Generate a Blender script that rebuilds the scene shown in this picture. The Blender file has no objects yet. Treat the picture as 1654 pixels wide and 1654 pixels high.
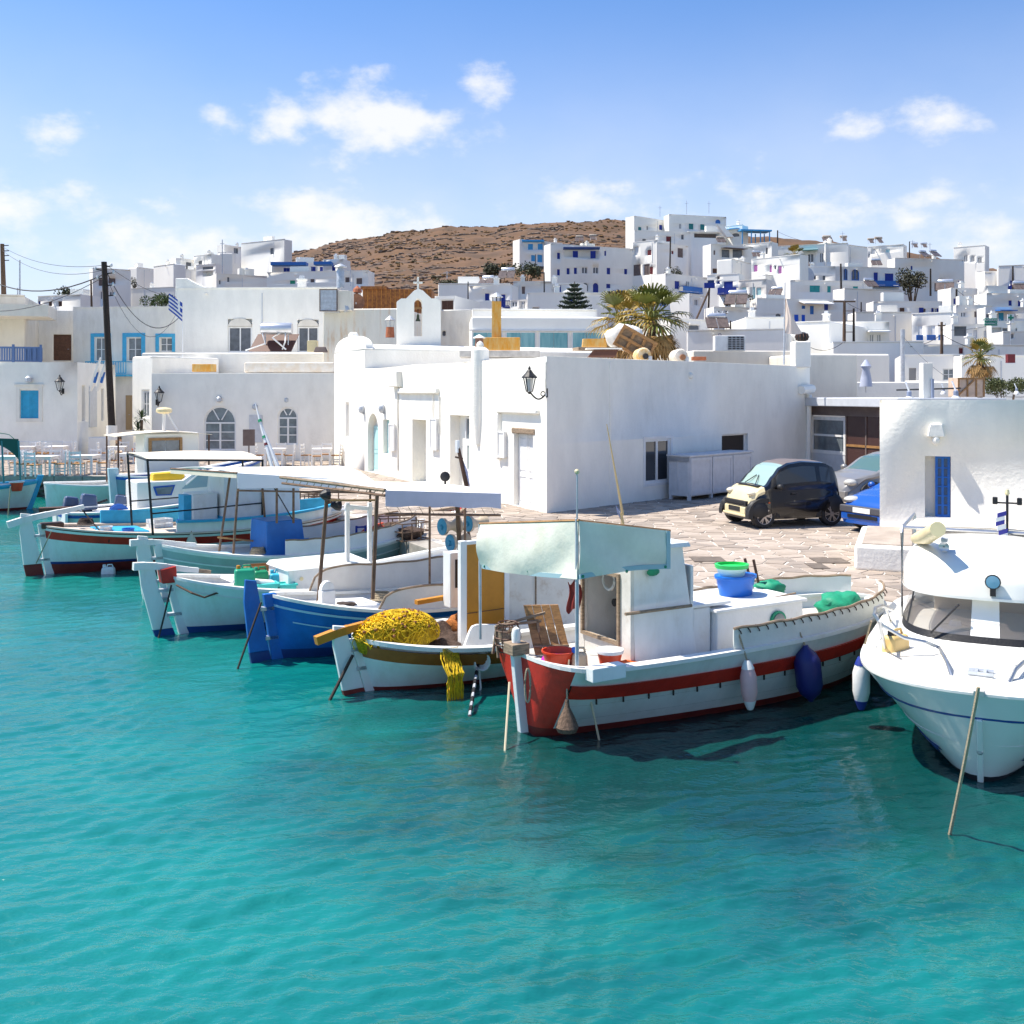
import bpy, bmesh, math, random
from math import sin, cos, pi, atan2, sqrt, radians
from mathutils import Vector, Matrix, noise
random.seed(7)
R = random.Random(11)
S = bpy.context.scene
C = S.collection
# ------------------------------------------------ camera
CZ, HZ, F = 3.95, 635.0, 1700.0          # eye height over the water, horizon row, focal length (in photograph pixels, 1654 wide)
QZ = 0.80                                # quay level over the water
cam_d = bpy.data.cameras.new('camera'); cam = bpy.data.objects.new('camera', cam_d); C.objects.link(cam)
cam.location = (0, 0, CZ); cam.rotation_euler = (pi/2, 0, 0)
cam_d.sensor_width = 36; cam_d.lens = 36*F/1654; cam_d.shift_y = -(827-HZ)/1654
cam_d.clip_end = 6000; cam_d.clip_start = .1
S.camera = cam
# ------------------------------------------------ view, sun and sky
S.view_settings.view_transform = 'Standard'; S.view_settings.look = 'None'
S.view_settings.gamma = 1; S.view_settings.use_curve_mapping = False
S.view_settings.exposure = 1.20
SUN_DIR = Vector((-0.47, 0.10, 0.86)).normalized()   # towards the sun
SUN_EL = math.asin(SUN_DIR.z)
sd = bpy.data.lights.new('sun', 'SUN'); sd.energy = 3.5; sd.angle = radians(.53); sd.color = (1, .93, .82)
so = bpy.data.objects.new('sun', sd); C.objects.link(so); so.location = (-30, 5, 60)
so.rotation_euler = SUN_DIR.to_track_quat('Z', 'Y').to_euler()
W = bpy.data.worlds.new('World'); S.world = W; W.use_nodes = True
def build_world():
    nt = W.node_tree; N = nt.nodes; L = nt.links; N.clear()
    def n(t, **k):
        o = N.new(t)
        for a, b in k.items(): setattr(o, a, b)
        return o
    def math_(op, a, b=None, c=None):
        o = n('ShaderNodeMath', operation=op)
        for i, x in enumerate((a, b, c)):
            if x is None: continue
            if isinstance(x, (int, float)): o.inputs[i].default_value = x
            else: L.new(x, o.inputs[i])
        return o.outputs[0]
    sky = n('ShaderNodeTexSky', sky_type='NISHITA', sun_disc=False)
    sky.sun_elevation = SUN_EL; sky.sun_rotation = atan2(SUN_DIR.x, SUN_DIR.y)
    sky.altitude = 0; sky.air_density = 1.0; sky.dust_density = .7; sky.ozone_density = 2.2
    tc = n('ShaderNodeTexCoord'); sep = n('ShaderNodeSeparateXYZ'); L.new(tc.outputs['Generated'], sep.inputs[0])
    az = math_('ARCTAN2', sep.outputs[0], sep.outputs[1]); el = math_('ARCSINE', sep.outputs[2])
    # a soft lumpy cloud field with cumulus placed by bearing and height
    nz = n('ShaderNodeTexNoise'); nz.inputs['Scale'].default_value = 17; nz.inputs['Detail'].default_value = 9; nz.inputs['Roughness'].default_value = .58
    nz2 = n('ShaderNodeTexNoise'); nz2.inputs['Scale'].default_value = 5; nz2.inputs['Detail'].default_value = 7; nz2.inputs['Roughness'].default_value = .55
    mp = n('ShaderNodeMapping'); mp.inputs['Scale'].default_value = (1, 1, 1.7); L.new(tc.outputs['Generated'], mp.inputs[0])
    L.new(mp.outputs[0], nz.inputs['Vector']); L.new(mp.outputs[0], nz2.inputs['Vector'])
    def pd(x, y):
        v = Vector(((x-827)/F, 1, (HZ-y)/F)).normalized(); return atan2(v.x, v.y), math.asin(v.z)
    blobs = [(470,190,70,40,1.0),(545,180,95,52,1.1),(610,185,110,52,1.1),(680,200,70,38,1.0),(360,192,42,22,.8),(772,135,36,26,.75),(620,215,120,32,.9),
             (1520,195,66,26,.85),(1393,214,34,18,.55),(40,330,110,55,.9),(100,215,50,26,.5),(275,335,46,16,.55),
             (560,360,140,40,.95),(470,385,150,34,.8),(240,400,150,40,.85),(60,400,120,40,.7),
             (930,330,100,28,.8),(1105,300,26,20,.55),(1225,312,70,30,.9),(1340,345,120,30,.75),(1495,312,52,24,.8),(1620,360,90,50,.8),(1470,358,50,18,.55),
             (1060,365,90,20,.45),(1590,400,160,40,.6),(2000,330,200,50,.9),(-250,300,220,60,.9),(2300,180,160,60,.9),(-500,150,180,60,.9)]
    m = None
    for x, y, rx, ry, s in blobs:
        a0, e0 = pd(x, y); ra = rx/F*1.5*cos(a0)**2; re = ry/F*1.55*cos(a0)
        q1 = math_('POWER', math_('MULTIPLY_ADD', az, 1/ra, -a0/ra), 2.0)
        q2 = math_('POWER', math_('MULTIPLY_ADD', el, 1/re, -e0/re), 2.0)
        b = math_('MULTIPLY', math_('SUBTRACT', 1.0, math_('SQRT', math_('ADD', q1, q2))), s)
        m = b if m is None else math_('MAXIMUM', m, b)
    m = math_('MAXIMUM', m, -.6)
    g = math_('MULTIPLY_ADD', nz.outputs['Fac'], 2.7, -1.50)
    lump = math_('MULTIPLY_ADD', nz2.outputs['Fac'], 1.2, -.62)
    d = math_('ADD', math_('MULTIPLY_ADD', m, .95, g), lump)
    mr = n('ShaderNodeMapRange', interpolation_type='SMOOTHSTEP'); L.new(d, mr.inputs[0]); mr.inputs[1].default_value = -.06; mr.inputs[2].default_value = .85
    # a general thin veil in the lower air, stronger near the horizon
    veil = n('ShaderNodeMapRange', interpolation_type='SMOOTHSTEP'); L.new(el, veil.inputs[0])
    veil.inputs[1].default_value = .40; veil.inputs[2].default_value = .02; veil.inputs[3].default_value = 0; veil.inputs[4].default_value = .80
    vz = math_('MULTIPLY', veil.outputs[0], math_('MULTIPLY_ADD', nz2.outputs['Fac'], .9, .5))
    tint = n('ShaderNodeMixRGB', blend_type='MULTIPLY'); tint.inputs[0].default_value = 1; L.new(sky.outputs[0], tint.inputs[1]); tint.inputs[2].default_value = SKY_TINT
    mv = n('ShaderNodeMixRGB'); L.new(vz, mv.inputs[0]); L.new(tint.outputs[0], mv.inputs[1]); mv.inputs[2].default_value = VEIL
    mc = n('ShaderNodeMixRGB'); L.new(math_('MULTIPLY', mr.outputs[0], .84), mc.inputs[0]); L.new(mv.outputs[0], mc.inputs[1]); mc.inputs[2].default_value = CLOUD
    bg = n('ShaderNodeBackground'); bg.inputs[1].default_value = .092; L.new(mc.outputs[0], bg.inputs[0])
    out = n('ShaderNodeOutputWorld'); L.new(bg.outputs[0], out.inputs[0])
SKY_TINT = (.475, .68, .92, 1); VEIL = (4.5, 4.6, 4.9, 1); CLOUD = (5.0, 4.95, 4.85, 1)
build_world()
S.cycles.max_bounces = 8; S.cycles.diffuse_bounces = 4; S.cycles.use_denoising = True
S.cycles.caustics_reflective = False; S.cycles.caustics_refractive = False

# ------------------------------------------------ picture rays to places
def P(px, py, Y): return Vector(((px-827)/F*Y, Y, CZ-(py-HZ)/F*Y))
def Gq(px, py):
    Y = F*(CZ-QZ)/(py-HZ); return Vector(((px-827)/F*Y, Y))
def Gw(px, py):
    Y = F*CZ/(py-HZ); return Vector(((px-827)/F*Y, Y))
def V2(x, y): return Vector((x, y))
class Pl:
    """a vertical plane: origin o, running along u; turns a sight line into (distance along, height)"""
    def __init__(s, o, u):
        s.o = V2(*o[:2]); s.u = V2(*u[:2]).normalized(); s.n = V2(-s.u.y, s.u.x)
    @property
    def ang(s): return atan2(s.u.y, s.u.x)
    def uz(s, px, py, off=0.0):
        k = (px-827)/F; o = s.o + s.n*off
        den = s.n.x*k + s.n.y
        Y = (s.n.x*o.x + s.n.y*o.y)/den
        p = V2(k*Y, Y)
        return (p-o).dot(s.u), CZ-(py-HZ)/F*Y
    def rect(s, x0, x1, y0, y1, off=0.0):
        a, za = s.uz(x0, y0, off); b, zb = s.uz(x1, y1, off); c, zc = s.uz(x0, y1, off); d, zd = s.uz(x1, y0, off)
        return a, b, (zc+zb)/2, (za+zd)/2      # u0, u1, zlow, zhigh

# ------------------------------------------------ mesh building
class MB:
    def __init__(s, xf=None): s.v = []; s.f = []; s.m = []; s.xf = xf; s.cur = 0; s.ex = []
    def add(s, vs, fs):
        b = len(s.v)
        s.v += [tuple(s.xf(*p)) if s.xf else tuple(p) for p in vs]
        s.f += [tuple(b+i for i in f) for f in fs]; s.m += [s.cur]*len(fs); return s
    def box(s, x0, x1, y0, y1, z0, z1, tx=0., ty=0.):
        """box; tx, ty draw the top in by that much on each side"""
        return s.add([(x0,y0,z0),(x1,y0,z0),(x1,y1,z0),(x0,y1,z0),(x0+tx,y0+ty,z1),(x1-tx,y0+ty,z1),(x1-tx,y1-ty,z1),(x0+tx,y1-ty,z1)],
                     [(0,3,2,1),(4,5,6,7),(0,1,5,4),(1,2,6,5),(2,3,7,6),(3,0,4,7)])
    def hexa(s, p):
        return s.add(p, [(0,3,2,1),(4,5,6,7),(0,1,5,4),(1,2,6,5),(2,3,7,6),(3,0,4,7)])
    def prism(s, poly, a, b, ax='y'):
        """polygon extruded from a to b along ax; poly in the other two axes"""
        def q(p, t): return (p[0], t, p[1]) if ax == 'y' else ((t, p[0], p[1]) if ax == 'x' else (p[0], p[1], t))
        k = len(poly)
        return s.add([q(p, a) for p in poly]+[q(p, b) for p in poly],
                     [tuple(range(k)), tuple(range(2*k-1, k-1, -1))]+[(i, i+k, (i+1) % k+k, (i+1) % k) for i in range(k)])
    def tube(s, pts, r, k=6, cap=True):
        pts = [Vector(p) for p in pts]; n = len(pts); vs = []; fs = []
        rr = r if isinstance(r, (list, tuple)) else [r]*n
        for i, p in enumerate(pts):
            t = (pts[min(i+1, n-1)]-pts[max(i-1, 0)])
            t = t.normalized() if t.length > 1e-9 else Vector((0,0,1))
            a = t.cross(Vector((0,0,1)))
            if a.length < 1e-3: a = t.cross(Vector((1,0,0)))
            a.normalize(); b = t.cross(a)
            for j in range(k):
                h = 2*pi*j/k; vs.append(p+a*cos(h)*rr[i]+b*sin(h)*rr[i])
        for i in range(n-1):
            for j in range(k): fs.append((i*k+j, i*k+(j+1) % k, (i+1)*k+(j+1) % k, (i+1)*k+j))
        if cap: fs += [tuple(range(k-1, -1, -1)), tuple(range((n-1)*k, n*k))]
        return s.add(vs, fs)
    def bar(s, a, b, w, h=None):
        """a square timber from a to b"""
        h = h or w; a, b = Vector(a), Vector(b); t = (b-a).normalized(); x = t.cross(Vector((0,0,1)))
        if x.length < 1e-3: x = Vector((1,0,0))
        x.normalize(); y = x.cross(t); x = x*w/2; y = y*h/2
        return s.hexa([a-x-y, a+x-y, a+x+y, a-x+y, b-x-y, b+x-y, b+x+y, b-x+y])
    def lathe(s, prof, c=(0,0,0), k=14, ax='z'):
        vs = []; fs = []; n = len(prof)
        for r, h in prof:
            for j in range(k):
                a = 2*pi*j/k; x, y = r*cos(a), r*sin(a)
                p = (x, y, h) if ax == 'z' else ((h, x, y) if ax == 'x' else (x, h, y))
                vs.append((c[0]+p[0], c[1]+p[1], c[2]+p[2]))
        for i in range(n-1):
            for j in range(k): fs.append((i*k+j, i*k+(j+1) % k, (i+1)*k+(j+1) % k, (i+1)*k+j))
        fs += [tuple(range(k-1, -1, -1)), tuple(range((n-1)*k, n*k))]
        return s.add(vs, fs)
    def ball(s, c, r, k=10, n=7, wob=0, seed=0):
        if not isinstance(r, (tuple, list)): r = (r, r, r)
        vs = []; fs = []
        for i in range(n+1):
            t = pi*i/n
            for j in range(k):
                a = 2*pi*j/k; d = Vector((sin(t)*cos(a), sin(t)*sin(a), -cos(t)))
                w = 1+wob*noise.noise(d*2.1+Vector((seed, seed*.7, 0))) if wob else 1
                vs.append((c[0]+d.x*r[0]*w, c[1]+d.y*r[1]*w, c[2]+d.z*r[2]*w))
        for i in range(n):
            for j in range(k): fs.append((i*k+j, i*k+(j+1) % k, (i+1)*k+(j+1) % k, (i+1)*k+j))
        return s.add(vs, fs)
    def grid(s, fn, nu, nv, closed=False):
        vs = [fn(i/nu, j/nv) for i in range(nu+1) for j in range(nv+1)]
        return s.add(vs, [(i*(nv+1)+j, (i+1)*(nv+1)+j, (i+1)*(nv+1)+j+1, i*(nv+1)+j+1) for i in range(nu) for j in range(nv)])
    def sheet(s, fn, nu, nv, th):
        """a cloth or board with two faces, th apart along fn's normal"""
        g = [[Vector(fn(i/nu, j/nv)) for j in range(nv+1)] for i in range(nu+1)]
        def nrm(i, j):
            a = g[min(i+1, nu)][j]-g[max(i-1, 0)][j]; b = g[i][min(j+1, nv)]-g[i][max(j-1, 0)]
            c = a.cross(b); return c.normalized() if c.length > 1e-9 else Vector((0,0,1))
        top = [g[i][j] for i in range(nu+1) for j in range(nv+1)]
        bot = [g[i][j]-nrm(i, j)*th for i in range(nu+1) for j in range(nv+1)]
        k = len(top); w = nv+1; fs = []
        for i in range(nu):
            for j in range(nv):
                q = (i*w+j, (i+1)*w+j, (i+1)*w+j+1, i*w+j+1); fs.append(q); fs.append(tuple(x+k for x in reversed(q)))
        rim = [i*w for i in range(nu+1)]+[nu*w+j for j in range(1, nv+1)]+[i*w+nv for i in range(nu-1, -1, -1)]+[j for j in range(nv-1, 0, -1)]
        for a, b in zip(rim, rim[1:]+rim[:1]): fs.append((b, a, a+k, b+k))
        return s.add(top+bot, fs)
    def wall(s, o, u, Lg, z0, z1, holes=(), rec=.16, back=False):
        """a plastered wall face from o along u with openings (a0,a1,za,zb,arch) cut to depth rec"""
        ux, uy = u; q = lambda a, y, z: (o[0]+ux*a-uy*y, o[1]+uy*a+ux*y, z)
        hs = []
        for h in holes:
            a0, a1, b0, b1 = max(h[0], .05), min(h[1], Lg-.05), max(h[2], z0+.01), min(h[3], z1-.05)
            if a1-a0 > .05 and b1-b0 > .05: hs.append((a0, a1, b0, b1, len(h) > 4 and h[4], h[5] if len(h) > 5 else rec))
        A = sorted({0., Lg}|{x for h in hs for x in h[:2]}); Z = sorted({z0, z1}|{x for h in hs for x in h[2:4]})
        idx = {}; vs = []; fs = []
        def vid(a, y, z):
            k = (round(a, 4), round(y, 4), round(z, 4))
            if k not in idx: idx[k] = len(vs); vs.append(q(a, y, z))
            return idx[k]
        inh = lambda a, z: any(h[0] < a < h[1] and h[2] < z < h[3] for h in hs)
        for i in range(len(A)-1):
            for j in range(len(Z)-1):
                if not inh((A[i]+A[i+1])/2, (Z[j]+Z[j+1])/2):
                    fs.append((vid(A[i],0,Z[j]), vid(A[i+1],0,Z[j]), vid(A[i+1],0,Z[j+1]), vid(A[i],0,Z[j+1])))
        for a0, a1, b0, b1, arch, rec in hs:
            aa = [x for x in A if a0 <= x <= a1]; zz = [x for x in Z if b0 <= x <= b1]
            for x, y in zip(aa, aa[1:]):
                fs.append((vid(x,0,b0), vid(x,rec,b0), vid(y,rec,b0), vid(y,0,b0)))
                fs.append((vid(x,0,b1), vid(y,0,b1), vid(y,rec,b1), vid(x,rec,b1)))
            for x, y in zip(zz, zz[1:]):
                fs.append((vid(a0,0,x), vid(a0,0,y), vid(a0,rec,y), vid(a0,rec,x)))
                fs.append((vid(a1,0,x), vid(a1,rec,x), vid(a1,rec,y), vid(a1,0,y)))
            if back:
                fs.append((vid(a0,rec,b0), vid(a1,rec,b0), vid(a1,rec,b1), vid(a0,rec,b1)))
        s.add(vs, fs)
        for a0, a1, b0, b1, arch, rec in hs:
            if not arch: continue
            c = (a0+a1)/2; r = (a1-a0)/2; hgt = min(r, (b1-b0)*.6); n = 7
            for sg in (-1, 1):
                arc = [(c+sg*r*cos(t*pi/2/n), b1-hgt+hgt*sin(t*pi/2/n)) for t in range(n+1)]
                poly = [(c+sg*r, b1)]+arc
                vf = [q(a, .001, z) for a, z in poly]+[q(a, rec, z) for a, z in poly]; k = len(poly)
                ff = [tuple(range(k)) if sg > 0 else tuple(range(k-1, -1, -1))]+[(i, i+1, i+1+k, i+k) for i in range(1, k-1)]
                s.ex.append((vf, ff))
        return s
    def mesh(s, name, mats):
        me = bpy.data.meshes.new(name); me.from_pydata(s.v, [], s.f)
        for m in (mats if isinstance(mats, (list, tuple)) else [mats]): me.materials.append(m)
        if any(s.m): me.polygons.foreach_set('material_index', s.m)
        return me
    def build(s, name, mats, parent=None, smooth=False, bevel=0, seg=2, weld=False, flip=True, sub=0, ang=40):
        me = s.mesh(name, mats)
        if flip or weld:
            bm = bmesh.new(); bm.from_mesh(me)
            if weld: bmesh.ops.remove_doubles(bm, verts=bm.verts, dist=.0015)
            if flip: bmesh.ops.recalc_face_normals(bm, faces=bm.faces)
            bm.to_mesh(me); bm.free()
        o = bpy.data.objects.new(name, me); C.objects.link(o)
        if parent: o.parent = parent
        if smooth:
            me.polygons.foreach_set('use_smooth', [True]*len(me.polygons))
            try: me.set_sharp_from_angle(angle=radians(ang))
            except Exception: pass
        if bevel:
            b = o.modifiers.new('bevel', 'BEVEL'); b.width = bevel; b.segments = seg; b.limit_method = 'ANGLE'; b.angle_limit = radians(35); b.use_clamp_overlap = True
            me.polygons.foreach_set('use_smooth', [True]*len(me.polygons)); b.harden_normals = True
        if sub:
            b = o.modifiers.new('sub', 'SUBSURF'); b.levels = sub; b.render_levels = sub
        return o
def tag(o, label=None, cat=None, group=None, kind=None):
    if label: o['label'] = label
    if cat: o['category'] = cat
    if group: o['group'] = group
    if kind: o['kind'] = kind
    return o
def thing(name, label, cat, loc=(0,0,0), rz=0, group=None):
    o = bpy.data.objects.new(name, None); C.objects.link(o); o.empty_display_size = .2
    loc = tuple(loc); o.location = loc if len(loc) == 3 else loc+(QZ,); o.rotation_euler = (0, 0, rz)
    return tag(o, label, cat, group)
KIDS = {}
def dup(root, loc=None, rz=None, label=None, group=None, scale=None):
    def cp(o, par):
        c = o.copy(); C.objects.link(c); c.parent = par
        for ch in kids.get(o, ()): cp(ch, c)
        return c
    kids = {}
    for o in root.children_recursive: kids.setdefault(o.parent, []).append(o)
    r = cp(root, root.parent)
    if loc is not None: r.location = loc
    if rz is not None: r.rotation_euler = (0, 0, rz)
    if label: r['label'] = label
    if group: r['group'] = group
    if scale: r.scale = scale
    return r
def frame(o, u):
    """maps (along, inward, up) of a wall with origin o and direction u to its thing's coordinates"""
    ux, uy = u
    return lambda a, y, z: (o[0]+ux*a-uy*y, o[1]+uy*a+ux*y, z)

# ------------------------------------------------ materials
MATS = {}
def mat(name, col, rough=.7, var=.0, vs=6., bump=0., bs=40., metal=0., stain=None, st=.0, ss=3., spec=.5, col2=None, trans=0., alpha=1., sub=0., coat=0., wear=None, wv=.62, streak=1., ior=1.45):
    """one procedural material: base colour with grain (var), large stains (stain colour, st), chipped wear, fine relief"""
    if name in MATS: return MATS[name]
    m = bpy.data.materials.new(name); m.use_nodes = True; nt = m.node_tree; N = nt.nodes; L = nt.links
    b = N['Principled BSDF']; b.inputs['Roughness'].default_value = rough; b.inputs['Metallic'].default_value = metal
    b.inputs['Specular IOR Level'].default_value = spec; b.inputs['IOR'].default_value = ior
    b.inputs['Transmission Weight'].default_value = trans; b.inputs['Alpha'].default_value = alpha; b.inputs['Coat Weight'].default_value = coat
    if len(col) == 3: col = (*col, 1)
    tc = N.new('ShaderNodeTexCoord'); vec = tc.outputs['Object']
    if streak != 1:
        mp = N.new('ShaderNodeMapping'); mp.inputs['Scale'].default_value = (1, 1, 1/streak); L.new(vec, mp.inputs[0]); svec = mp.outputs[0]
    else: svec = vec
    cur = None
    def noi(sc, det=5, rg=.6, v=vec):
        t = N.new('ShaderNodeTexNoise'); t.inputs['Scale'].default_value = sc; t.inputs['Detail'].default_value = det; t.inputs['Roughness'].default_value = rg; L.new(v, t.inputs['Vector']); return t.outputs['Fac']
    def ramp(f, a, c):
        t = N.new('ShaderNodeMapRange'); t.interpolation_type = 'SMOOTHSTEP'; L.new(f, t.inputs[0]); t.inputs[1].default_value = a; t.inputs[2].default_value = c; return t.outputs[0]
    def mix(f, a, c):
        t = N.new('ShaderNodeMixRGB'); L.new(f, t.inputs[0])
        for i, x in ((1, a), (2, c)):
            if isinstance(x, tuple): t.inputs[i].default_value = x if len(x) == 4 else (*x, 1)
            else: L.new(x, t.inputs[i])
        return t.outputs[0]
    if var or col2:
        c2 = (*col2, 1) if col2 else tuple(max(0, x*(1-var)) for x in col[:3])+(1,)
        c1 = col if col2 else tuple(min(1, x*(1+var*.5)) for x in col[:3])+(1,)
        cur = mix(ramp(noi(vs, 6, .62, svec), .3, .7), c1, c2)
    if stain:
        f = N.new('ShaderNodeMath'); f.operation = 'MULTIPLY'; L.new(ramp(noi(ss, 7, .65, svec), .52, .78), f.inputs[0]); f.inputs[1].default_value = st
        cur = mix(f.outputs[0], cur if cur else col, stain)
    if wear:
        cur = mix(ramp(noi(22, 8, .7), wv, wv+.05), cur if cur else col, wear)
    if cur: L.new(cur, b.inputs['Base Color'])
    else: b.inputs['Base Color'].default_value = col
    if bump:
        bp = N.new('ShaderNodeBump'); bp.inputs['Strength'].default_value = min(1, bump); bp.inputs['Distance'].default_value = .02
        L.new(noi(bs, 6, .6), bp.inputs['Height']); L.new(bp.outputs[0], b.inputs['Normal'])
    MATS[name] = m; return m
PLASTER = mat('whitewash', (.89,.86,.785), .9, .07, 1.3, .6, 11, stain=(.66,.62,.54), st=.42, ss=1.1, streak=2.2)
PLASTER2 = mat('whitewash aged', (.80,.77,.70), .9, .10, 1.6, .6, 12, stain=(.50,.45,.36), st=.5, ss=1.0, streak=3)
PLASTERF = mat('whitewash hill', (.89,.865,.80), .9, .06, .35, stain=(.66,.64,.60), st=.4, ss=.3, streak=3)
PLASTERC = mat('cream plaster', (.74,.69,.60), .9, .10, .9, .4, 12, stain=(.48,.42,.32), st=.45, ss=.9, streak=3)
RUSTPL = mat('rust run plaster', (.74,.70,.62), .9, .08, 2, .5, 12, stain=(.55,.27,.05), st=.95, ss=2.2, streak=5)
WHITE = mat('white paint', (.78,.78,.77), .5, .06, 5, .15, 30, stain=(.48,.40,.30), st=.45, ss=2.6, streak=2)
GREYW = mat('grey white paint', (.58,.60,.63), .55, .08, 5, .15, 30)
DARK = mat('dark glass', (.035,.04,.05), .08, spec=.8)
DARKW = mat('shaded window', (.10,.11,.13), .15, .3, 3, spec=.7)
GLASS = mat('window glass', (.16,.19,.21), .06, .35, 2, spec=.9)
TEALG = mat('curtained glass', (.10,.33,.38), .12, col2=(.25,.50,.52), vs=4, spec=.8, streak=8)
BLACK = mat('black iron', (.012,.012,.014), .5, bump=.3)
RUBBER = mat('rubber', (.02,.02,.022), .75, .2, 20)
SKYB = mat('sky blue paint', (.06,.40,.66), .55, .12, 6, .15, 25)
CYAN = mat('turquoise paint', (.03,.36,.60), .5, .12, 5, .15, 25, stain=(.16,.45,.6), st=.3)
BLUE = mat('blue paint', (.012,.10,.42), .5, .15, 6, .15, 25)
ROYAL = mat('royal blue paint', (.01,.13,.47), .45, .18, 3, .2, 20, stain=(.03,.07,.22), st=.4, ss=2)
DKBLUE = mat('dark blue paint', (.01,.045,.20), .5, .2, 5)
TEAL = mat('teal paint', (.02,.30,.30), .55, .1, 6)
AQUA = mat('pale aqua paint', (.42,.66,.66), .6, .08, 6)
PINK = mat('mauve paint', (.40,.14,.36), .6, .1, 6)
RED = mat('red paint', (.56,.03,.015), .45, .18, 4, .2, 20, stain=(.24,.02,.015), st=.5, ss=2)
DKRED = mat('oxide red paint', (.20,.025,.02), .6, .25, 4, .2, 20)
BROWN = mat('brown wood', (.10,.045,.025), .6, .3, 8, .2, 30)
MAROON = mat('maroon shutters', (.16,.02,.025), .6, .2, 8)
OCHRE = mat('ochre paint', (.50,.21,.015), .5, .12, 4, .15, 25, stain=(.33,.13,.01), st=.4, ss=3)
WOOD = mat('varnished wood', (.36,.19,.07), .5, .35, 6, .3, 30, streak=.15)
WOODG = mat('weathered wood', (.30,.22,.15), .8, .4, 8, .4, 30, streak=.15)
RUSTY = mat('rusty sheet', (.33,.13,.035), .85, col2=(.14,.05,.02), vs=5, bump=.4, bs=30)
RUSTB = mat('rusty orange', (.66,.28,.02), .85, col2=(.64,.44,.17), vs=9, bump=.4, bs=30, streak=4)
RUSTPOLE = mat('rusty pole', (.22,.14,.09), .7, col2=(.12,.07,.045), vs=14, metal=.2)
STEEL = mat('steel', (.55,.56,.57), .28, .1, 8, metal=.9)
GALV = mat('galvanised sheet', (.50,.53,.57), .5, .2, 6, metal=.4, stain=(.35,.2,.1), st=.4, ss=4)
POLEW = mat('creosoted pole', (.035,.025,.02), .85, .3, 9)
POLEB = mat('brown pole', (.13,.08,.05), .85, .3, 9)
CABLE = mat('cable', (.03,.03,.035), .7)
ROPE = mat('rope', (.42,.34,.23), .9, .3, 60, .5, 120)
ROPED = mat('dark rope', (.05,.035,.03), .9, .3, 60)
CANVASW = mat('white canvas', (.80,.79,.77), .85, .05, 3, .2, 30)
CANVASC = mat('cream canvas', (.80,.70,.55), .85, .06, 3, .2, 30)
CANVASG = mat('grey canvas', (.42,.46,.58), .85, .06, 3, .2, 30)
CLOTHG = mat('pale green tarpaulin', (.82,.79,.66), .75, .10, 3, .3, 9, stain=(.66,.63,.42), st=.6, ss=2.2)
GREENC = mat('green tarpaulin', (.01,.26,.14), .6, .25, 5, .3, 12)
GREENP = mat('green plastic', (.01,.30,.17), .4, .1, 5)
TEALP = mat('teal plastic', (.05,.48,.45), .4, .1, 5)
CYANP = mat('cyan plastic', (.05,.45,.62), .4, .1, 5)
BLUEP = mat('blue plastic', (.01,.15,.60), .35, .1, 5)
REDP = mat('red plastic', (.60,.06,.02), .4, .15, 5)
ORANGE = mat('orange cloth', (.72,.13,.02), .7, .2, 5, .2, 12)
PEACH = mat('peach buoy', (.74,.42,.20), .5, .1, 5)
YELLOWP = mat('yellow plastic', (.75,.47,.02), .4, .08, 5)
MAGENTA = mat('magenta plastic', (.50,.02,.42), .35)
LIME = mat('lime plastic', (.42,.55,.05), .5)
CREAMP = mat('cream plastic', (.74,.62,.36), .4, .08, 4)
GEL = mat('gelcoat', (.80,.79,.74), .22, .03, 2, stain=(.68,.60,.44), st=.3, ss=1.5, coat=.3)
HULLB = mat('pale blue hull paint', (.77,.79,.78), .45, .08, 3, .15, 18, stain=(.60,.52,.42), st=.35, ss=3, streak=3, wear=(.34,.27,.2), wv=.76)
HULLW = mat('white hull paint', (.76,.76,.73), .45, .06, 3, .15, 18, stain=(.52,.42,.30), st=.4, ss=3, streak=3, wear=(.4,.3,.22), wv=.76)
HULLG = mat('grey green hull paint', (.36,.46,.45), .5, .1, 3, .15, 18, stain=(.26,.28,.25), st=.4, ss=2)
DECK = mat('grey deck paint', (.52,.50,.46), .7, .12, 4, .2, 20, stain=(.35,.30,.24), st=.5, ss=3)
DECKP = mat('worn buff deck', (.62,.52,.44), .7, .1, 4, .2, 20)
STONE = mat('paving stone', (.36,.295,.24), .85, .25, 2.2, .5, 18, stain=(.30,.24,.19), st=.6, ss=.8)
STONE2 = mat('paving stone pale', (.42,.35,.29), .85, .2, 2.2, .5, 18, stain=(.33,.26,.2), st=.6, ss=.9)
STONE3 = mat('paving stone dull', (.30,.25,.21), .85, .25, 2.2, .5, 18, stain=(.24,.2,.17), st=.6, ss=.9)
JOINT = mat('limewashed joints', (.62,.58,.52), .9, .15, 5, .5, 20)
ROCK = mat('quay rubble', (.13,.105,.085), .9, .4, 3, .7, 10)
COPING = mat('coping stone', (.36,.33,.29), .85, .25, 3, .6, 12)
TILE = mat('terracotta', (.40,.13,.06), .8, .25, 8)
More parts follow.
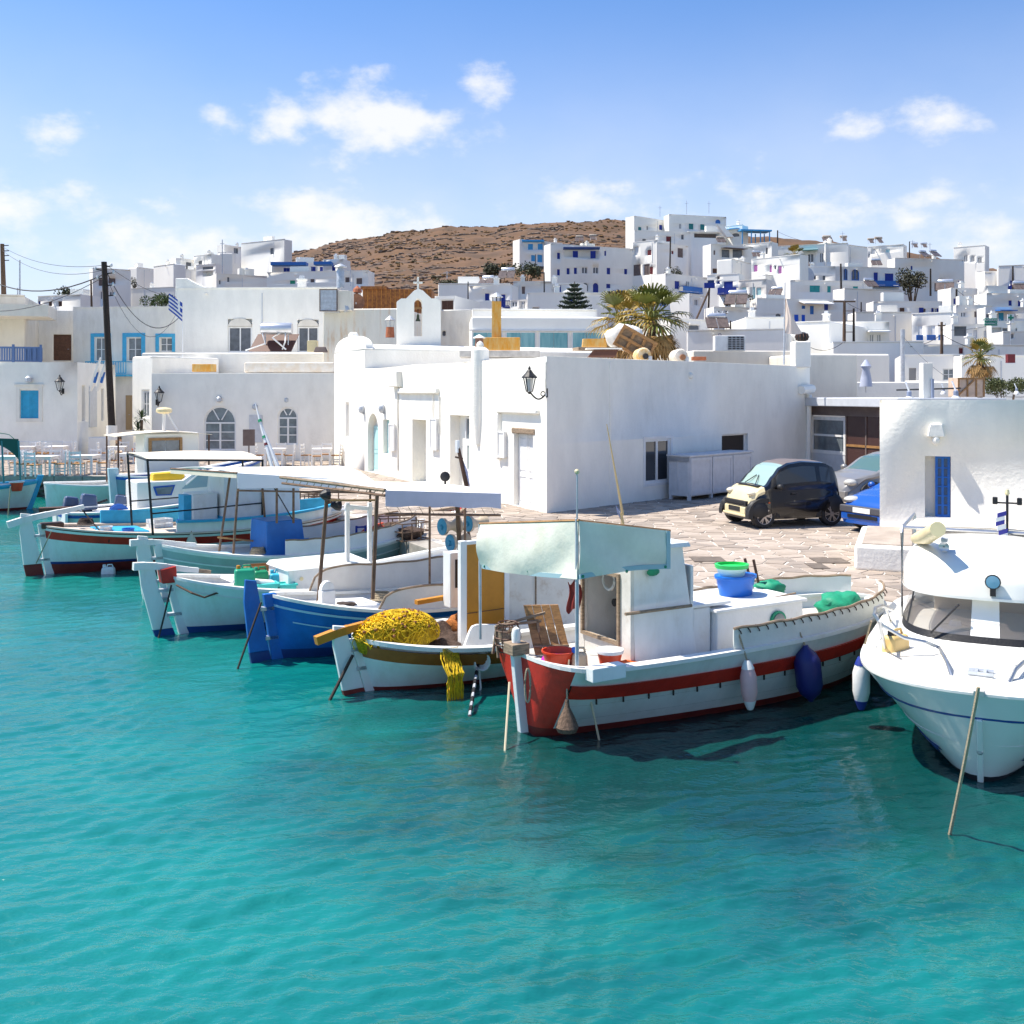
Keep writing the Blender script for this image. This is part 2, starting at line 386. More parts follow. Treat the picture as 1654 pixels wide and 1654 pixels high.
# ================================================================ THE GROUND, THE WATER, THE QUAY
def lerp(a, b, t): return a+(b-a)*t
def interp(tab, x):
    if x <= tab[0][0]: return tab[0][1]
    for (a, fa), (b, fb) in zip(tab, tab[1:]):
        if x <= b:
            t = (x-a)/(b-a); t = t*t*(3-2*t)*.5+t*.5; return fa+(fb-fa)*t
    return tab[-1][1]
CREST = [(( px-827)/F*280, CZ+(HZ-py)/F*280) for px, py in [(-3000,590),(-400,540),(0,505),(150,484),(290,458),(390,434),(470,410),(560,391),(650,374),(720,364),(800,364),(812,360),(880,358),(960,357),(1020,361),(1150,372),(1300,388),(1450,408),(1654,440),(2500,510),(4500,575)]]
def ground_z(x, y, rough=True):
    if y < 58: return .62
    zc = interp(CREST, x*280/max(y, 200))
    if y <= 280: z = .7+(zc-.7)*((y-58)/222)**1.3
    else: z = zc-(y-280)*.16
    if rough and y > 100:
        k = min(1, (y-100)/80)
        v = Vector((x*.045, y*.06, 0))
        z += k*(noise.fractal(v, 1.0, 2.1, 5)*1.1+.5*noise.noise(Vector((x*.3, y*.3, 4))))
        t = z/3.4+.35*noise.noise(v*1.3); z += k*.75*(((t % 1.0)**3)-.4)   # stone terraces
    return max(z, -3)
HILL = mat('dry hillside', (.145,.078,.040), .95, col2=(.088,.054,.033), vs=.22, bump=1, bs=.9, stain=(.22,.12,.05), st=.8, ss=.10)
def terrain():
    xs = [-1500,-900,-500]+[-300+i*4 for i in range(33)]+[-170+i*2.0 for i in range(150)]+[130+i*6 for i in range(30)]+[400,700,1100,1600]
    ys = [57,70,80,90,100]+[104+i*4 for i in range(20)]+[184+i*1.6 for i in range(80)]+[315+i*12 for i in range(12)]+[500,700,1000,1600,2600]
    mb = MB(); nx = len(xs)
    vs = [(x, y, ground_z(x, y)) for y in ys for x in xs]
    mb.add(vs, [(j*nx+i, j*nx+i+1, (j+1)*nx+i+1, (j+1)*nx+i) for j in range(len(ys)-1) for i in range(nx-1)])
    tag(mb.build('hill', HILL, smooth=True, flip=False, ang=180), kind='structure')
terrain()
def scatter_hill():
    r = random.Random(3); rk = MB(); sc = MB(); dg = MB()
    def blocked(x, y): return x/y > .14 and y < 170
    for line in range(46):           # old terrace walls and ledges running along the slope
        y0 = 122+166*(line/46)**.8; x = -118*y0/280
        while x < 45*y0/280:
            run = r.uniform(3, 22); 
            if noise.noise(Vector((x*.03, y0*.05, 3))) > -.15:
                q = x
                while q < x+run:
                    y = y0+4*noise.noise(Vector((q*.04, line*.7, 0)))+r.uniform(-.4,.4); s = r.uniform(.18, .5)
                    if not blocked(q, y): rk.ball((q, y, ground_z(q, y)+s*.1), (s*r.uniform(1.,2.4), s*.8, s*r.uniform(.4,.9)), 5, 3, .5, line+q)
                    q += s*r.uniform(1.2, 3.)
            x += run+r.uniform(1, 8)
    for i in range(8200):
        y = 118+170*r.random()**.75; x = r.uniform(-112, 45)*y/280
        if blocked(x, y): continue
        t = noise.noise(Vector((x*.05, y*.10, 9)))+.5*noise.noise(Vector((x*.16, y*.25, 2)))
        if t < -.12: continue
        z = ground_z(x, y); s = r.uniform(.12, .40)*(.7+.5*max(0, t)); (sc if r.random() < .78 else dg).ball((x, y, z+s*.15), (s*1.7, s*1.2, s*.75), 6, 4, .6, i)
    tag(rk.build('hill_rocks', mat('hill rock', (.21,.155,.12), .95, .4, 1.2), flip=False), kind='stuff')
    tag(sc.build('hill_scrub', mat('straw scrub', (.20,.112,.046), .95, .4, 2), flip=False), kind='stuff')
    tag(dg.build('hill_heather', mat('dark scrub', (.075,.066,.036), .95, .4, 2), flip=False), kind='stuff')
scatter_hill()

# ---- water: a sheet with real wavelets near the eye
def water():
    m = bpy.data.materials.new('harbour water'); m.use_nodes = True; nt = m.node_tree; N = nt.nodes; L = nt.links; b = N['Principled BSDF']
    b.inputs['Roughness'].default_value = .09; b.inputs['IOR'].default_value = 1.8
    tc = N.new('ShaderNodeTexCoord')
    def noi(sc, sx, sy, det=4):
        mp = N.new('ShaderNodeMapping'); mp.inputs['Scale'].default_value = (sx, sy, 1); mp.inputs['Rotation'].default_value = (0, 0, .25); L.new(tc.outputs['Object'], mp.inputs[0])
        t = N.new('ShaderNodeTexNoise'); t.inputs['Scale'].default_value = sc; t.inputs['Detail'].default_value = det; L.new(mp.outputs[0], t.inputs['Vector']); return t.outputs['Fac']
    mr = N.new('ShaderNodeMapRange'); mr.interpolation_type = 'SMOOTHSTEP'; mr.inputs[1].default_value = .36; mr.inputs[2].default_value = .66; L.new(noi(.22, 1, 1.5, 5), mr.inputs[0])
    mx = N.new('ShaderNodeMixRGB'); L.new(mr.outputs[0], mx.inputs[0]); mx.inputs[1].default_value = (.002, .130, .122, 1); mx.inputs[2].default_value = (.004, .180, .158, 1)
    # boats' shade and reflection painted into the base colour, ragged at its edge
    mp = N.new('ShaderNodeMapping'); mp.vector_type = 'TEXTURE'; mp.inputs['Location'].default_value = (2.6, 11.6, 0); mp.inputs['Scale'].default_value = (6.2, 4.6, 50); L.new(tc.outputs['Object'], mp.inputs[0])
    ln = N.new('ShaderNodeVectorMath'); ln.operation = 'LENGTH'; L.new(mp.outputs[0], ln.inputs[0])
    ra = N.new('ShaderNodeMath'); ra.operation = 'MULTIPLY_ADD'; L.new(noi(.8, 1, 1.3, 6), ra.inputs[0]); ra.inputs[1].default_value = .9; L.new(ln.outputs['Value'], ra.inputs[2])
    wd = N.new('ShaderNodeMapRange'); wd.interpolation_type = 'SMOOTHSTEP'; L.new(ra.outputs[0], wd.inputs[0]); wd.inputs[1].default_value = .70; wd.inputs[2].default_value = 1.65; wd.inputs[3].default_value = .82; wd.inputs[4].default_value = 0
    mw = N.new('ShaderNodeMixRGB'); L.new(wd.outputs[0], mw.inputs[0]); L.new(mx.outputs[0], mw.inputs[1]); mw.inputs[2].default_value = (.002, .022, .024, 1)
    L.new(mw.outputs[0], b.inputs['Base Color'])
    h1 = noi(2.6, 1, 2.0, 6); h2 = noi(11, 1, 1.9, 4)
    ad = N.new('ShaderNodeMath'); ad.operation = 'MULTIPLY_ADD'; L.new(h2, ad.inputs[0]); ad.inputs[1].default_value = .5; L.new(h1, ad.inputs[2])
    bp = N.new('ShaderNodeBump'); bp.inputs['Strength'].default_value = .6; bp.inputs['Distance'].default_value = .032; L.new(ad.outputs[0], bp.inputs['Height']); L.new(bp.outputs[0], b.inputs['Normal'])
    r = random.Random(5); wv = []
    for i in range(64):
        wl = .11*(26**(i/63)); a = r.gauss(1.95, .42); k = 2*pi/wl; amp = .0078*wl if wl < .28 else .0078*.28*(.28/wl)**.45
        wv.append((k*cos(a), k*sin(a), r.uniform(0, 7), amp, wl))
    import numpy as np
    ny, nx = 620, 520
    Y = 4.0*(52/4.0)**np.linspace(0, 1, ny); s = np.linspace(-1, 1, nx)
    XX = s[None, :]*(Y[:, None]*.56+1.6); YY = np.repeat(Y[:, None], nx, 1)
    Z = np.zeros_like(XX); cell = np.maximum(YY*.0042, XX[:, 1:2]-XX[:, 0:1])
    for kx, ky, ph, am, wl in wv:
        Z += am*np.sin(kx*XX+ky*YY+ph)*np.clip((wl/cell-2)/2, 0, 1)
    edge = np.minimum(1, np.minimum((1-np.abs(s))[None, :]*14, (np.minimum(np.arange(ny), np.arange(ny)[::-1])/12)[:, None])); Z = Z*edge
    v = np.stack([XX, YY, Z], -1).reshape(-1, 3); i = (np.arange(ny-1)[:, None]*nx+np.arange(nx-1)[None, :]).reshape(-1)
    f = np.stack([i, i+1, i+nx+1, i+nx], -1)
    # the calm remainder of the harbour round that patch, edge to edge with it
    def c(j, k): return tuple(v[j*nx+k])
    ext = [(-900, -300, 0), (900, -300, 0), (900, 900, 0), (-900, 900, 0)]; k0 = len(v)
    v = np.vstack([v, np.array(ext)])
    ring = list(range(nx))+[j*nx+nx-1 for j in range(1, ny)]+[(ny-1)*nx+q for q in range(nx-2, -1, -1)]+[j*nx for j in range(ny-2, 0, -1)]
    faces = f.tolist(); A, B, C_, D = 0, nx-1, nx-1+ny-1, nx-1+ny-1+nx-1
    sect = [(ring[A:B+1], k0, k0+1), (ring[B:C_+1], k0+1, k0+2), (ring[C_:D+1], k0+2, k0+3), (ring[D:]+[ring[0]], k0+3, k0)]
    for rg, p, q in sect: faces.append([p, q]+rg[::-1])
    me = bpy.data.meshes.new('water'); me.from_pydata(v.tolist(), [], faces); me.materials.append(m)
    me.polygons.foreach_set('use_smooth', [True]*len(me.polygons))
    o = bpy.data.objects.new('water', me); C.objects.link(o); tag(o, kind='structure')
water()

# ---- the quay
EDGE = [(40,17.5),(14,16.4),(7.5,15.9),(5.35,15.0),(2.9,16.5),(-1.64,21.2),(-2.8,23.4),(-5.6,28.8),(-10.5,36.6),(-15.2,39.9),(-60,42)]
def quay():
    mb = MB(); foot = EDGE+[(-60,58.5),(60,58.5)]
    mb.prism(foot[::-1], -1.2, QZ-.012, 'z')
    q = mb.build('quay', [JOINT, mat('quay face', (.17,.145,.12), .9, .4, 2.5, .7, 8)]); tag(q, kind='structure')
    for p in q.data.polygons: p.material_index = 0 if abs(p.normal.z) > .5 else 1
    n = len(EDGE)
    def inside(x, y, inset):
        pos = False
        for (ax, ay), (bx, by) in zip(foot, foot[1:]+foot[:1]):
            if (ay > y) != (by > y) and x < (bx-ax)*(y-ay)/(by-ay)+ax: pos = not pos
        if not pos: return False
        for (ax, ay), (bx, by) in zip(EDGE, EDGE[1:]):
            d = V2(bx-ax, by-ay); t = max(0, min(1, (V2(x-ax, y-ay)).dot(d)/d.length_squared))
            if (V2(ax, ay)+d*t-V2(x, y)).length < inset: return False
        return True
    # coping stones along the edge and courses of rubble below them
    r = random.Random(21); meshes = []
    for (ax, ay), (bx, by) in zip(EDGE[1:], EDGE[2:-1]+[(-24, 40.3)]):
        d = V2(bx-ax, by-ay); Lg = d.length; d.normalize(); nr = V2(d.y, -d.x); k = max(1, round(Lg/1.05)); w = Lg/k
        if V2(0, 0).dot(nr) < 0: pass
        for i in range(k):
            a = V2(ax, ay)+d*(i*w); mbx = MB(); j = lambda: r.uniform(-.012, .012); g = .015
            p = [a+d*g+nr*(-.03+j()), a+d*(w-g)+nr*(-.03+j()), a+d*(w-g)+nr*.48, a+d*g+nr*.48]; zt = QZ+.012+j()*.4
            if (p[1]-p[0]).cross(p[2]-p[1]) < 0: p = [p[1], p[0], p[3], p[2]]
            mbx.hexa([(x.x, x.y, QZ-.30) for x in p]+[(x.x, x.y, zt) for x in p])
            mbx.build('coping_stone', COPING, q, bevel=.02)
    a, b = V2(-15.2, 39.9), V2(-24, 40.3); d = (b-a).normalized(); nr = V2(-d.y, d.x)
    if nr.y > 0: nr = -nr
    for row in range(4):
        u = r.uniform(-.2, 0)
        while u < 7.5:
            w = r.uniform(.35, .8); h = .155; z = .47-row*.165; c = a+d*(u+w/2)
            mbx = MB(); mbx.ball((0,0,0), (w*.50, .16, h*.52), 8, 5, .35, u*9+row)
            o = mbx.build('rubble_stone', ROCK, q, smooth=True, ang=60); o.location = (c.x+nr.x*.02, c.y+nr.y*.02, z); o.rotation_euler = (0, 0, atan2(d.y, d.x)+r.uniform(-.1,.1))
            u += w
    # flagstones: irregular polygons laid in white joints
    st = .45; seeds = {}
    for i in range(-60, 46):
        for j in range(0, 118): seeds[i, j] = V2((i+r.uniform(-.42,.42))*st+ (0), 14+(j+r.uniform(-.42,.42))*st*.82)
    cells = []
    for (i, j), s in seeds.items():
        if not inside(s.x, s.y, .5): continue
        poly = [s+V2(-2,-2), s+V2(2,-2), s+V2(2,2), s+V2(-2,2)]
        for di in (-2,-1,0,1,2):
            for dj in (-2,-1,0,1,2):
                if (di or dj) and (i+di, j+dj) in seeds:
                    t = seeds[i+di, j+dj]; m_ = (s+t)/2; nn = (t-s).normalized(); m_ = m_-nn*r.uniform(.008, .026); out = []
                    for k in range(len(poly)):
                        p, p2 = poly[k], poly[(k+1) % len(poly)]; a_, b_ = (p-m_).dot(nn), (p2-m_).dot(nn)
                        if a_ <= 0: out.append(p)
                        if a_*b_ < 0: out.append(p+(p2-p)*(a_/(a_-b_)))
                    poly = out
                    if len(poly) < 3: break
            if len(poly) < 3: break
        if len(poly) < 3 or any(not inside(p.x, p.y, .49) for p in poly): continue
        if any((p-s).length > 1.2 for p in poly): continue
        cells.append((s, poly))
    vis = []; rest = []
    for s, poly in cells:
        px = 827+F*s.x/s.y; py = HZ+F*(CZ-QZ)/s.y
        (vis if (640 < px < 1425 and 838 < py < 1010 and not (px < 1110 and py > 880)) else rest).append((s, poly))
    vis.sort(key=lambda c: c[0].y); rest += vis[300:]; vis = vis[:300]
    def stone(mbx, poly, z):
        mbx.prism([(p.x, p.y) for p in poly], QZ-.03, z, 'z')
    ms = [STONE, STONE2, STONE3]
    for s, poly in vis:
        mbx = MB(); stone(mbx, [p-s for p in poly], QZ+r.uniform(-.005, .006))
        o = mbx.build('paving_stone', ms[r.choice((0,0,1,1,2))], q, bevel=.008, seg=1); o.location = (s.x, s.y, 0)
    mbx = MB()
    for s, poly in rest: mbx.cur = r.choice((0,0,1,1,2)); stone(mbx, poly, QZ+r.uniform(-.005, .006))
    o = mbx.build('paving', ms, q); o['kind'] = 'stuff'
    for px, py, w in ((1143,904,.6),(1340,906,.6),(1320,915,.3)):      # iron covers let into the paving
        g = Gq(px, py); mbx = MB(); mbx.box(-w/2, w/2, -.3, .3, QZ, QZ+.014); o = mbx.build('manhole_cover', mat('iron cover', (.15,.12,.095), .8, .3, 9), q); o.location = (g.x, g.y, 0)
quay()
# ================================================================ HOUSES
def finish_walls(mb, name, m, parent, bevel=.05, jit=0.):
    me = mb.mesh(name, m); bm = bmesh.new(); bm.from_mesh(me)
    bmesh.ops.remove_doubles(bm, verts=bm.verts, dist=.002)
    top = max(v.co.z for v in bm.verts)
    be = [e for e in bm.edges if e.is_boundary and all(v.co.z > top-1.2 for v in e.verts) and abs(e.verts[0].co.z-e.verts[1].co.z) < .02]
    if be:
        try: bmesh.ops.edgeloop_fill(bm, edges=be)
        except Exception: pass
    for vf, ff in mb.ex:
        vv = [bm.verts.new(p) for p in vf]
        for f in ff:
            try: bm.faces.new([vv[i] for i in f])
            except Exception: pass
    bmesh.ops.recalc_face_normals(bm, faces=bm.faces)
    if jit:
        for v in bm.verts:
            if v.co.z > top-.01: v.co.z += jit*noise.noise(v.co*.5)
    bm.to_mesh(me); bm.free()
    o = bpy.data.objects.new(name, me); C.objects.link(o); o.parent = parent
    if bevel:
        b = o.modifiers.new('bevel', 'BEVEL'); b.width = bevel; b.segments = 3; b.limit_method = 'ANGLE'; b.angle_limit = radians(50); b.use_clamp_overlap = True; b.harden_normals = True
        me.polygons.foreach_set('use_smooth', [True]*len(me.polygons))
    return o
def outer_bevel(w_, L_, D, zt, width=.45, seg=2):
    at = w_.data.attributes.new('bevel_weight_edge', 'FLOAT', 'EDGE'); cv = w_.data.vertices
    crn = lambda v: min(abs(v.x), abs(v.x-L_)) < .01 and min(abs(v.y), abs(v.y-D)) < .01
    for e_ in w_.data.edges:
        p_, q_ = cv[e_.vertices[0]].co, cv[e_.vertices[1]].co
        if (p_.z > zt-.05 and q_.z > zt-.05) or (crn(p_) and crn(q_)): at.data[e_.index].value = 1
    md = w_.modifiers[0]; md.limit_method = 'WEIGHT'; md.segments = seg; md.width = width
def ring(mb, a0, a1, z0, z1, w, y0, y1):
    mb.box(a0, a0+w, y0, y1, z0, z1).box(a1-w, a1, y0, y1, z0, z1).box(a0+w, a1-w, y0, y1, z0, z0+w).box(a0+w, a1-w, y0, y1, z1-w, z1)
def window(par, fr, a0, a1, z0, z1, y=.12, cols=2, rows=2, fm=WHITE, gm=GLASS, w=.06, name='window'):
    """frame with its bars; every pane is a piece of its own"""
    mb = MB(fr); ring(mb, a0, a1, z0, z1, w, y-.03, y+.04); iw = (a1-a0-2*w)/cols; ih = (z1-z0-2*w)/rows
    for c in range(1, cols): mb.box(a0+w+iw*c-w*.45, a0+w+iw*c+w*.45, y-.025, y+.03, z0+w, z1-w)
    for k in range(1, rows): mb.box(a0+w, a1-w, y-.02, y+.025, z0+w+ih*k-w*.3, z0+w+ih*k+w*.3)
    o = mb.build(name, fm, par)
    for c in range(cols):
        for k in range(rows):
            MB(fr).box(a0+w+iw*c, a0+w+iw*(c+1), y+.01, y+.02, z0+w+ih*k, z0+w+ih*(k+1)).build('pane', gm, o)
    return o
def arched_window(par, fr, a0, a1, z0, z1, y=.12, rows=3, fm=WHITE, gm=GLASS, name='window', cols=2):
    r = (a1-a0)/2; c = (a0+a1)/2; zs = z1-r; w = .07
    mb = MB(fr); ring(mb, a0, a1, z0, zs, w, y-.03, y+.04); iw = (a1-a0-2*w)/cols; ih = (zs-z0-2*w)/rows
    for q in range(1, cols): mb.box(a0+w+iw*q-w*.6, a0+w+iw*q+w*.6, y-.025, y+.03, z0+w, zs-w)
    for k in range(1, rows): mb.box(a0+w, a1-w, y-.02, y+.025, z0+w+ih*k-w*.3, z0+w+ih*k+w*.3)
    n = 14
    for i in range(n):
        t, t2 = pi*i/n, pi*(i+1)/n
        f = lambda q, rr: (c+rr*cos(q), zs+rr*sin(q))
        p = [f(t, r-w), f(t, r), f(t2, r), f(t2, r-w)]; mb.prism(p, y-.03, y+.04)
    for t in (pi/3, 2*pi/3): mb.bar((c+.12*cos(t), y, zs+.12*sin(t)), (c+(r-w)*cos(t), y, zs+(r-w)*sin(t)), .05)
    o = mb.build(name, fm, par)
    for q in range(cols):
        for k in range(rows): MB(fr).box(a0+w+iw*q, a0+w+iw*(q+1), y+.01, y+.02, z0+w+ih*k, z0+w+ih*(k+1)).build('pane', gm, o)
    MB(fr).prism([(c+(r-.01)*cos(pi*i/12), zs+(r-.01)*sin(pi*i/12)) for i in range(13)], y+.01, y+.02).build('fanlight', gm, o)
    return o
def shutters(par, fr, a0, a1, z0, z1, m, y=.06, slats=True, name='shutter', n=2):
    w = (a1-a0)/n
    for i in range(n):
        mb = MB(fr); ring(mb, a0+w*i+.008, a0+w*(i+1)-.008, z0, z1, min(.07, w*.2), y, y+.05)
        mb.box(a0+w*i+.02, a0+w*(i+1)-.02, y+.02, y+.04, z0+.02, z1-.02)
        if slats:
            k = max(4, int((z1-z0)/.11))
            for j in range(1, k): mb.box(a0+w*i+.06, a0+w*(i+1)-.06, y+.004, y+.02, z0+(z1-z0)*j/k-.02, z0+(z1-z0)*j/k+.02)
        mb.build(name, m, par)
def door(par, fr, a0, a1, z0, z1, m, y=.1, glass=None, leaves=1):
    mb = MB(fr); w = (a1-a0)/leaves
    for i in range(leaves):
        b0, b1 = a0+w*i+.01, a0+w*(i+1)-.01; ring(mb, b0, b1, z0, z1, min(.1, w*.16), y, y+.06); h = z1-z0
        mb.box(b0+.05, b1-.05, y+.02, y+.05, z0+.03, z0+h*.42); mb.box(b0+.09, b1-.09, y+.008, y+.03, z0+.14, z0+h*.38)
        if not glass: mb.box(b0+.05, b1-.05, y+.02, y+.05, z0+h*.45, z1-.03); mb.box(b0+.09, b1-.09, y+.008, y+.03, z0+h*.49, z1-.14)
        mb.box(b0+.02, b1-.02, y+.001, y+.055, z0+h*.40, z0+h*.46)
    o = mb.build('door', m, par)
    if glass:
        for i in range(leaves): MB(fr).box(a0+w*i+.06, a0+w*(i+1)-.06, y+.025, y+.04, z0+(z1-z0)*.46, z1-.08).build('pane', glass, o)
    MB(fr).tube([(a1-.12, y-.02, z0+(z1-z0)*.44), (a1-.22, y-.02, z0+(z1-z0)*.44)], .014).build('handle', STEEL, o)
    return o
def lamp_bracket(name, label, pos, ang, sc=1.0, out=.45):
    """wall lantern: scroll bracket, glass cage and cap; pos on the wall, ang the way it juts"""
    t = thing(name, label, 'wall lamp', pos, ang, 'black wall lanterns'); t.scale = (sc,)*3
    mb = MB(); pts = [(out*i/14, 0, -.16*sin(pi*i/14*1.05)) for i in range(15)]
    mb.tube(pts, .02); mb.tube([(.10+.055*cos(a), 0, -.03+.055*sin(a)) for a in [pi*2*i/10 for i in range(11)]], .013, 5)
    mb.box(-.01, .02, -.05, .05, -.12, .1); mb.build('bracket', BLACK, t)
    c = MB(); c.lathe([(.02,-.04),(.05,.0),(.075,.02)], (out,0,0), 8)
    for i in range(4):
        a = pi/4+pi/2*i; c.bar((out+.085*cos(a), .085*sin(a), .02), (out+.165*cos(a), .165*sin(a), .36), .02)
    c.build('cage', BLACK, t)
    MB().lathe([(.06,.03),(.105,.34)], (out,0,0), 4).build('lantern_glass', mat('lantern glass', (.55,.56,.55), .15, spec=.8), t)
    MB().lathe([(.20,.35),(.19,.38),(.10,.47),(.06,.53),(.03,.56),(.035,.59),(.008,.64)], (out,0,0), 10).build('cap', BLACK, t)
    return t
def balcony(par, fr, a0, a1, z0, h, m, y=-.5, dep=.5, panel=False):
    rail = MB(fr); rail.box(a0, a1, y, y+.05, z0+h-.06, z0+h).box(a0, a1, y, y+.05, z0+.04, z0+.1)
    if y < -.1: rail.box(a0, a0+.05, y, 0, z0+h-.06, z0+h).box(a1-.05, a1, y, 0, z0+h-.06, z0+h).box(a0-.03, a1+.03, y-.03, 0, z0-.12, z0)
    o = rail.build('balcony', m, par)
    n = max(2, int((a1-a0)/.16))
    if panel: MB(fr).box(a0+.03, a1-.03, y+.01, y+.04, z0+.08, z0+h-.05).build('balcony_panel', m, o)
    else:
        for i in range(n+1): MB(fr).box(a0+(a1-a0-.04)*i/n, a0+(a1-a0-.04)*i/n+.04, y+.005, y+.045, z0+.1, z0+h-.06).build('baluster', m, o)
    return o

# ---------------------------------------------------------------- the big white quay house
K = Gq(883, 829); UL = V2(.415, -.91).normalized(); UR = V2(.69, .73).normalized()
PLF = Pl(K, UL)                                  # its sunny left side
aL = PLF.uz(589, 700)[0]; aChap = PLF.uz(540, 700)[0]
PRF = Pl(K, UR); LR = PRF.uz(1308, 700)[0]
def quay_house():
    t = thing('quay_house', 'long white quayside house with a lamp at its corner and blue lit niches', 'house', (K.x, K.y, QZ))
    t['label'] = 'large plain white house on the quay, black lantern on its corner, car parked alongside'
    z = lambda w: w-QZ
    o = UL*aL; La = -aL; zt = 4.92-QZ
    def hole(x0, x1, y0, y1, arch=False, rec=.25, to_ground=False):
        a, b, zl, zh = PLF.rect(x0, x1, y0, y1); return (a-aL, b-aL, .02 if to_ground else zl-QZ, zh-QZ, arch, rec)
    HL = {'blue': hole(594,611,668,760,True,.35,True), 'niche': hole(619,629,678,733,False,.18), 'green': hole(666,688,678,800,False,.5,True),
          'mid': hole(727,758,671,800,False,.35,True), 'white': hole(830,861,701,820,False,.22,True)}
    fl = frame(o, UL); mb = MB(); mb.wall(o, UL, La, -.2, zt, list(HL.values()))
    hr = {}
    for k, (x0, x1, y0, y1) in {'pair': (1041,1083,708,780), 'dark': (1166,1208,701,757)}.items():
        a, b, zl, zh = PRF.rect(x0, x1, y0, y1); hr[k] = (a, b, zl-QZ, zh-QZ, False, .2)
    mb.wall((0,0), UR, LR, -.2, zt, list(hr.values()))
    e = UR*LR; bk = V2(-UR.y, UR.x)*9.0+e; nl = V2(-UL.y, UL.x)
    def plain(p, q): d = q-p; mb.wall(p, d.normalized(), d.length, -.2, zt)
    far = o+nl*7.0
    plain(e, bk); plain(bk, far); plain(far, o)
    finish_walls(mb, 'wall', PLASTER, t, .11, .10)
    # left side: pilaster, mouldings, cupboards, pipes
    def onl(x0, x1, y0, y1): a, b, zl, zh = PLF.rect(x0, x1, y0, y1); return a-aL, b-aL, zl-QZ, zh-QZ
    a, b, zl, zh = onl(768,777,572,702); m = MB(fl); m.lathe([(.16, zl-.3), (.27, zl+.5), (.27, zh+.12), (.15, zh+.22)], ((a+b)/2, .06, 0), 12); m.build('drain_pilaster', PLASTER, t, smooth=True)
    m = MB(fl); m.lathe([(.06, zh+.2), (.13, zh+.26), (.1, zh+.34), (.02, zh+.4)], ((a+b)/2, .06, 0), 8); m.build('pilaster_knob', PLASTER2, t, smooth=True)
    for x0, x1, y0, y1, xl, yl in ((647,710,627,636,None,0), (806,872,660,668,806,742)):
        a, b, zl, zh = onl(x0, x1, y0, y1); m = MB(fl); m.box(a, b, -.13, .05, zl, zh)
        if xl: a2, z2 = PLF.uz(xl, yl); m.box(a, a+.18, -.13, .05, z2-QZ, zl)
        m.build('hood_moulding', PLASTER, t, bevel=.05)
    for x0, x1, y0, y1 in ((632,640,685,727), (699,709,676,726), (809,819,697,738)):
        a, b, zl, zh = onl(x0, x1, y0, y1); m = MB(fl); m.box(a, b, -.09, .03, zl, zh); ring(m, a-.02, b+.02, zl-.02, zh+.02, .06, -.11, -.06); m.build('meter_cupboard', WHITE, t)
    a, b, zl, zh = onl(636,650,600,625); m = MB(fl); m.box(a, b, -.22, .03, zl, zh, .04, 0); m.build('junction_box', PLASTER2, t, bevel=.03)
    for x, y0, y1, r in ((644,622,760,.035), (711,640,700,.025), (701,632,676,.025), (884,585,640,.03)):
        a, z0 = PLF.uz(x, y1); _, z1 = PLF.uz(x, y0); m = MB(fl); m.tube([(a-aL, -.03, z0-QZ), (a-aL, -.04, (z0+z1)/2-QZ), (a-aL, -.03, z1-QZ)], r); m.build('wall_pipe', PLASTER2, t)
    for x, y in ((588,661), (621,660)):
        a, z0 = PLF.uz(x, y); m = MB(fl); m.ball((a-aL, -.1, z0-QZ), (.14,.14,.18), 8, 6); m.box(a-aL-.1, a-aL+.1, -.04, .02, z0-QZ-.2, z0-QZ+.05); m.build('bulkhead_light', GALV, t)
    h = HL['blue']; MB(fl).box(h[0], h[1], .3, .36, h[2], h[3]).build('niche_back', PLASTER, t); door(t, fl, h[0]+.1, h[1], h[2], h[3]-.5, AQUA, .22)
    h = HL['niche']; MB(fl).box(h[0], h[1], .16, .2, h[2], h[3]).build('niche_back', AQUA, t)
    h = HL['green']; MB(fl).box(h[0], h[1], .5, .56, h[2], h[3]).build('niche_back', PLASTER, t); door(t, fl, (h[0]+h[1])/2, h[1], h[2], h[3]-.1, mat('sage paint', (.44,.50,.44), .5), .4, glass=mat('pale door glass', (.36,.42,.40), .15))
    h = HL['mid']; MB(fl).box(h[0], h[1], .34, .4, h[2], h[3]).build('niche_back', PLASTER, t); mdl = h[0]+(h[1]-h[0])*.45
    door(t, fl, mdl, h[1], h[2], h[3]-.85, WHITE, .25, glass=mat('pale door glass', (.36,.42,.40), .15)); window(t, fl, mdl, h[1], h[3]-.8, h[3]-.04, .26, 1, 1)
    h = HL['white']; door(t, fl, h[0], h[1], h[2], h[3], WHITE, .14, leaves=2)
    m = MB(fl); m.box(h[0]-.12, h[1]+.12, -.03, .2, h[3], h[3]+.16); m.build('lintel', WOODG, t, bevel=.03)
    # right side: windows, downpipe bulges, rosette
    fr = frame((0,0), UR)
    h = hr['pair']; window(t, fr, *h[:4], y=.05, cols=2, rows=1, w=.09, gm=DARK)
    m = MB(fr); ring(m, h[0]-.07, h[1]+.07, h[2]-.07, h[3]+.07, .08, -.03, .03); m.build('window_surround', WHITE, t)
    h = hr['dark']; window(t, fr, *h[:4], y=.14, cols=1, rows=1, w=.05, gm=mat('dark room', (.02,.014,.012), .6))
    a, z0 = PRF.uz(1115, 607); m = MB(fr); m.ball((a, 0, z0-QZ), (.1,.09,.1), 8, 6); m.build('rosette', PLASTER, t, smooth=True)
    a, z0 = PRF.uz(1300, 628); m = MB(fr); m.tube([(a-.5, -.12, z0-QZ-.05), (a+.1, -.16, z0-QZ), (a+.25, -.14, z0-QZ)], .16, 8); m.tube([(a+.1,-.12,z0-QZ-.2),(a+.12,-.05,.3)], .09, 8); m.build('rain_spout', PLASTER, t, smooth=True)
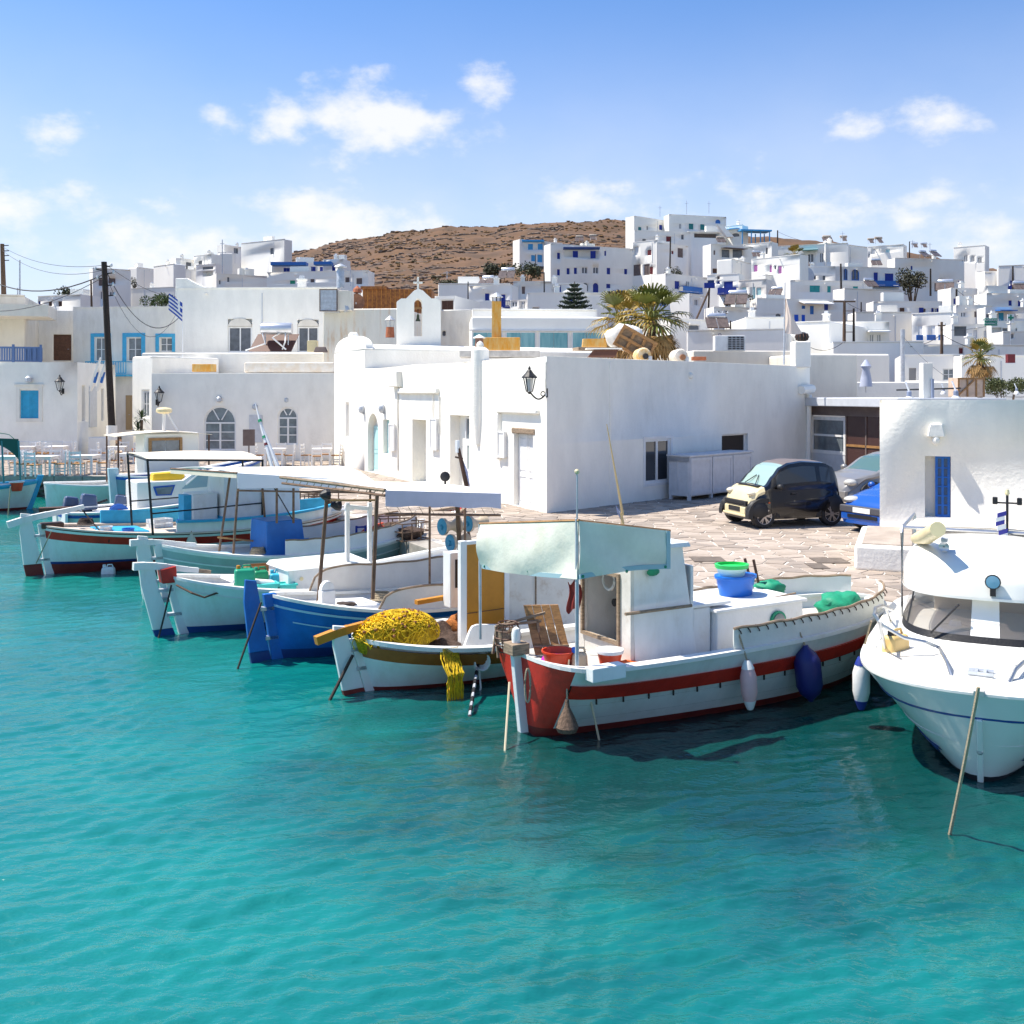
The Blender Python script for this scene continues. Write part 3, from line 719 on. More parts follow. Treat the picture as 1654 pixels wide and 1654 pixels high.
    a, _ = PRF.uz(985, 600); m = MB(fr); m.box(a-.02, a+.05, -.015, .01, .1, zt-.1); m.build('wall_joint', PLASTER, t, bevel=.007)
    a, z0 = PRF.uz(1130, 660); 
quay_house()
p, z0 = PLF.uz(884, 634); pos = K+UL*(p-.02); lamp_bracket('wall_lantern', 'black scrolled lantern jutting from the corner of the large quay house', (pos.x, pos.y, z0), atan2(-.25, -1), 1.08, .44)
m = MB(); 
# white cabinet standing against the right side
def cabinet():
    a0, _ = PRF.uz(1112, 800, -.9); a1 = PRF.uz(1212, 800, -.9)[0]; h = 1.28
    t = thing('cabinet', 'low white panelled cabinet under the dark window beside the black car', 'cabinet', K+UR*a0+V2(-UR.y, UR.x)*-1.0, PRF.ang)
    L_ = a1-a0; MB().box(0, L_, .05, .8, .12, h).build('body', GREYW, t, bevel=.01)
    MB().box(-.05, L_+.05, 0, .85, h, h+.05).build('top', GREYW, t, bevel=.01)
    for i in range(3):
        m = MB(); w = L_/3; ring(m, w*i+.03, w*(i+1)-.03, .16, h-.04, .09, .015, .05); m.box(w*i+.1, w*(i+1)-.1, .035, .052, .2, h-.1); m.build('door_panel', GREYW, t)
    for i in range(2):
        m = MB(); w = .36; m.box(-.03, .05, .1+w*i, .1+w*i+.03, .2, h-.1); m.box(-.03,.0,.06,.8,h-.14,h-.04); m.build('side_panel', GREYW, t)
    for x in (0, L_/3, 2*L_/3, L_-.09):
        for y in (.06, .7): MB().box(x, x+.09, y, y+.09, 0, .13).build('leg', GREYW, t)
cabinet()

# ---------------------------------------------------------------- the chapel at its far end
def chapel():
    o = K+UL*aChap; L_ = aL-aChap; ax = V2(-UL.y, UL.x)
    t = thing('chapel', 'white barrel-vaulted chapel with a rounded gable end behind the quay house', 'chapel', (o.x, o.y, QZ), PLF.ang)
    zt = 5.0; pk = PLF.uz(569, 540)[1]-QZ
    a, b, zl, zh = PLF.rect(558,562.5,652,706)
    D = 11.5
    mb = MB(); mb.wall((0,0), (1,0), L_, -.2, zt, [(a-aChap, b-aChap, zl-QZ, zh-QZ, False, .2)], back=False); mb.wall((0,D), (0,-1), D, -.2, zt); mb.wall((L_,0), (0,1), D, -.2, zt); mb.wall((L_,D), (-1,0), L_, -.2, zt)
    finish_walls(mb, 'wall', PLASTER, t, .1)
    MB().box(a-aChap, b-aChap, .18, .22, zl-QZ, zh-QZ).build('slit_window', GREYW, t)
    c = L_/2; n = 16; zz = zt-.05
    arc = lambda r, h: [(c+r*cos(pi*i/n), zz+h*sin(pi*i/n)**.9) for i in range(n+1)]
    m = MB(); m.prism(arc(L_/2-.25, pk-zt-.35), .35, D-.1); m.build('vault', PLASTER, t, smooth=True, ang=30)
    m = MB(); m.prism([(0, zz)]+[(c+(L_/2)*cos(pi-pi*i/n), zz+(pk-zt)*sin(pi*i/n)**.8) for i in range(n+1)]+[(L_, zz)], 0, .4); m.build('gable', PLASTER, t, bevel=.1)
    m = MB(); m.box(c-.3, c+.3, 0, .4, pk-.1, pk+.12, .12, .05); m.build('gable_knob', PLASTER, t, bevel=.08)
chapel()
def belfry():
    Y = 45.5; c = P(676, 545, Y); pl = Pl((c.x, c.y), (1, .12)); pl.o = V2(c.x, c.y)
    t = thing('bell_tower', 'small white arched belfry with a hanging bronze bell', 'belfry', (c.x, c.y, c.z-.9), pl.ang)
    b = c.z-.9; q = lambda x, y: (pl.uz(x, y)[0], pl.uz(x, y)[1]-b)
    prof = [(641,545),(641,487),(648,482),(656,482),(664,474),(669,469),(676,466.5),(683,469),(688,474),(697,482),(705,482),(712,487),(712,545)]
    out = [q(x, y) for x, y in prof]; out = [(out[0][0], 0)]+out[1:-1]+[(out[-1][0], 0)]
    x0, x1 = q(669,500)[0], q(682,500)[0]; zs = q(676,492)[1]; zb = .95; r = (x1-x0)/2; cc = (x0+x1)/2
    arch = [(x0, zb), (x0, zs)]+[(cc-r*cos(pi*i/10), zs+r*1.5*sin(pi*i/10)) for i in range(1, 10)]+[(x1, zs), (x1, zb)]
    # left and right halves round the opening
    mb = MB(); th = .75
    left = [p for p in out if p[0] <= cc+.001]; right = [p for p in out if p[0] > cc-.001]
    top = max(p[1] for p in out); mid = [(p) for p in arch if p[0] <= cc+1e-6]; midr = [p for p in arch if p[0] >= cc-1e-6]
    mb.prism(left+([(cc, top)] if left[-1][0] < cc-.01 else [])+mid[::-1]+[(cc, zb), (cc, 0)], 0, th)
    mb.prism(([(cc, top)] if right[0][0] > cc+.01 else [])+right+[(cc, 0), (cc, zb)]+midr[::-1], 0, th)
    mb.build('tower', PLASTER, t)
    MB().box(cc-.35, cc+.35, .25, .45, q(676,497)[1]-.03, q(676,497)[1]+.05).build('bell_beam', WOOD, t)
    zb_ = q(676,518)[1]; k = (q(676,506)[1]-zb_)
    MB().lathe([(.34*k,0),(.3*k,.15*k),(.2*k,.35*k),(.18*k,.75*k),(.1*k,.95*k),(.03*k,1*k)], (cc,.35,zb_), 12).build('bell', mat('bronze', (.10,.12,.08), .45, metal=.7), t, smooth=True)
    MB().tube([(cc,.35,zb_+k),(cc,.35,q(676,497)[1])], .02).build('bell_chain', BLACK, t)
    m = MB(); m.box(cc-.04, cc+.04, .3, .4, top-.02, top+.55).box(cc-.2, cc+.2, .3, .4, top+.26, top+.34); m.build('cross', PLASTER2, t)
belfry()

# ---------------------------------------------------------------- a general flat-roofed house set from its outline in the view
def hx(o, u): return frame(o, u)
def flat_house(label, x0, x1, ytop, Y, dy=0., depth=6., m=PLASTERF, wins=(), lw=(), rw=(), base=None, name='house', group=None, bevel=.06, cat='house', parapet=None, yb=None, extra=None):
    A = V2((x0-827)/F*Y, Y); Y1 = Y+dy; B = V2((x1-827)/F*Y1, Y1); pl = Pl(A, B-A); L_ = (B-A).length
    zt = CZ-(ytop-HZ)/F*Y
    if base is None: base = min(ground_z(A.x, A.y, False), ground_z(B.x, B.y, False))-.8
    if yb is not None: base = CZ-(yb-HZ)/F*Y
    t = thing(name, label, cat, (A.x, A.y, base), pl.ang, group); H = zt-base
    inw = V2(-pl.u.y, pl.u.x); scr = lambda p: 827+F*p.x/p.y
    if Y > 85:       # keep the outline within what is seen of it
        while depth > 2.5 and (scr(B+inw*depth) > x1+5 or scr(A+inw*depth) < x0-5): depth -= .4
    planes = {'f': (pl, (0,0), (1,0), L_), 'l': (Pl(A+inw*depth, -inw), (0,depth), (0,-1), depth), 'r': (Pl(B, inw), (L_,0), (0,1), depth)}
    mb = MB(); todo = []
    for key, ws in (('f', wins), ('l', lw), ('r', rw)):
        p, o, u, LL = planes[key]; holes = []
        for w in ws:
            wx0, wx1, wy0, wy1, st = w[:5]; a, b, zl, zh = p.rect(wx0, wx1, wy0, wy1); zl -= base; zh -= base
            if a > b: a, b = b, a
            zl = max(zl, .05); zh = min(zh, H-.1); a = max(a, .08); b = min(b, LL-.08)
            if b-a < .1 or zh-zl < .1: continue
            col = w[5] if len(w) > 5 else None
            if st == 'awn': todo.append((st, o, u, a, b, zl, zh, col)); continue
            rec = {'porch': 1.4, 'n': .3}.get(st, .14); arch = st[0] == 'a'
            holes.append((a, b, zl, zh, arch, rec)); todo.append((st, o, u, a, b, zl, zh, col))
        mb.wall(o, u, LL, 0, H, holes)
    mb.wall((L_,depth), (-1,0), L_, 0, H)
    wo = finish_walls(mb, 'wall', m, t, bevel)
    if Y >= 90: outer_bevel(wo, L_, depth, H, .14)
    for st, o, u, a, b, zl, zh, col in todo:
        fr = frame(o, u); pxw = (b-a)/Y*F
        if st == 's':
            if pxw >= 9: shutters(t, fr, a+.02, b-.02, zl+.02, zh-.02, col, .05, slats=Y < 90)
            else:
                q = MB(fr); q.box(a+.02, b-.02, .07, .12, zl+.02, zh-.02); q.box(a+.02, (a+b)/2-.02, .04, .08, zl+.02, zh-.02); q.box((a+b)/2+.02, b-.02, .04, .08, zl+.02, zh-.02); q.build('shutter', col, t)
        elif st in ('g', 'ag'):
            if pxw >= 16: (arched_window if st == 'ag' else window)(t, fr, a, b, zl, zh, .09, fm=col or WHITE)
            else:
                q = MB(fr); ring(q, a, b, zl, zh, min(.12, (b-a)*.14), .04, .13); q.box((a+b)/2-.05, (a+b)/2+.05, .05, .12, zl, zh); w_ = q.build('window', col or WHITE, t)
                MB(fr).box(a, b, .12, .14, zl, zh).build('pane', DARKW, w_)
        elif st == 'd': MB(fr).box(a, b, .06, .12, zl, zh).build('door', col, t) if pxw < 12 else door(t, fr, a, b, zl, zh, col, .05)
        elif st in ('k', 'ak'): MB(fr).box(a, b, .11, .14, zl, zh).build('window', DARKW, t)
        elif st == 'as':
            MB(fr).box(a, b, .08, .13, zl, zh).build('shutter', col, t)
        elif st == 'porch': MB(fr).box(a, b, 1.36, 1.4, zl, zh).build('porch_back', col or m, t)
        elif st == 'n': MB(fr).box(a, b, .26, .3, zl, zh).build('niche_back', col or m, t)
        elif st == 'awn': MB(fr).hexa([(a,-1.2,zl),(b,-1.2,zl),(b,0,zh-.1),(a,0,zh-.1),(a,-1.2,zl+.1),(b,-1.2,zl+.1),(b,0,zh),(a,0,zh)]).build('awning', col, t)
        elif st == 'bal': balcony(t, fr, a, b, zl, zh-zl, col, -.7, .7, panel=Y > 100)
        elif st == 'panel': MB(fr).box(a, b, -.03, .05, zl, zh).build('wall_panel', col, t)
    if Y > 58 and L_ > 3:       # the small things every roof carries: a stair hut, a chimney, a rain spout
        r = random.Random(int(x0*7+ytop*3)); k = r.random()
        if k < .42 and Y > 90: a = r.uniform(.1, .6)*L_; MB().box(a, a+min(2.2, L_*.3), depth*.45, depth*.8, H-.02, H+r.uniform(.5, 1.3)).build('stair_hut', m, t)
        if r.random() < .6: a = r.uniform(.1, .9)*L_; mb = MB(); mb.box(a-.22, a+.22, depth*.3, depth*.3+.44, H-.02, H+.7).box(a-.28, a+.28, depth*.3-.06, depth*.3+.5, H+.7, H+.78); mb.build('chimney', m, t); MB().box(a-.14, a+.14, depth*.3+.08, depth*.3+.36, H+.78, H+.98).build('chimney_cap', GREYW, t)
        if r.random() < .7: a = r.uniform(.15, .85)*L_; MB().box(a-.05, a+.05, -.4, .05, H-.35, H-.28).build('rain_spout', m, t)
        if r.random() < .5: a = r.uniform(.1, .9)*L_; MB().box(a-.03, a+.03, -.05, .02, max(.2, H-3.4), H-.3).build('drainpipe', GREYW, t)
        mb = MB(); mb.box(.02, L_-.02, -.045, .25, H-.02, H+.05); mb.build('parapet_cap', m, t)
    return t, pl, base, L_, H
def fa(*w): return tuple((q[0]*.25393, q[1]*.25393, 350+q[2]*.25393, 350+q[3]*.25393)+tuple(q[4:]) for q in w)
def fb(*w): return tuple((300+q[0]*.25393, 300+q[1]*.25393, 350+q[2]*.25393, 350+q[3]*.25393)+tuple(q[4:]) for q in w)
def fc(*w): return tuple((700+q[0]*.25393, 700+q[1]*.25393, 320+q[2]*.25393, 320+q[3]*.25393)+tuple(q[4:]) for q in w)
def fd(*w): return tuple((1000+q[0]*.20556, 1000+q[1]*.20556, 320+q[2]*.20556, 320+q[3]*.20556)+tuple(q[4:]) for q in w)
def fe(*w): return tuple((1314+q[0]*.20556, 1314+q[1]*.20556, 340+q[2]*.20556, 340+q[3]*.20556)+tuple(q[4:]) for q in w)

# ---------------------------------------------------------------- houses of the left end
t, pl, bs, L_, H = flat_house('white corner house with bright turquoise closed shutters behind the tables', -60, 125, 585, 50, 0, 4.8, PLASTER,
    wins=fa((125,250,1103,1298,'s',CYAN)), rw=fa((523,545,1075,1298,'n',GREYW), (646,662,1095,1298,'n',GREYW)), base=QZ-.1, bevel=.12)
fr = frame((0,0), (1,0)); a, b, zl, zh = pl.rect(26.4, 68.6, 622, 681.5); mm = MB(fr); ring(mm, a, b, zl-bs, zh-bs, .17, -.04, .06); mm.box(a-.08, b+.08, -.07, .03, zh-bs-.02, zh-bs+.05); mm.build('window_surround', PLASTER2, t)
mm = MB(fr); mm.box(-.05, L_+.03, -.035, .02, 0, .95); mm.build('plinth', PLASTER, t, bevel=.02)
for x, lab in ((102, 'black lantern on the front of the house with turquoise shutters'),):
    q = P(x, 628, 49.9); lamp_bracket('wall_lantern', lab, (q.x, q.y-.02, q.z-.1), -pi/2, 1.2, .3)
q = P(48, 614, 49.95); mm = MB(); mm.lathe([(.07,-.12),(.16,-.06),(.16,.1),(.05,.2)], (0,-.12,0), 8); o = mm.build('bulkhead_lamp', GALV); o.location = q; tag(o, 'small caged lamp above the turquoise shutters', 'wall lamp')
# grey pipes and shutter leaf on its lane side
prs = Pl(V2((125-827)/F*50, 50), (0.0001, 1)); a, z0 = prs.uz(148, 690); mm = MB(); mm.box(0,.05,0,.9,0,2.0); o = mm.build('open_shutter', GREYW, t); a = prs.uz(143.5, 660)[0]; o.location = (L_-.02+.02, a-.0, prs.uz(147,690)[1]-bs)
for x, lab in ((157,'left of the two leaning furled flags on the lane corner'), (168,'right of the two leaning furled flags on the lane corner')):
    Yq = 48.8; a, b_ = P(x-4, 612, Yq), P(x+5, 578, Yq-.8); f_ = thing('furled_flag', lab, 'flag', a, 0, 'furled flags over the lane')
    MB().tube([(0,0,0), b_-a], .035).build('pole', WHITE, f_); d = (b_-a)
    mm = MB(); mm.tube([d*.95, d*.6+Vector((-.05,0,-.25)), d*.25+Vector((-.15,0,-.5)), d*.05+Vector((-.2,0,-.6))], [.04,.13,.12,.05], 6); mm.cur = 1; mm.tube([d*.55+Vector((.02,-.1,-.2)), d*.3+Vector((-.05,-.1,-.45))], .07, 6); mm.build('cloth', [WHITE, ROYAL], f_, smooth=True)
t, *_ = flat_house('cream terrace house with a slate blue railing at the left edge of the roofs', -70, 40, 475, 60, 1, 7, PLASTERC, rw=fa((86,116,690,832,'d',GREYW),(137,158,700,836,'n',GREYW)), bevel=.1)
q = P(0, 497, 59); mm = MB(); mm.box(-4.5, 2.2, -1.6, 2, -.5, .15); o = mm.build('roof_canopy', PLASTERC, t); o.location = t.matrix_world.inverted() @ q if False else (q.x-t.location.x, q.y-t.location.y, q.z-t.location.z)
def blue_rail():
    a = P(-40, 582, 55.5); b = P(67, 582, 56.5); d = V2(b.x-a.x, b.y-a.y); t = thing('terrace_railing', 'slate blue wooden terrace railing above the turquoise shuttered house', 'railing', (a.x, a.y, a.z-.3), atan2(d.y, d.x))
    h = 1.05; m_ = mat('slate blue paint', (.12,.20,.38), .6); L_ = d.length
    MB().box(0, L_, 0, .07, h-.1, h).build('top_rail', m_, t); MB().box(0, L_, 0, .07, .25, .33).build('bottom_rail', m_, t)
    n = 26
    for i in range(n):
        x = L_*i/n; MB().box(x, x+(.09 if i < 19 else .17), .01, .05, .3, h-.05).build('baluster', m_, t)
    for x in (.6, L_*.55, L_-.1): MB().box(x, x+.12, -.02, .1, 0, h+.12).build('post', m_, t)
blue_rail()
flat_house('white house with a dark brown double door above the terrace', 55, 124, 500, 66, .5, 7, PLASTER2, wins=fa((340,452,750,915,'d',BROWN)))
t, pl, bs, L_, H = flat_house('white upper house with three windows framed in sky blue', 118, 300, 497, 65, -.5, 7, PLASTER2,
    wins=fa((606,680,768,920,'g'), (812,905,768,920,'g'), (1018,1098,768,858,'g')), bevel=.06, base=QZ-.2)
fr = frame((0,0), (1,0))
for q in fa((578,706,742,922), (780,924,740,922), (990,1117,744,860)):
    a, b, zl, zh = pl.rect(*q); mm = MB(fr); w = .62 if q[2] < 560 and q[0] > 150 and q[0] < 240 else .5; w = (b-a)*.17
    mm.box(a, a+w, -.04, .03, zl-bs, zh-bs).box(b-w, b, -.04, .03, zl-bs, zh-bs).box(a+w, b-w, -.04, .03, zh-bs-w, zh-bs); mm.build('window_surround', SKYB, t)
q = fa((585,842,922,1005))[0]; a, b, zl, zh = pl.rect(*q); balcony(t, fr, a, b, zl-bs, zh-zl, SKYB, -.9, .9)
q = fa((800,842,1136,1356))[0]; a, b, zl, zh = pl.rect(*q); door(t, fr, a, b, zl-bs, zh-bs, mat('tan door', (.42,.30,.16), .6), -.03)

# the arched house in front of it and the tall wall behind
t, pl, bs, L_, H = flat_house('white house with an arched glass door and arched window behind the boats', 245, 560, 603, 49.5, -.4, 5.5, PLASTER,
    wins=fb((116,318,1205,1486,'ag'), (585,712,1212,1450,'ag'), (405,488,1262,1436,'panel',GREYW)), base=QZ-.1, bevel=.12)
for x, y, lab in ((355,645,'small lamp over the arched glass door'), (464,646,'small lamp over the arched window'), (413,657,'small lamp over the notice board')):
    q = P(x, y, 49.4); mm = MB(); mm.lathe([(.05,-.14),(.13,-.08),(.13,.06),(.04,.14)], (0,-.1,0), 8); mm.box(-.05,.05,-.1,.1,.1,.16); o = mm.build('bulkhead_lamp', GALV); o.location = q; tag(o, lab, 'wall lamp', 'small lamps on the arched house')
q = P(264, 646, 49.4); lamp_bracket('wall_lantern', 'black lantern on the left end of the arched house', (q.x-.3, q.y-.02, q.z-.1), -pi/2+.6, 1.2, .32)
flat_house('white stepped block rising behind the arched house roof', 229, 556, 570, 55.6, -.5, 6, PLASTER, base=QZ, bevel=.1, lw=fa((905,950,1110,1270,'n',GREYW)))
flat_house('narrow white lane wall left of the arched house', 214, 246, 576, 52.6, -1.0, 4, PLASTER, base=QZ, bevel=.1, lw=fa((895,905,1150,1350,'n',GREYW)), wins=fa((905,945,1110,1272,'g')))
t, pl, bs, L_, H = flat_house('tall blank white building with arched balcony doors above the solar boiler', 283, 545, 466, 62.5, -.5, 7, PLASTER,
    wins=fb((268,422,650,862,'n',WHITE), (711,845,655,862,'n',WHITE)), bevel=.1)
fr = frame((0,0), (1,0))
for q in fb((270,420,700,862), (713,845,700,862)):
    a, b, zl, zh = pl.rect(*q); window(t, fr, a, b, zl-bs, zh-bs, .08, 2, 1, gm=DARKW, w=.08); c = (a+b)/2; r = (b-a)/2
    MB(fr).prism([(c+r*cos(pi*i/12), zh-bs+.02+r*.68*sin(pi*i/12)) for i in range(13)], -.05, .2).build('arch_panel', PLASTERC, t)
a, b = pl.uz(283,450), pl.uz(345,467); mm = MB(fr); z_ = H; n = 10
mm.prism([(0, z_-.3)]+[(.0 if i == 0 else (b[0])*i/n, z_-.02+(a[1]-b[1]+.0)*(max(0, 1-max(0, (i/n-.3)/.7)))**1.6) for i in range(n+1)]+[(b[0], z_-.3)], 0.02, .45); mm.build('swept_parapet', PLASTER, t, bevel=.05)
# ================================================================ THE TOWN ON THE HILLSIDE
LB = mat('mid blue shutters', (.03,.16,.50), .6, .1, 3); NB = mat('navy shutters', (.008,.03,.26), .6, .15, 3); LTB = mat('bright blue shutters', (.05,.33,.66), .6, .1, 3)
GD = mat('green door', (.02,.20,.20), .6, .1, 3); GREY = mat('grey concrete', (.36,.36,.36), .9, .2, 3, .3, 10); BRS = mat('brown shutters', (.16,.12,.11), .7, .2, 3)
CF = mat('warm white wash', (.78,.75,.69), .9, .06, .4, stain=(.6,.54,.45), st=.4, ss=.3, streak=3)
FH = flat_house
def hh(fn, label, x0, x1, ytop, Y, dy=0., wins=(), lw=(), rw=(), depth=7., m=PLASTERF, **k):
    q = fn((x0, x1, ytop, ytop))[0]
    return FH(label, q[0], q[1], q[2], Y, dy, depth, m, wins=fn(*wins), lw=fn(*lw), rw=fn(*rw), bevel=.12, **k)
# the centre of the hill
hh(fc, 'white house with bright blue shutters on two floors at the edge of the bare hillside', 548, 822, 262, 192, 5, depth=10, wins=((575,715,272,326,'porch'),(575,600,0,0,'k') and (622,648,362,402,'s',LTB),(662,693,360,408,'s',LTB),(753,778,287,303,'s',LTB)), lw=())
q = P(861, 389, 190.5); mm = MB(); mm.box(-2.0, 2.0, -.6, .6, -.2, .12); o = mm.build('porch_beam', LTB); tag(o, 'bright blue beam over the upper porch of the hillside edge house', 'beam'); o.location = q
for x, lab in ((857,'left'), (873,'right')):
    a = P(x, 397, 191); mm = MB(); mm.box(-.45,.45,-.05,.05,-.55,.5); o = mm.build('porch_shutter', LTB); o.location = (a.x, a.y+1.2, a.z); tag(o, lab+' bright blue porch shutter of the house at the edge of the bare hillside', 'shutter', 'blue porch shutters')
hh(fc, 'large white house with navy shutters, arched windows and a wide blue topped balcony', 745, 1272, 290, 160, 6, depth=12, wins=((787,806,347,388,'s',NB),(787,805,452,492,'s',NB),(832,1055,326,380,'porch'),(1088,1099,335,367,'s',NB),
    (848,867,445,485,'s',NB),(894,913,442,483,'s',NB),(942,982,437,483,'ag'),(1013,1052,437,483,'ag'),(1103,1125,443,485,'s',NB),(1214,1233,450,485,'s',NB),(947,985,540,592,'ak'),(1015,1050,540,600,'as',NB),(1100,1126,545,573,'s',NB)))
q = P(939.5, 402, 159.5); mm = MB(); mm.box(-2.8, 2.7, -.9, .5, -.1, .16); o = mm.build('balcony_canopy', DKBLUE); o.location = q; tag(o, 'dark blue flat canopy over the balcony of the large navy shuttered house', 'canopy')
for x, lab in ((929.5,'left'),(958,'right')):
    q = P(x, 411, 162); mm = MB(); mm.box(-.4,.4,-.05,.05,-.6,.55); o = mm.build('balcony_door', NB); o.location = (q.x, q.y+.1, q.z); tag(o, lab+' navy balcony door of the large house with the canopy', 'door', 'navy balcony doors')
hh(fd, 'lavender shaded white house with a maroon window and a glazed corner porch', 105, 300, 350, 166, -3, depth=9, wins=((112,153,380,450,'n',GREYW),(222,253,407,450,'s',MAROON),(112,170,522,610,'s',BRS),(196,240,520,605,'s',BRS),(240,266,540,598,'s',MAROON),(42,66,555,597,'s',LB)))
hh(fd, 'plain white house with one tall brown window beside the telegraph pole', 296, 545, 350, 163, 4, depth=9, wins=((411,428,414,440,'s',MAROON),(460,503,393,467,'s',BRS)))
hh(fd, 'white hilltop house with a fabric hood over its window', 118, 400, 140, 186, 6, depth=9, wins=((150,175,226,272,'s',GD),(216,228,220,250,'k'),(315,340,210,250,'s',NB),(360,428,188,232,'awn',CANVASC)))
hh(fd, 'highest white house with teal shutters and a blue arched doorway on the hilltop', 392, 842, 128, 188, 3, depth=10, wins=((470,490,200,242,'g'),(548,584,200,246,'s',GD),(638,671,205,250,'s',GD),(757,797,168,200,'as',LB)))
hh(fd, 'low white terrace block under the hilltop houses with a maroon doorway', 120, 560, 254, 178, 2, depth=8, wins=((183,210,320,346,'k'),(283,298,303,347,'s',BRS),(370,410,300,342,'s',MAROON),(488,508,288,325,'k')))
hh(fd, 'white porch wing with a dark shade roof below the highest house', 540, 840, 262, 180, 1, depth=5, wins=((590,790,272,312,'porch',BRS),(548,798,258,272,'awn',BLACK)))
hh(fd, 'white wing beside the outside stair with a light blue pergola front', 832, 968, 222, 182, -2, depth=8, wins=((880,945,276,304,'ak'),(838,945,240,250,'awn',LTB)))
mm = MB(); a = P(1165,372,179); mm.add([(-.6,0,.9),(.2,0,.9),(2.2,0,-1.1),(1.0,0,-1.1),(-.6,1.5,.9),(.2,1.5,.9),(2.2,1.5,-1.1),(1.0,1.5,-1.1)], [(0,1,2,3),(7,6,5,4),(0,3,7,4),(1,5,6,2),(0,4,5,1),(3,2,6,7)]); o = mm.build('outside_stair', PLASTERF); o.location = a; tag(o, 'sloping white outside stair running down from the hilltop house', 'stair')
def pergola(label, x0, x1, y0, y1, Y, n=3, m=LTB, dep=4., slope=.3):
    a, b = P(x0, y0, Y), P(x1, y0, Y); h = (y1-y0)/F*Y; t = thing('pergola', label, 'pergola', (a.x, a.y, a.z-h), 0, None); L_ = b.x-a.x
    m_ = MB(); m_.hexa([(-.3,-.5,h-.1),(L_+.3,-.5,h-.25),(L_+.3,dep,h-.25+slope),(-.3,dep,h-.1+slope),(-.3,-.5,h+.15),(L_+.3,-.5,h),(L_+.3,dep,h+slope),(-.3,dep,h+.15+slope)]); m_.build('roof', m, t)
    for i in range(n+1):
        for y in (0, dep-.3): MB().box(L_*i/n-.08, L_*i/n+.08, y-.08, y+.08, -.6, h-.05).build('post', m, t)
pergola('light blue pergola standing alone on the hilltop right of the highest house', 1199, 1243, 372, 388, 178, 3, LTB)
hh(fd, 'wide white house with two brown glazed bays on its upper floor', 720, 1052, 362, 156, 3, depth=9, wins=((742,756,410,446,'s',BRS),(806,868,404,466,'k'),(892,970,404,468,'k'),(735,783,553,590,'s',BROWN),(815,880,557,577,'k'),(800,974,396,404,'awn',BRS)))
hh(fd, 'long white house under the pale pergola with a narrow slit window', 975, 1200, 366, 160, -3, depth=9, wins=((1152,1168,390,440,'k'),))
hh(fd, 'white house with mauve shutters in the middle of the hillside', 890, 1060, 478, 137, 6, depth=9, wins=((1058,1088,525,579,'s',PINK),), )
hh(fd, 'lavender shaded wing of the mauve shuttered house with an arched mauve niche', 1040, 1420, 482, 137, -5, depth=9, wins=((1058,1088,525,579,'s',PINK),(1181,1201,525,585,'as',PINK),(1221,1236,530,560,'k'),(1250,1278,532,594,'s',PINK)))
hh(fd, 'big white house with a green awning and two arched windows near the small hill palm', 1190, 1800, 382, 161, -4, depth=11, wins=((1478,1532,435,507,'ag'),(1576,1608,430,507,'ag'),(1440,1562,406,418,'awn',GD)))
hh(fe, 'rounded white house with teal shutters under a row of rooftop solar heaters', 95, 425, 252, 158, 5, depth=10, wins=((-2,0,0,0,'k') and (47,80,336,410,'ag'),(224,288,362,412,'s',TEAL)))
hh(fd, 'white house with a royal blue door and a low blue balcony by the grey bush', 365, 692, 592, 131, 5, depth=8, wins=((437,474,652,714,'d',NB),(525,554,650,714,'g'),(470,625,700,740,'bal',LB)))
hh(fd, 'white house with a navy double door behind a navy balcony', 690, 942, 606, 129, -2, depth=8, wins=((770,791,612,638,'s',BRS),(770,791,650,676,'s',NB),(823,894,655,745,'d',NB),(787,940,706,750,'bal',NB),(692,748,645,688,'s',DKBLUE)))
hh(fd, 'white house with three pale aqua doors beside the rooftop heater', 938, 1156, 650, 126, -2, depth=8, m=CF, wins=((967,1001,700,758,'d',AQUA),(1042,1071,700,792,'d',AQUA),(1082,1116,705,762,'d',AQUA)))
hh(fd, 'white house with one small dark window left of the steel flagpole', 1150, 1345, 600, 134, 3, depth=7, wins=((1158,1179,683,717,'s',BRS),))
hh(fd, 'white house with a round fan unit and tiny windows on the middle slope', 1310, 1700, 550, 143, -2, depth=8, wins=((1357,1381,607,641,'s',BRS),(1532,1546,610,640,'k'),(1600,1620,610,645,'k')))
mm = MB(); mm.lathe([(1.5,0),(1.5,.5),(1.2,.55)], (0,0,0), 14, 'y'); o = mm.build('fan_unit', GREYW); o.location = P(1300, 446, 140.8); o.scale = (.8,-.6,.8); tag(o, 'round pale fan unit on the wall between two small hillside windows', 'fan')
hh(fd, 'white house with teal shuttered windows on the right slope', 1345, 1990, 646, 127, 2, depth=8, wins=((1498,1580,686,740,'s',TEAL),(1636,1664,690,742,'s',TEAL),(1838,1878,692,745,'s',TEAL)))
hh(fd, 'white house with several bright blue doors under a white canopy', 1082, 1800, 788, 107, 3, depth=9, wins=((1435,1464,843,871,'s',LB),(1500,1531,847,913,'d',LB),(1611,1644,813,880,'d',NB),(1376,1411,914,973,'s',mat('vivid blue door',(.01,.10,.60),.5)),(1434,1463,915,973,'s',mat('vivid blue door',(.01,.10,.60),.5)),(1230,1272,908,930,'ak'),(1410,1640,795,840,'awn',CANVASW)))
hh(fd, 'low white block with three tiny dark vents under the rooftop heater', 745, 1084, 856, 99, 1, depth=8, wins=((740,757,885,895,'k'),(775,792,885,895,'k'),(836,856,886,897,'k')))
hh(fd, 'narrow white house with a lattice window beside the leaning brace pole', 552, 690, 752, 112, 3, depth=8, wins=((592,623,790,850,'g'),(540,560,770,830,'k')))
hh(fd, 'small white stepped house with a stair wall behind the big palm', -140, 560, 770, 113, 1, depth=8, wins=((318,370,788,850,'s',LB),(480,552,800,830,'k')))
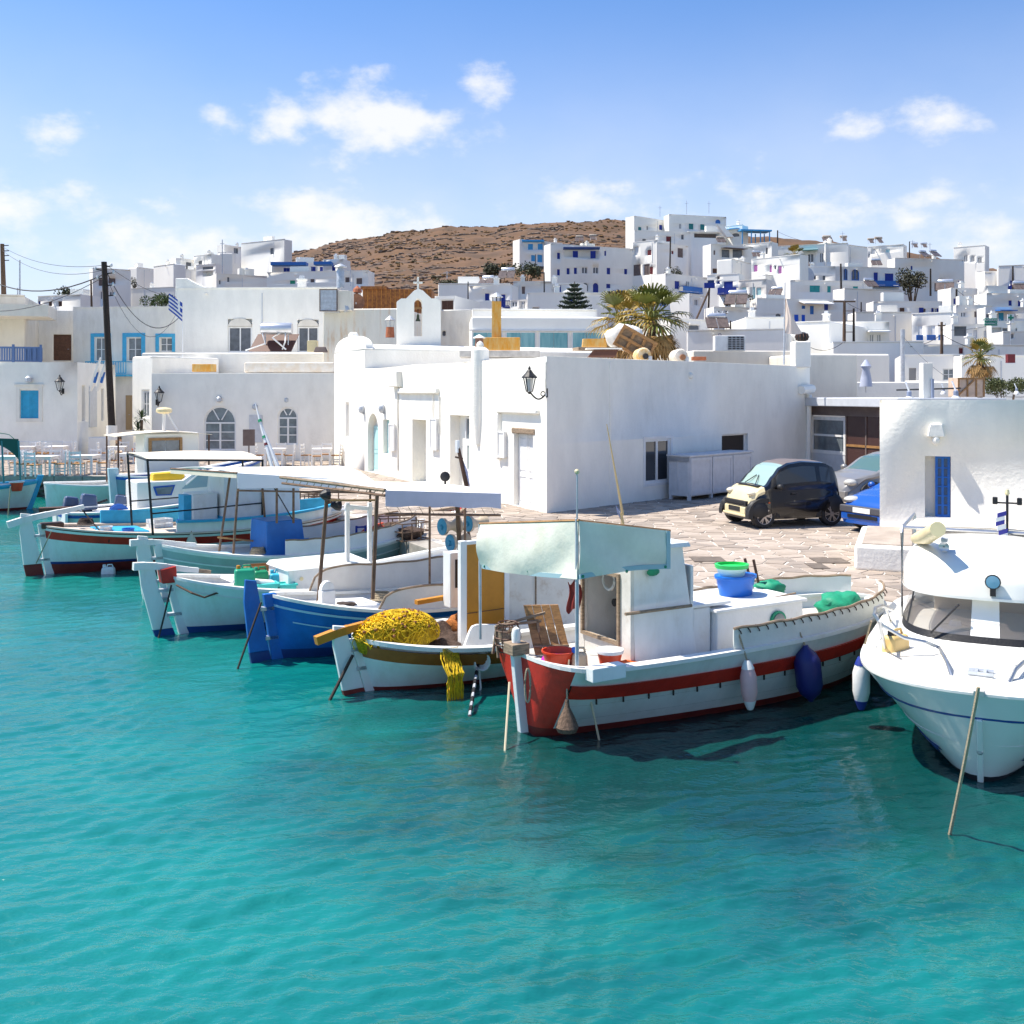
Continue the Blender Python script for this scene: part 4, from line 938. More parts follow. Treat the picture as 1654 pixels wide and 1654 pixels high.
hh(fd, 'low white house with a dark overhang behind the palm', 400, 700, 950, 84, 1, depth=8, wins=((550,628,1000,1040,'k'),(650,668,930,955,'k')))
t_, *_q = hh(fd, 'long lavender shaded white wall with a painted blue word behind the air conditioner', 530, 1320, 1042, 73, -2, depth=10)
hh(fd, 'plain white block rising behind the pale hanging flag', 990, 1320, 938, 82, 0, depth=8)
hh(fd, 'large blank white block right of the black chimney cowl', 1312, 1660, 980, 80, -2, depth=9)
# the right end
hh(fe, 'white house with arched windows, blue doors and a blue railed terrace', 130, 672, 440, 142, 2, depth=10, wins=((236,268,457,547,'ag',LB),(299,359,462,550,'ag',LB),(473,506,487,572,'d',NB),(561,628,495,588,'d',NB),(445,670,556,592,'bal',LB)))
hh(fe, 'stepped white house with pale windows behind the blue railed terrace', 425, 706, 286, 166, -3, depth=10, wins=((458,484,305,342,'s',GREYW),(568,600,305,330,'s',AQUA),(425,447,340,372,'g')))
hh(fe, 'long white terrace house under the large blue pergola', 640, 1185, 374, 152, 2, depth=9, wins=((764,779,435,467,'s',NB),(992,1021,537,587,'s',NB),(950,973,570,636,'d',BRS),(1138,1166,550,587,'s',NB),(1165,1175,360,400,'k')))
hh(fe, 'big square white house with pale arched windows and a rounded balcony on the right skyline', 1100, 1348, 292, 168, -3, depth=12, wins=((1180,1213,350,405,'ag'),(1238,1267,357,405,'ag'),(1290,1324,366,416,'ag'),(1280,1346,415,480,'panel',PLASTERF)))
hh(fe, 'white house with navy doors at the right edge of the skyline', 1452, 1760, 436, 153, -2, depth=9, wins=((1545,1571,550,612,'s',NB),(1588,1612,555,600,'s',LB),(1530,1660,592,612,'bal',NB)))
hh(fe, 'low white side house with a high chimney near the right edge', 1345, 1470, 476, 160, 0, depth=8, wins=((1340,1400,486,500,'n',GREYW),))
hh(fe, 'rounded cream house below the blue railed terrace', 245, 700, 612, 121, 3, depth=9, m=CF)
hh(fe, 'low white house with blue and grey shuttered windows above the blue door row', 470, 1012, 716, 111, 0, depth=8, wins=((598,629,770,791,'k'),(677,716,763,802,'s',BROWN),(828,866,762,806,'s',NB),(866,882,770,800,'s',BRS),(926,942,765,808,'s',NB),(942,968,768,806,'g'),(968,985,765,808,'s',NB)))
hh(fe, 'cream white house with three narrow blue shutters along its wall', 1080, 1315, 610, 118, 1, depth=8, wins=((1100,1119,690,736,'s',NB),(1204,1231,690,742,'s',NB)))
hh(fe, 'lavender shaded side block with one tall blue shutter', 1288, 1372, 604, 117.2, -2, depth=8, wins=((1302,1326,660,717,'s',NB),))
hh(fe, 'long white house with a very wide navy shutter at the right edge', 1360, 1780, 650, 115, 1, depth=8, wins=((1533,1559,705,749,'s',NB),(1606,1665,708,754,'s',NB)))
hh(fe, 'white house with a grey shop window behind the concrete poles', 1120, 1405, 746, 106, 0, depth=8, wins=((1264,1313,792,840,'s',BRS),(1156,1196,798,838,'g')))
hh(fe, 'white house with a turquoise door under a thin awning near the green cross', 1350, 1780, 762, 104, 0, depth=8, wins=((1454,1496,804,866,'d',mat('turquoise door',(.03,.30,.45),.5)),(1425,1560,782,796,'awn',LB),(1357,1382,815,842,'k')))
hh(fe, 'cream topped white house stepping above the row of blue fenced doors', 330, 775, 800, 95, 0, depth=8, m=CF)
hh(fe, 'lavender shaded house with three arch headed white doors and blue gates', 772, 1092, 812, 93, -2, depth=8, wins=((820,856,905,985,'d',WHITE),(920,956,905,985,'d',WHITE),(1030,1077,912,990,'d',LB)))
for i, (x0, x1) in enumerate(((808,860),(886,955),(971,1038),(1054,1117))):
    q = fe((x0, x1, 978, 1020))[0]; a, b = P(q[0], q[2], 91), P(q[1], q[3], 91); m_ = MB(); w = a.x-b.x
    t_ = thing('blue_gate', ['leftmost', 'second', 'third', 'rightmost'][i]+' of the four low blue gates under the arch headed doors', 'gate', (a.x, a.y-i*.15, b.z), 0, 'low blue gates'); ww = b.x-a.x; h_ = a.z-b.z
    ring(m_, 0, ww, 0, h_, .12, -.04, .04); m_.build('gate_frame', LB, t_); MB().box(.1, ww-.1, -.02, .02, .1, h_-.1).build('gate_panel', mat('gate blue', (.06,.14,.42), .6), t_)
hh(fe, 'white shop with a wide dark window and two pale doors', 1085, 1402, 896, 89, 0, depth=7, wins=((1106,1202,910,986,'k'),(1255,1286,938,1005,'d',GREYW),(1337,1366,945,1006,'d',GREYW),(1090,1220,893,906,'awn',GREYW)))
hh(fe, 'white house behind the green sign at the right edge', 1398, 1800, 872, 88, 0, depth=7, wins=((1405,1480,920,990,'n',CF),(1486,1600,925,950,'k')))
hh(fe, 'cream end house with one small window at the right edge', 1490, 1800, 952, 85.5, 0, depth=6, m=CF, wins=((1552,1575,970,1005,'k'),))
hh(fe, 'long pale lavender house with a small awning over two windows', -60, 595, 880, 86, -1, depth=8, wins=((443,469,975,1032,'g'),(500,528,975,1032,'g'),(418,602,942,962,'awn',CANVASW)))
hh(fe, 'low white rooftop block behind the furled parasol', 148, 870, 1036, 73, -1, depth=8, wins=((860,968,1065,1095,'panel',PLASTERF),))
hh(fe, 'white house with one dark red door panel near the red shed', 850, 1660, 1058, 75, 0, depth=8, wins=((1146,1176,1080,1138,'s',MAROON),))
hh(fe, 'white yard house with two grey doors behind the painted pillar', 690, 1175, 1138, 63, -1, depth=7, wins=((750,806,1238,1336,'d',mat('grey door',(.30,.29,.28),.6)),(1015,1109,1243,1336,'g',GREYW)))
hh(fe, 'cream yard wall house with a white drainpipe beside the furled parasol', 262, 600, 1128, 61, 0, depth=7, m=CF)
hh(fe, 'white house with a broken plaster patch and dark red shutter by the small palm', 1165, 1700, 1142, 61, 0, depth=7, wins=((1522,1580,1118+24,1192,'s',MAROON),))
# the left slope
hh(fa, 'white house with brown windows on two floors behind the leaning pole', 590, 832, 325, 152, 3, depth=9, wins=((628,652,398,440,'s',BRS),(690,735,392,426,'s',BRS),(640,663,475,527,'g'),(695,732,475,506,'g')))
hh(fa, 'stepped white house without front windows on the left slope', 872, 985, 322, 175, 3, depth=8)
hh(fa, 'plain lavender shaded block on the left slope', 975, 1105, 318, 173, -4, depth=9)
hh(fa, 'long low white wall house at the foot of the plain block', 780, 1112, 460, 158, -3, depth=6)
hh(fa, 'left half of the paired white houses below the skyline terrace', 1145, 1240, 264, 202, 3, depth=8, wins=((1183,1216,290,332,'k'),))
hh(fa, 'right half of the paired white houses with a shaded balcony', 1232, 1345, 250, 204, -3, depth=8, wins=((1262,1286,280,305,'k'),))
hh(fa, 'low white balcony house in front of the paired houses', 1245, 1372, 308, 198, -2, depth=6, wins=((1288,1356,318,336,'k'),(1288,1356,345,380,'porch')))
hh(fa, 'white garden wall house left of the paired houses', 1110, 1250, 335, 199, 1, depth=6)
hh(fb, 'left wing of the long skyline house with a small balcony window', 245, 362, 178, 208, 4, depth=9, wins=((306,334,200,234,'k'),))
hh(fb, 'long lavender shaded skyline house at the top of the left slope', 352, 627, 170, 207, -6, depth=11, wins=((537,562,200,239,'k'),))
hh(fb, 'white terrace below the long skyline house', 215, 300, 230, 203, 1, depth=7)
hh(fb, 'low white house with navy shutters under a blue fascia in front of the bare hill', 548, 940, 288, 152, 3, depth=9, wins=((622,663,325,356,'s',NB),(674,693,320,353,'s',NB),(704,743,317,351,'s',NB),(784,828,317,354,'s',NB),(853,876,318,353,'s',NB)))
hh(fb, 'tall end block of the blue fascia house', 872, 1002, 276, 153, -1, depth=8, wins=((930,952,308,346,'s',NB),))
for x0, x1, y, lab in ((545,770,302,'left'), (818,930,299,'right')):
    q = fb((x0, x1, y, y))[0]; a, b = P(q[0], q[2], 150.5), P(q[1], q[2], 150.5); mm = MB(); mm.box(0, b.x-a.x, -.6, 1.2, -.2, .25); o = mm.build('roof_fascia', LB); o.location = a; tag(o, lab+' blue fascia along the roof of the navy shuttered low house', 'fascia')
hh(fb, 'blank white house with one slit on the left foot of the bare hill', 195, 520, 362, 121, 3, depth=8, m=CF, wins=((212,222,405,430,'k'),(264,278,385,415,'k')))
hh(fb, 'long low white house with small grey and green windows', 516, 1162, 356, 118, -2, depth=8, wins=((662,696,405,428,'s',GREENP),(793,818,396,418,'s',BRS),(1014,1042,385,418,'s',BRS),(1084,1122,390,430,'s',BRS)))
hh(fa, 'low white house with small brown windows over the left roofs', 240, 512, 508, 97, -2, depth=8, wins=((242,258,537,572,'s',NB),(308,331,540,569,'s',BROWN),(370,395,537,571,'s',BROWN)))
# the middle foot of the hill
hh(fc, 'white house with a navy shutter and a blue balcony door left of the rusty chimney', 225, 500, 560, 97, -1, depth=8, wins=((327,355,605,652,'s',NB),(430,457,613,692,'d',NB),(455,495,655,692,'bal',NB)))
hh(fc, 'long low white roof house under the rooftop heater', 30, 490, 545, 106, 0, depth=8)
hh(fc, 'cream house front with a porch window by the blue door', 488, 605, 650, 90, -1, depth=6, m=CF, wins=((495,535,650,695,'g'),(555,582,655,708,'g'),(490,592,640,650,'awn',CF)))
hh(fc, 'white house with one grey window below the hillside bushes', 508, 752, 532, 103, 0, depth=8, m=CF, wins=((562,584,562,610,'s',BRS),))
hh(fc, 'white porch house with a navy door under a blue shade roof', 722, 950, 548, 105, -1, depth=7, wins=((782,812,553,598,'d',NB),(724,846,536,546,'awn',DKBLUE)))
hh(fc, 'long white garden wall behind the spiky pine', 598, 1110, 604, 88, 0, depth=5, wins=((862,888,630,676,'s',NB),(630,672,696,708,'k')))
hh(fc, 'small white house with a dark brown opening behind the belfry', -30, 135, 625, 66, -.5, depth=5, wins=((50,126,650,710,'s',BROWN),))
hh(fc, 'white stained house end behind the belfry with a little grey vent', 46, 240, 712, 62, -.5, depth=5, m=PLASTER2, wins=((44,76,845,876,'k'),))
t_, pl, bs, L_, H = hh(fc, 'flat modern house with a row of turquoise curtained windows', 242, 1105, 752, 57, .5, depth=9)
fr = frame((0,0), (1,0))
for i, (x0, x1) in enumerate(((246,443),(458,655),(670,863),(878,1072))):
    q = fc((x0, x1, 848, 1000))[0]; a, b, zl, zh = pl.rect(*q)
    w_ = MB(fr); ring(w_, a, b, zl-bs, zh-bs, .07, -.06, .02); o = w_.build('window', WHITE, t_)
    for k in range(2): MB(fr).box(a+.07+(b-a-.14)*k/2, a+.05+(b-a-.14)*(k+1)/2, -.045, -.02, zl-bs+.06, zh-bs-.06).build('pane', TEALG, o)
q = fc((242,1105,838,846))[0]; a, b, zl, zh = pl.rect(*q); MB(fr).box(a-.1, b+.1, -.14, .02, zl-bs, zh-bs).build('eaves_trim', WHITE, t_)
hh(fc, 'low white roof step on the modern house', 245, 1045, 708, 61, .5, depth=4)
# ---------------------------------------------------------------- blocks right behind the quay house
FH('cream stained building with rust runs below the metal duct', 521, 655, 499, 53.5, -.5, 6, RUSTPL, base=QZ, bevel=.08)
FH('low white parapet roof behind the palm and the air conditioner', 1120, 1310, 566, 44, .5, 6, PLASTERC, base=QZ, bevel=.06)
FH('plain cream block between the chimney cowl and the furled parasol', 1300, 1386, 571, 41, .4, 4.5, PLASTERC, base=QZ, bevel=.1)
FH('long low white yard wall behind the porch roof', 1370, 1560, 617, 48, 0, 1.0, PLASTER, base=QZ, bevel=.06, cat='wall', name='yard_wall')
def porch():
    Y = 38.5; a = P(1303, 650, Y); b = P(1470, 650, 33.5); d = V2(b.x-a.x, b.y-a.y); L_ = d.length; t = thing('glazed_porch', 'low glazed porch with a flat concrete roof between the quay house and the hut', 'porch', (a.x, a.y, QZ), atan2(d.y, d.x))
    zr = a.z-QZ; MB().box(-.1, L_, -.5, 4, zr-.12, zr+.18).build('roof', GREYW, t, bevel=.03); MB().box(0, L_, -.1, .1, zr-.45, zr-.12).build('roof_beam', BRS, t)
    fr = frame((0,0), (1,0)); pl = Pl((a.x, a.y), d)
    x0, x1 = pl.uz(1311, 700)[0], pl.uz(1367, 700)[0]; x2 = L_
    MB().box(x0-.2, x0, -.05, .1, 0, zr-.45).build('post', GREYW, t)
    o = window(t, fr, x0, x1, 1.0, zr-.5, 0, 1, 2, w=.12, gm=GLASS); MB().box(x0, x1, -.02, .06, 0, 1.0).build('panel', GREYW, t)
    n = 3
    for i in range(n):
        w = (x2-x1)/n; MB().box(x1+w*i+.03, x1+w*(i+1)-.03, 0, .03, .4, zr-.45).build('pane', mat('brown glass', (.07,.035,.03), .06, spec=.8), t); MB().box(x1+w*i-.03, x1+w*i+.03, -.03, .06, 0, zr-.45).build('mullion', BRS, t)
    MB().box(x1, x2, -.03, .05, zr-1.5, zr-1.42).build('rail', WOOD, t); MB().box(x1, x2, -.03, .05, 0, .4).build('panel', BRS, t)
porch()
# ---------------------------------------------------------------- the hut on the right
def hut():
    A = Gq(1421, 886); B = V2(A.x+9, A.y-3.4); u = (B-A).normalized(); pl = Pl(A, u); L_ = 5.2
    t = thing('quay_hut', 'small round-shouldered white hut with a blue barred window at the right edge', 'hut', (A.x, A.y, QZ), pl.ang); zt = pl.uz(1560, 646)[1]-QZ
    a, b, zl, zh = pl.rect(1494, 1536, 737, 836); mb = MB(); D = 1.2
    mb.wall((0,0), (1,0), L_, -.1, zt, [(a, b, zl-QZ, zh-QZ, False, .32)]); mb.wall((0,D), (0,-1), D, -.1, zt); mb.wall((L_,0), (0,1), D, -.1, zt); mb.wall((L_,D), (-1,0), L_, -.1, zt)
    w_ = finish_walls(mb, 'wall', PLASTER, t, .45)
    at = w_.data.attributes.new('bevel_weight_edge', 'FLOAT', 'EDGE'); cv = w_.data.vertices
    for e_ in w_.data.edges:
        p_, q_ = cv[e_.vertices[0]].co, cv[e_.vertices[1]].co; onb = lambda v: min(abs(v.x), abs(v.x-L_), abs(v.y), abs(v.y-D)) < .01; crn = lambda v: min(abs(v.x), abs(v.x-L_)) < .01 and min(abs(v.y), abs(v.y-D)) < .01
        if (p_.z > zt-.01 and q_.z > zt-.01) or (crn(p_) and crn(q_)): at.data[e_.index].value = 1
    md = w_.modifiers[0]; md.limit_method = 'WEIGHT'; md.segments = 6; md.use_clamp_overlap = False
    fr = frame((0,0), (1,0)); c = a+(b-a)*.40; z0, z1 = zl-QZ, zh-QZ
    MB().box(a-.02, b+.02, .3, .36, z0-.02, z1+.02).build('recess_back', PLASTER, t)
    o = window(t, fr, c, b-.01, z0, z1, .16, 2, 6, fm=mat('cobalt paint', (.01,.13,.50), .5, .15, 6), gm=mat('blue pane', (.03,.10,.22), .2, spec=.7), w=.05)
    x, z_ = pl.uz(1512, 703); m = MB(); m.box(x-.16, x+.16, -.12, .02, z_-QZ-.03, z_-QZ+.22, .05, .0); m.ball((x, -.06, z_-QZ-.1), (.08,.08,.1), 8, 6); m.build('lamp_box', PLASTER, t, bevel=.03)
    # whitewashed bench along its foot
    l0 = Gq(1380, 920); p2 = Pl(l0, u); L2 = 4.6
    t2 = thing('stone_bench', 'low whitewashed bench ledge with a stone top in front of the hut', 'bench', (l0.x, l0.y, QZ), pl.ang); h = p2.uz(1380, 880)[1]-QZ; dd = (A-l0).dot(V2(-u.y, u.x))
    MB().box(0, L2, 0, dd+.02, -.02, h).build('base', PLASTER, t2, bevel=.06)
    r = random.Random(2); x = .12
    while x < L2-.7:
        w = r.uniform(.5, .9); MB().box(x, x+w-.03, .12, dd-.1, h-.01, h+.025).build('slab', STONE2, t2, bevel=.01); x += w
hut()
# ================================================================ BOATS
class Boat:
    def __init__(s, name, label, near, head, L, B, sh, k=(.9,.5,.8), pq=((3,.6),(3,.6)), rake=(.25,.25), cat='fishing boat', group='moored fishing boats', dr=.3, shift=0.):
        s.h = V2(*head).normalized(); near = near+s.h*shift; s.p = near; s.L, s.B, s.sh, s.k, s.pq, s.rake, s.dr = L, B, sh, k, pq, rake, dr
        s.t = thing(name, label, cat, (near.x, near.y, 0), atan2(s.h.y, s.h.x), group); s.pl = Pl(near, s.h)
    def q3(s, a, t):      # through the two ends and the middle
        return a[0]*(1-t)*(1-2*t)+a[1]*4*t*(1-t)+a[2]*t*(2*t-1)
    def sheer(s, t): return s.q3(s.sh, t)
    def beam(s, t):
        e = s.pq[0] if t < .5 else s.pq[1]
        return s.B/2*max(0, 1-abs(2*t-1)**e[0])**e[1]
    def pt(s, t, z, side, off=0.):
        S_ = s.sheer(t); v = max(0, min(1, (z+s.dr)/(S_+s.dr))); k = s.q3((s.k[0], s.k[1], s.k[2]), t)
        bm0 = s.beam(t)*v**k; y = bm0+off*min(1, bm0/.12); x0 = -s.rake[0]*z/max(.1, s.sh[0]); x1 = s.L+s.rake[1]*z/max(.1, s.sh[2])
        return (x0+(x1-x0)*t, side*y, z)
    def zof(s, f, t): return f[1] if f[0] == 'z' else s.sheer(t)-f[1]
    def band(s, name, m, lo, hi, off=0., t0=0., t1=1., n=26, rows=4, sides=(-1, 1), th=0., parent=None, smooth=True):
        mb = MB()
        for sd in sides:
            def fn(a, b):
                t = t0+(t1-t0)*a; t = .5-.5*cos(pi*t) if (t0, t1) == (0., 1.) else t
                zl, zh = s.zof(lo, t), s.zof(hi, t); return s.pt(t, zl+(zh-zl)*b, sd, off)
            mb.grid(fn, n, rows)
        if off > .015:      # give a proud strake its edges
            for sd in sides:
                for e in (lo, hi):
                    def fe_(a, b):
                        t = t0+(t1-t0)*a; t = .5-.5*cos(pi*t) if (t0, t1) == (0., 1.) else t
                        return s.pt(t, s.zof(e, t), sd, off*b-.005)
                    mb.grid(fe_, n, 1)
        return mb.build(name, m, parent or s.t, smooth=smooth, ang=50)
    def deck(s, d, m=DECK, t0=.02, t1=.98, name='deck', camber=.04, n=22):
        def fn(a, b):
            t = t0+(t1-t0)*a; z = s.sheer(t)-d; p = s.pt(t, z, 1, -.04); y = max(.005, p[1]); w = 2*b-1
            return (p[0], w*y, z+camber*(1-w*w))
        return MB().grid(fn, n, 8).build(name, m, s.t, smooth=True)
    def inner(s, d, m, t0=.02, t1=.98, n=24):
        mb = MB()
        for sd in (-1, 1): mb.grid(lambda a, b: s.pt(t0+(t1-t0)*a, s.sheer(t0+(t1-t0)*a)-d*(1-b), sd, -.05), n, 2)
        return mb.build('bulwark_lining', m, s.t, smooth=True)
    def cap(s, m, w=.10, h=.045, t0=.0, t1=1., up=0., name='cap_rail', sides=(-1, 1), n=40):
        mb = MB()
        for sd in sides:
            def ring_(t):
                x, y, z = s.pt(t, s.sheer(t), sd); z += up; return [(x, y+sd*.03, z-.005), (x, y+sd*.03, z+h), (x, y-sd*min(w, abs(y)), z+h), (x, y-sd*min(w, abs(y)), z-.005)]
            rs = [ring_(.5-.5*cos(pi*(t0+(t1-t0)*i/n)) if (t0, t1) == (0., 1.) else t0+(t1-t0)*i/n) for i in range(n+1)]
            mb.add([p for r_ in rs for p in r_], [(i*4+j, i*4+(j+1) % 4, (i+1)*4+(j+1) % 4, (i+1)*4+j) for i in range(n) for j in range(4)]+[(0,1,2,3), (n*4+3, n*4+2, n*4+1, n*4)])
        return mb.build(name, m, s.t)
    def stem(s, m, end=0, w=.10, dep=.16, up=.12, z0=-.25, name='stem_post', n=8):
        mb = MB(); top = s.sh[0 if end == 0 else 2]+up; pts = []
        def xx(z): return -s.rake[0]*z/s.sh[0] if end == 0 else s.L+s.rake[1]*z/s.sh[2]
        sg = -1 if end == 0 else 1; zs = [z0+(top-z0)*i/n for i in range(n+1)]
        poly = [(xx(z)+sg*dep*.6, z) for z in zs]+[(xx(z)-sg*dep*.4, z) for z in reversed(zs)]
        return mb.prism(poly, -w/2, w/2).build(name, m, s.t, bevel=.012)
    def rudder(s, m, w=.36, up=.30, gap=.07, z0=-.25, lean=.0, boot=None, zb=.12):
        x = lambda z: -s.rake[0]*z/s.sh[0]-gap-lean*z; top = s.sh[0]+up; z1 = zb
        mb = MB(); mb.prism([(x(z1), z1), (x(top), top), (x(top)-w*.55, top+.03), (x(top*.75)-w*.8, top*.75), (x(z1)-w, z1)], -.03, .03)
        o = mb.build('rudder', m, s.t, bevel=.01)
        MB().prism([(x(z0), z0), (x(z1), z1), (x(z1)-w, z1), (x(z0)-w, z0)], -.03, .03).build('rudder_foot', boot or m, o)
        for z in (.3, top*.62):
            MB().box(x(z)-.03, x(z)+gap+.05, -.05, .05, z, z+.05).build('rudder_hinge', GALV, o)
        return o
    def tiller(s, m, a, b, r=.045):
        """curved tiller between two sight points on the boat's centre plane"""
        (ua, za), (ub, zb) = s.pl.uz(*a), s.pl.uz(*b); mb = MB(); n = 6; vs = []
        for i in range(n): 
            f, g = i/n, (i+1)/n; q = lambda f: (ua+(ub-ua)*f, 0, za+(zb-za)*f+.05*sin(pi*f)*(1-f)); mb.bar(q(f), q(g+.02), r*2*(1-.35*f), r*2.2*(1-.4*f))
        return mb.build('tiller', m, s.t)
    def L3(s, px, py, off=0.): u, z = s.pl.uz(px, py, off); return (u, off, z)
    def loc(s, p):
        d = V2(p.x, p.y)-s.p; return (d.dot(s.h), d.dot(V2(-s.h.y, s.h.x)), p.z)
    def at(s, u, off, z): q = s.p+s.h*u+V2(-s.h.y, s.h.x)*off; return Vector((q.x, q.y, z))
    def post(s, px, y0, y1, off, r=.024, m=RUSTPOLE, name='awning_post', dx=0):
        a, b = s.L3(px+dx, y1, off), s.L3(px, y0, off); return MB().tube([a, b], r).build(name, m, s.t)
    def dodger(s, m, t0, t1, h, side=-1, n=14, off=.0, round0=False, name='weather_cloth', rail=True, railm=RUSTPOLE, thick=.02):
        """a cloth or board bulwark standing on the gunwale"""
        def fn(a, b):
            t = t0+(t1-t0)*a; x, y, z = s.pt(t, s.sheer(t), side); hh_ = h
            if round0: hh_ = h*sqrt(max(.0, min(1, 1-(1-min(1, a/.16))**2)))
            return (x, y-side*.03+side*off, z+.03+hh_*b+.008*sin(a*40)*b*(0 if name != 'weather_cloth' else 1))
        o = MB().sheet(fn, n*2 if round0 else n, 3, thick).build(name, m, s.t, smooth=True)
        if rail:
            pts = [fn(i/(n*2), 1) for i in range(n*2+1)]; MB().tube([(x, y, z+.01) for x, y, z in pts], .018).build('cloth_rail', railm, o)
        return o
def hang_rope(name, label, a, b, sag=.1, r=.012, m=ROPE, cat='rope', group=None, n=10, k=5):
    a, b = Vector(a), Vector(b); o = MB().tube([(b-a)*i/n+Vector((0,0,-sag*4*(i/n)*(1-i/n))) for i in range(n+1)], r, k).build(name, m); o.location = a
    return tag(o, label, cat, group)
def fender(label, top, ln, r, m, tip=None, rope_to=None, name='fender', lean=0.):
    t = thing(name, label, 'fender', top, 0, 'fenders hung over the side'); t.rotation_euler = (0, lean, 0)
    MB().lathe([(.03,0),(.045,-.03),(r*.75,-.11),(r,-.2),(r,-ln+.2),(r*.75,-ln+.1),(.045,-ln+.03),(.03,-ln)], k=14).build('body', m, t, smooth=True)
    if tip:
        for z0, z1 in ((0,-.1), (-ln+.1,-ln)): MB().lathe([(.032,z0),(.05,z0-.03*(1 if z0 == 0 else -0)),(r*.78,z1 if z0 == 0 else z0)] if z0 == 0 else [(r*.78,z0),(.05,z1+.02),(.034,z1-.01)], k=12).build('end_cap', tip, t, smooth=True)
    if rope_to: MB().tube([(0,0,-.02), Vector(rope_to)-Vector(top)], .012, 5).build('lanyard', ROPE, t)
    return t
HD = (.82, .57)

# ------------------------------------------------ the red bowed boat in front
b1 = Boat('fishing_boat', 'white fishing boat with a deep red bow, red rubbing stripe and green awning cloth', Gw(850,1182), (.86,.51), 5.55, 2.15, (.90,.86,.99), k=(1.0,.42,.62), pq=((14,.36),(3.2,.55)), rake=(.10,.28))
def red_boat():
    b = b1; tr = .032
    for i, (zl, zh) in enumerate(((('z',-.3),('z',.10)),)): b.band('boot_top', DKRED, zl, zh)
    b.band('red_bow', RED, ('z',.10), ('s',.0), t0=.0, t1=tr, n=16)
    # planked sides: each strake laid slightly over the one below
    lo = [('z',.10), ('z',.22), ('z',.33), ('z',.42), ('s',.365)]
    for i in range(4): b.band('strake', HULLB, lo[i], lo[i+1], t0=tr, t1=1., off=-.004*(i % 2), n=64, rows=2, sides=(-1,)); b.band('strake', HULLB, lo[i], lo[i+1], t0=tr, t1=1., off=-.004*(i % 2), n=64, rows=2, sides=(1,))
    b.band('rub_rail', RED, ('s',.365), ('s',.19), off=.035, t0=tr, t1=1., n=64)
    b.band('upper_strake', HULLB, ('s',.19), ('s',.0), t0=tr, t1=1., n=64, rows=2)
    b.inner(.16, WHITE); b.deck(.16); b.cap(HULLW, .13, .04)
    b.stem(HULLB, 0, .085, .16, .12); b.stem(HULLW, 1, .1, .14, .0)
    x0 = -.10*.98-.04; MB().box(x0-.11, x0+.12, -.11, .11, .93, 1.06).build('stem_collar', WOODG, b.t, bevel=.01)
    MB().lathe([(.05,0),(.055,.1),(.04,.16),(.01,.18)], (x0,0,1.06), 10).build('stem_head', WHITE, b.t, smooth=True)
    # fastenings weeping under the rubbing strake, a bollard beam over the bow quarter
    for i in range(13):
        t = .09+.06*i; x, y, z = b.pt(t, b.sheer(t)-.38, -1, .004); MB().box(x-.008, x+.008, y-.006, y+.01, z-.06, z).build('fastening', ROPED, b.t)
    x, y, z = b.pt(.05, .9, -1); MB().box(x-.03, x+.42, y-.14, y+.02, z-.10, z+.06).build('bow_beam', HULLB, b.t, bevel=.015)
    # wheelhouse
    u0 = b.pl.uz(1019, 1000, -.52)[0]; u1 = b.pl.uz(1116, 980, -.52)[0]; zb, zt = .74, b.pl.uz(1060, 886, -.5)[1]; w = .54
    m = MB(); th = .05; dz0, dz1 = b.pl.uz(975, 1030, 0)[1], b.pl.uz(975, 925, 0)[1]
    m.hexa([(u0+.05,-w,zb),(u1+.08,-w,zb),(u1+.08,-w+th,zb),(u0+.05,-w+th,zb),(u0,-w+.03,zt),(u1-.12,-w+.03,zt),(u1-.12,-w+th+.03,zt),(u0,-w+th+.03,zt)])
    m.hexa([(u0+.05,w-th,zb),(u1+.08,w-th,zb),(u1+.08,w,zb),(u0+.05,w,zb),(u0,w-th-.03,zt),(u1-.12,w-th-.03,zt),(u1-.12,w-.03,zt),(u0,w-.03,zt)])
    m.box(u1+.02, u1+.07, -w+.05, w-.05, zb, zt-.25)
    o = m.build('wheelhouse', WHITE, b.t, bevel=.012); dw = .36
    m = MB(); m.box(u0-.02, u0+.03, -w, -dw+.05, zb, zt).box(u0-.02, u0+.03, .42, w, zb, zt).box(u0-.015, u0+.03, -dw+.05, .42, zb, dz0).box(u0-.02, u0+.03, -dw+.05, .42, dz1, zt)
    m.build('door_wall', mat('grubby white paint', (.66,.64,.60), .55, .12, 5, .15, 30, stain=(.36,.25,.15), st=.6, ss=4), o)
    m = MB(); ring(m, 0, 1, 0, 1, .1, 0, 1); m2 = MB(lambda a, y, z: (u0-.05+.04*y, -dw+.02+(.80)*a-.0, dz0-.03+(dz1-dz0+.06)*z)); ring(m2, 0, 1, 0, 1, .05, 0, 1); m2.build('door_frame', WOODG, o)
    MB().hexa([(u0-.1,-w-.06,zt),(u1-.06,-w-.06,zt),(u1-.06,w+.06,zt),(u0-.1,w+.06,zt),(u0-.08,-w-.04,zt+.06),(u1-.08,-w-.04,zt+.06),(u1-.08,w+.04,zt+.06),(u0-.08,w+.04,zt+.06)]).build('wheelhouse_roof', WHITE, o, bevel=.012)
    MB().box(u0+.5, u0+.56, -.42, .42, zb+.05, zt-.12).build('interior_shade_panel', mat('interior shade', (.05,.05,.055), .6), o)  # control panel spread into a dark sheet for the shaded wheelhouse interior
    for i, (yy, zz) in enumerate(((-.1,1.55),(.12,1.35))): MB().lathe([(.05,0),(.05,.03)], (u0+.22,yy,zz), 10, 'x').build('gauge', BLACK, o)
    MB().tube([(u0+.2+.0, .2+.12*cos(a), 1.62+.12*sin(a)) for a in [pi*2*i/12 for i in range(13)]], .02, 5).build('hose_coil', WHITE, o)
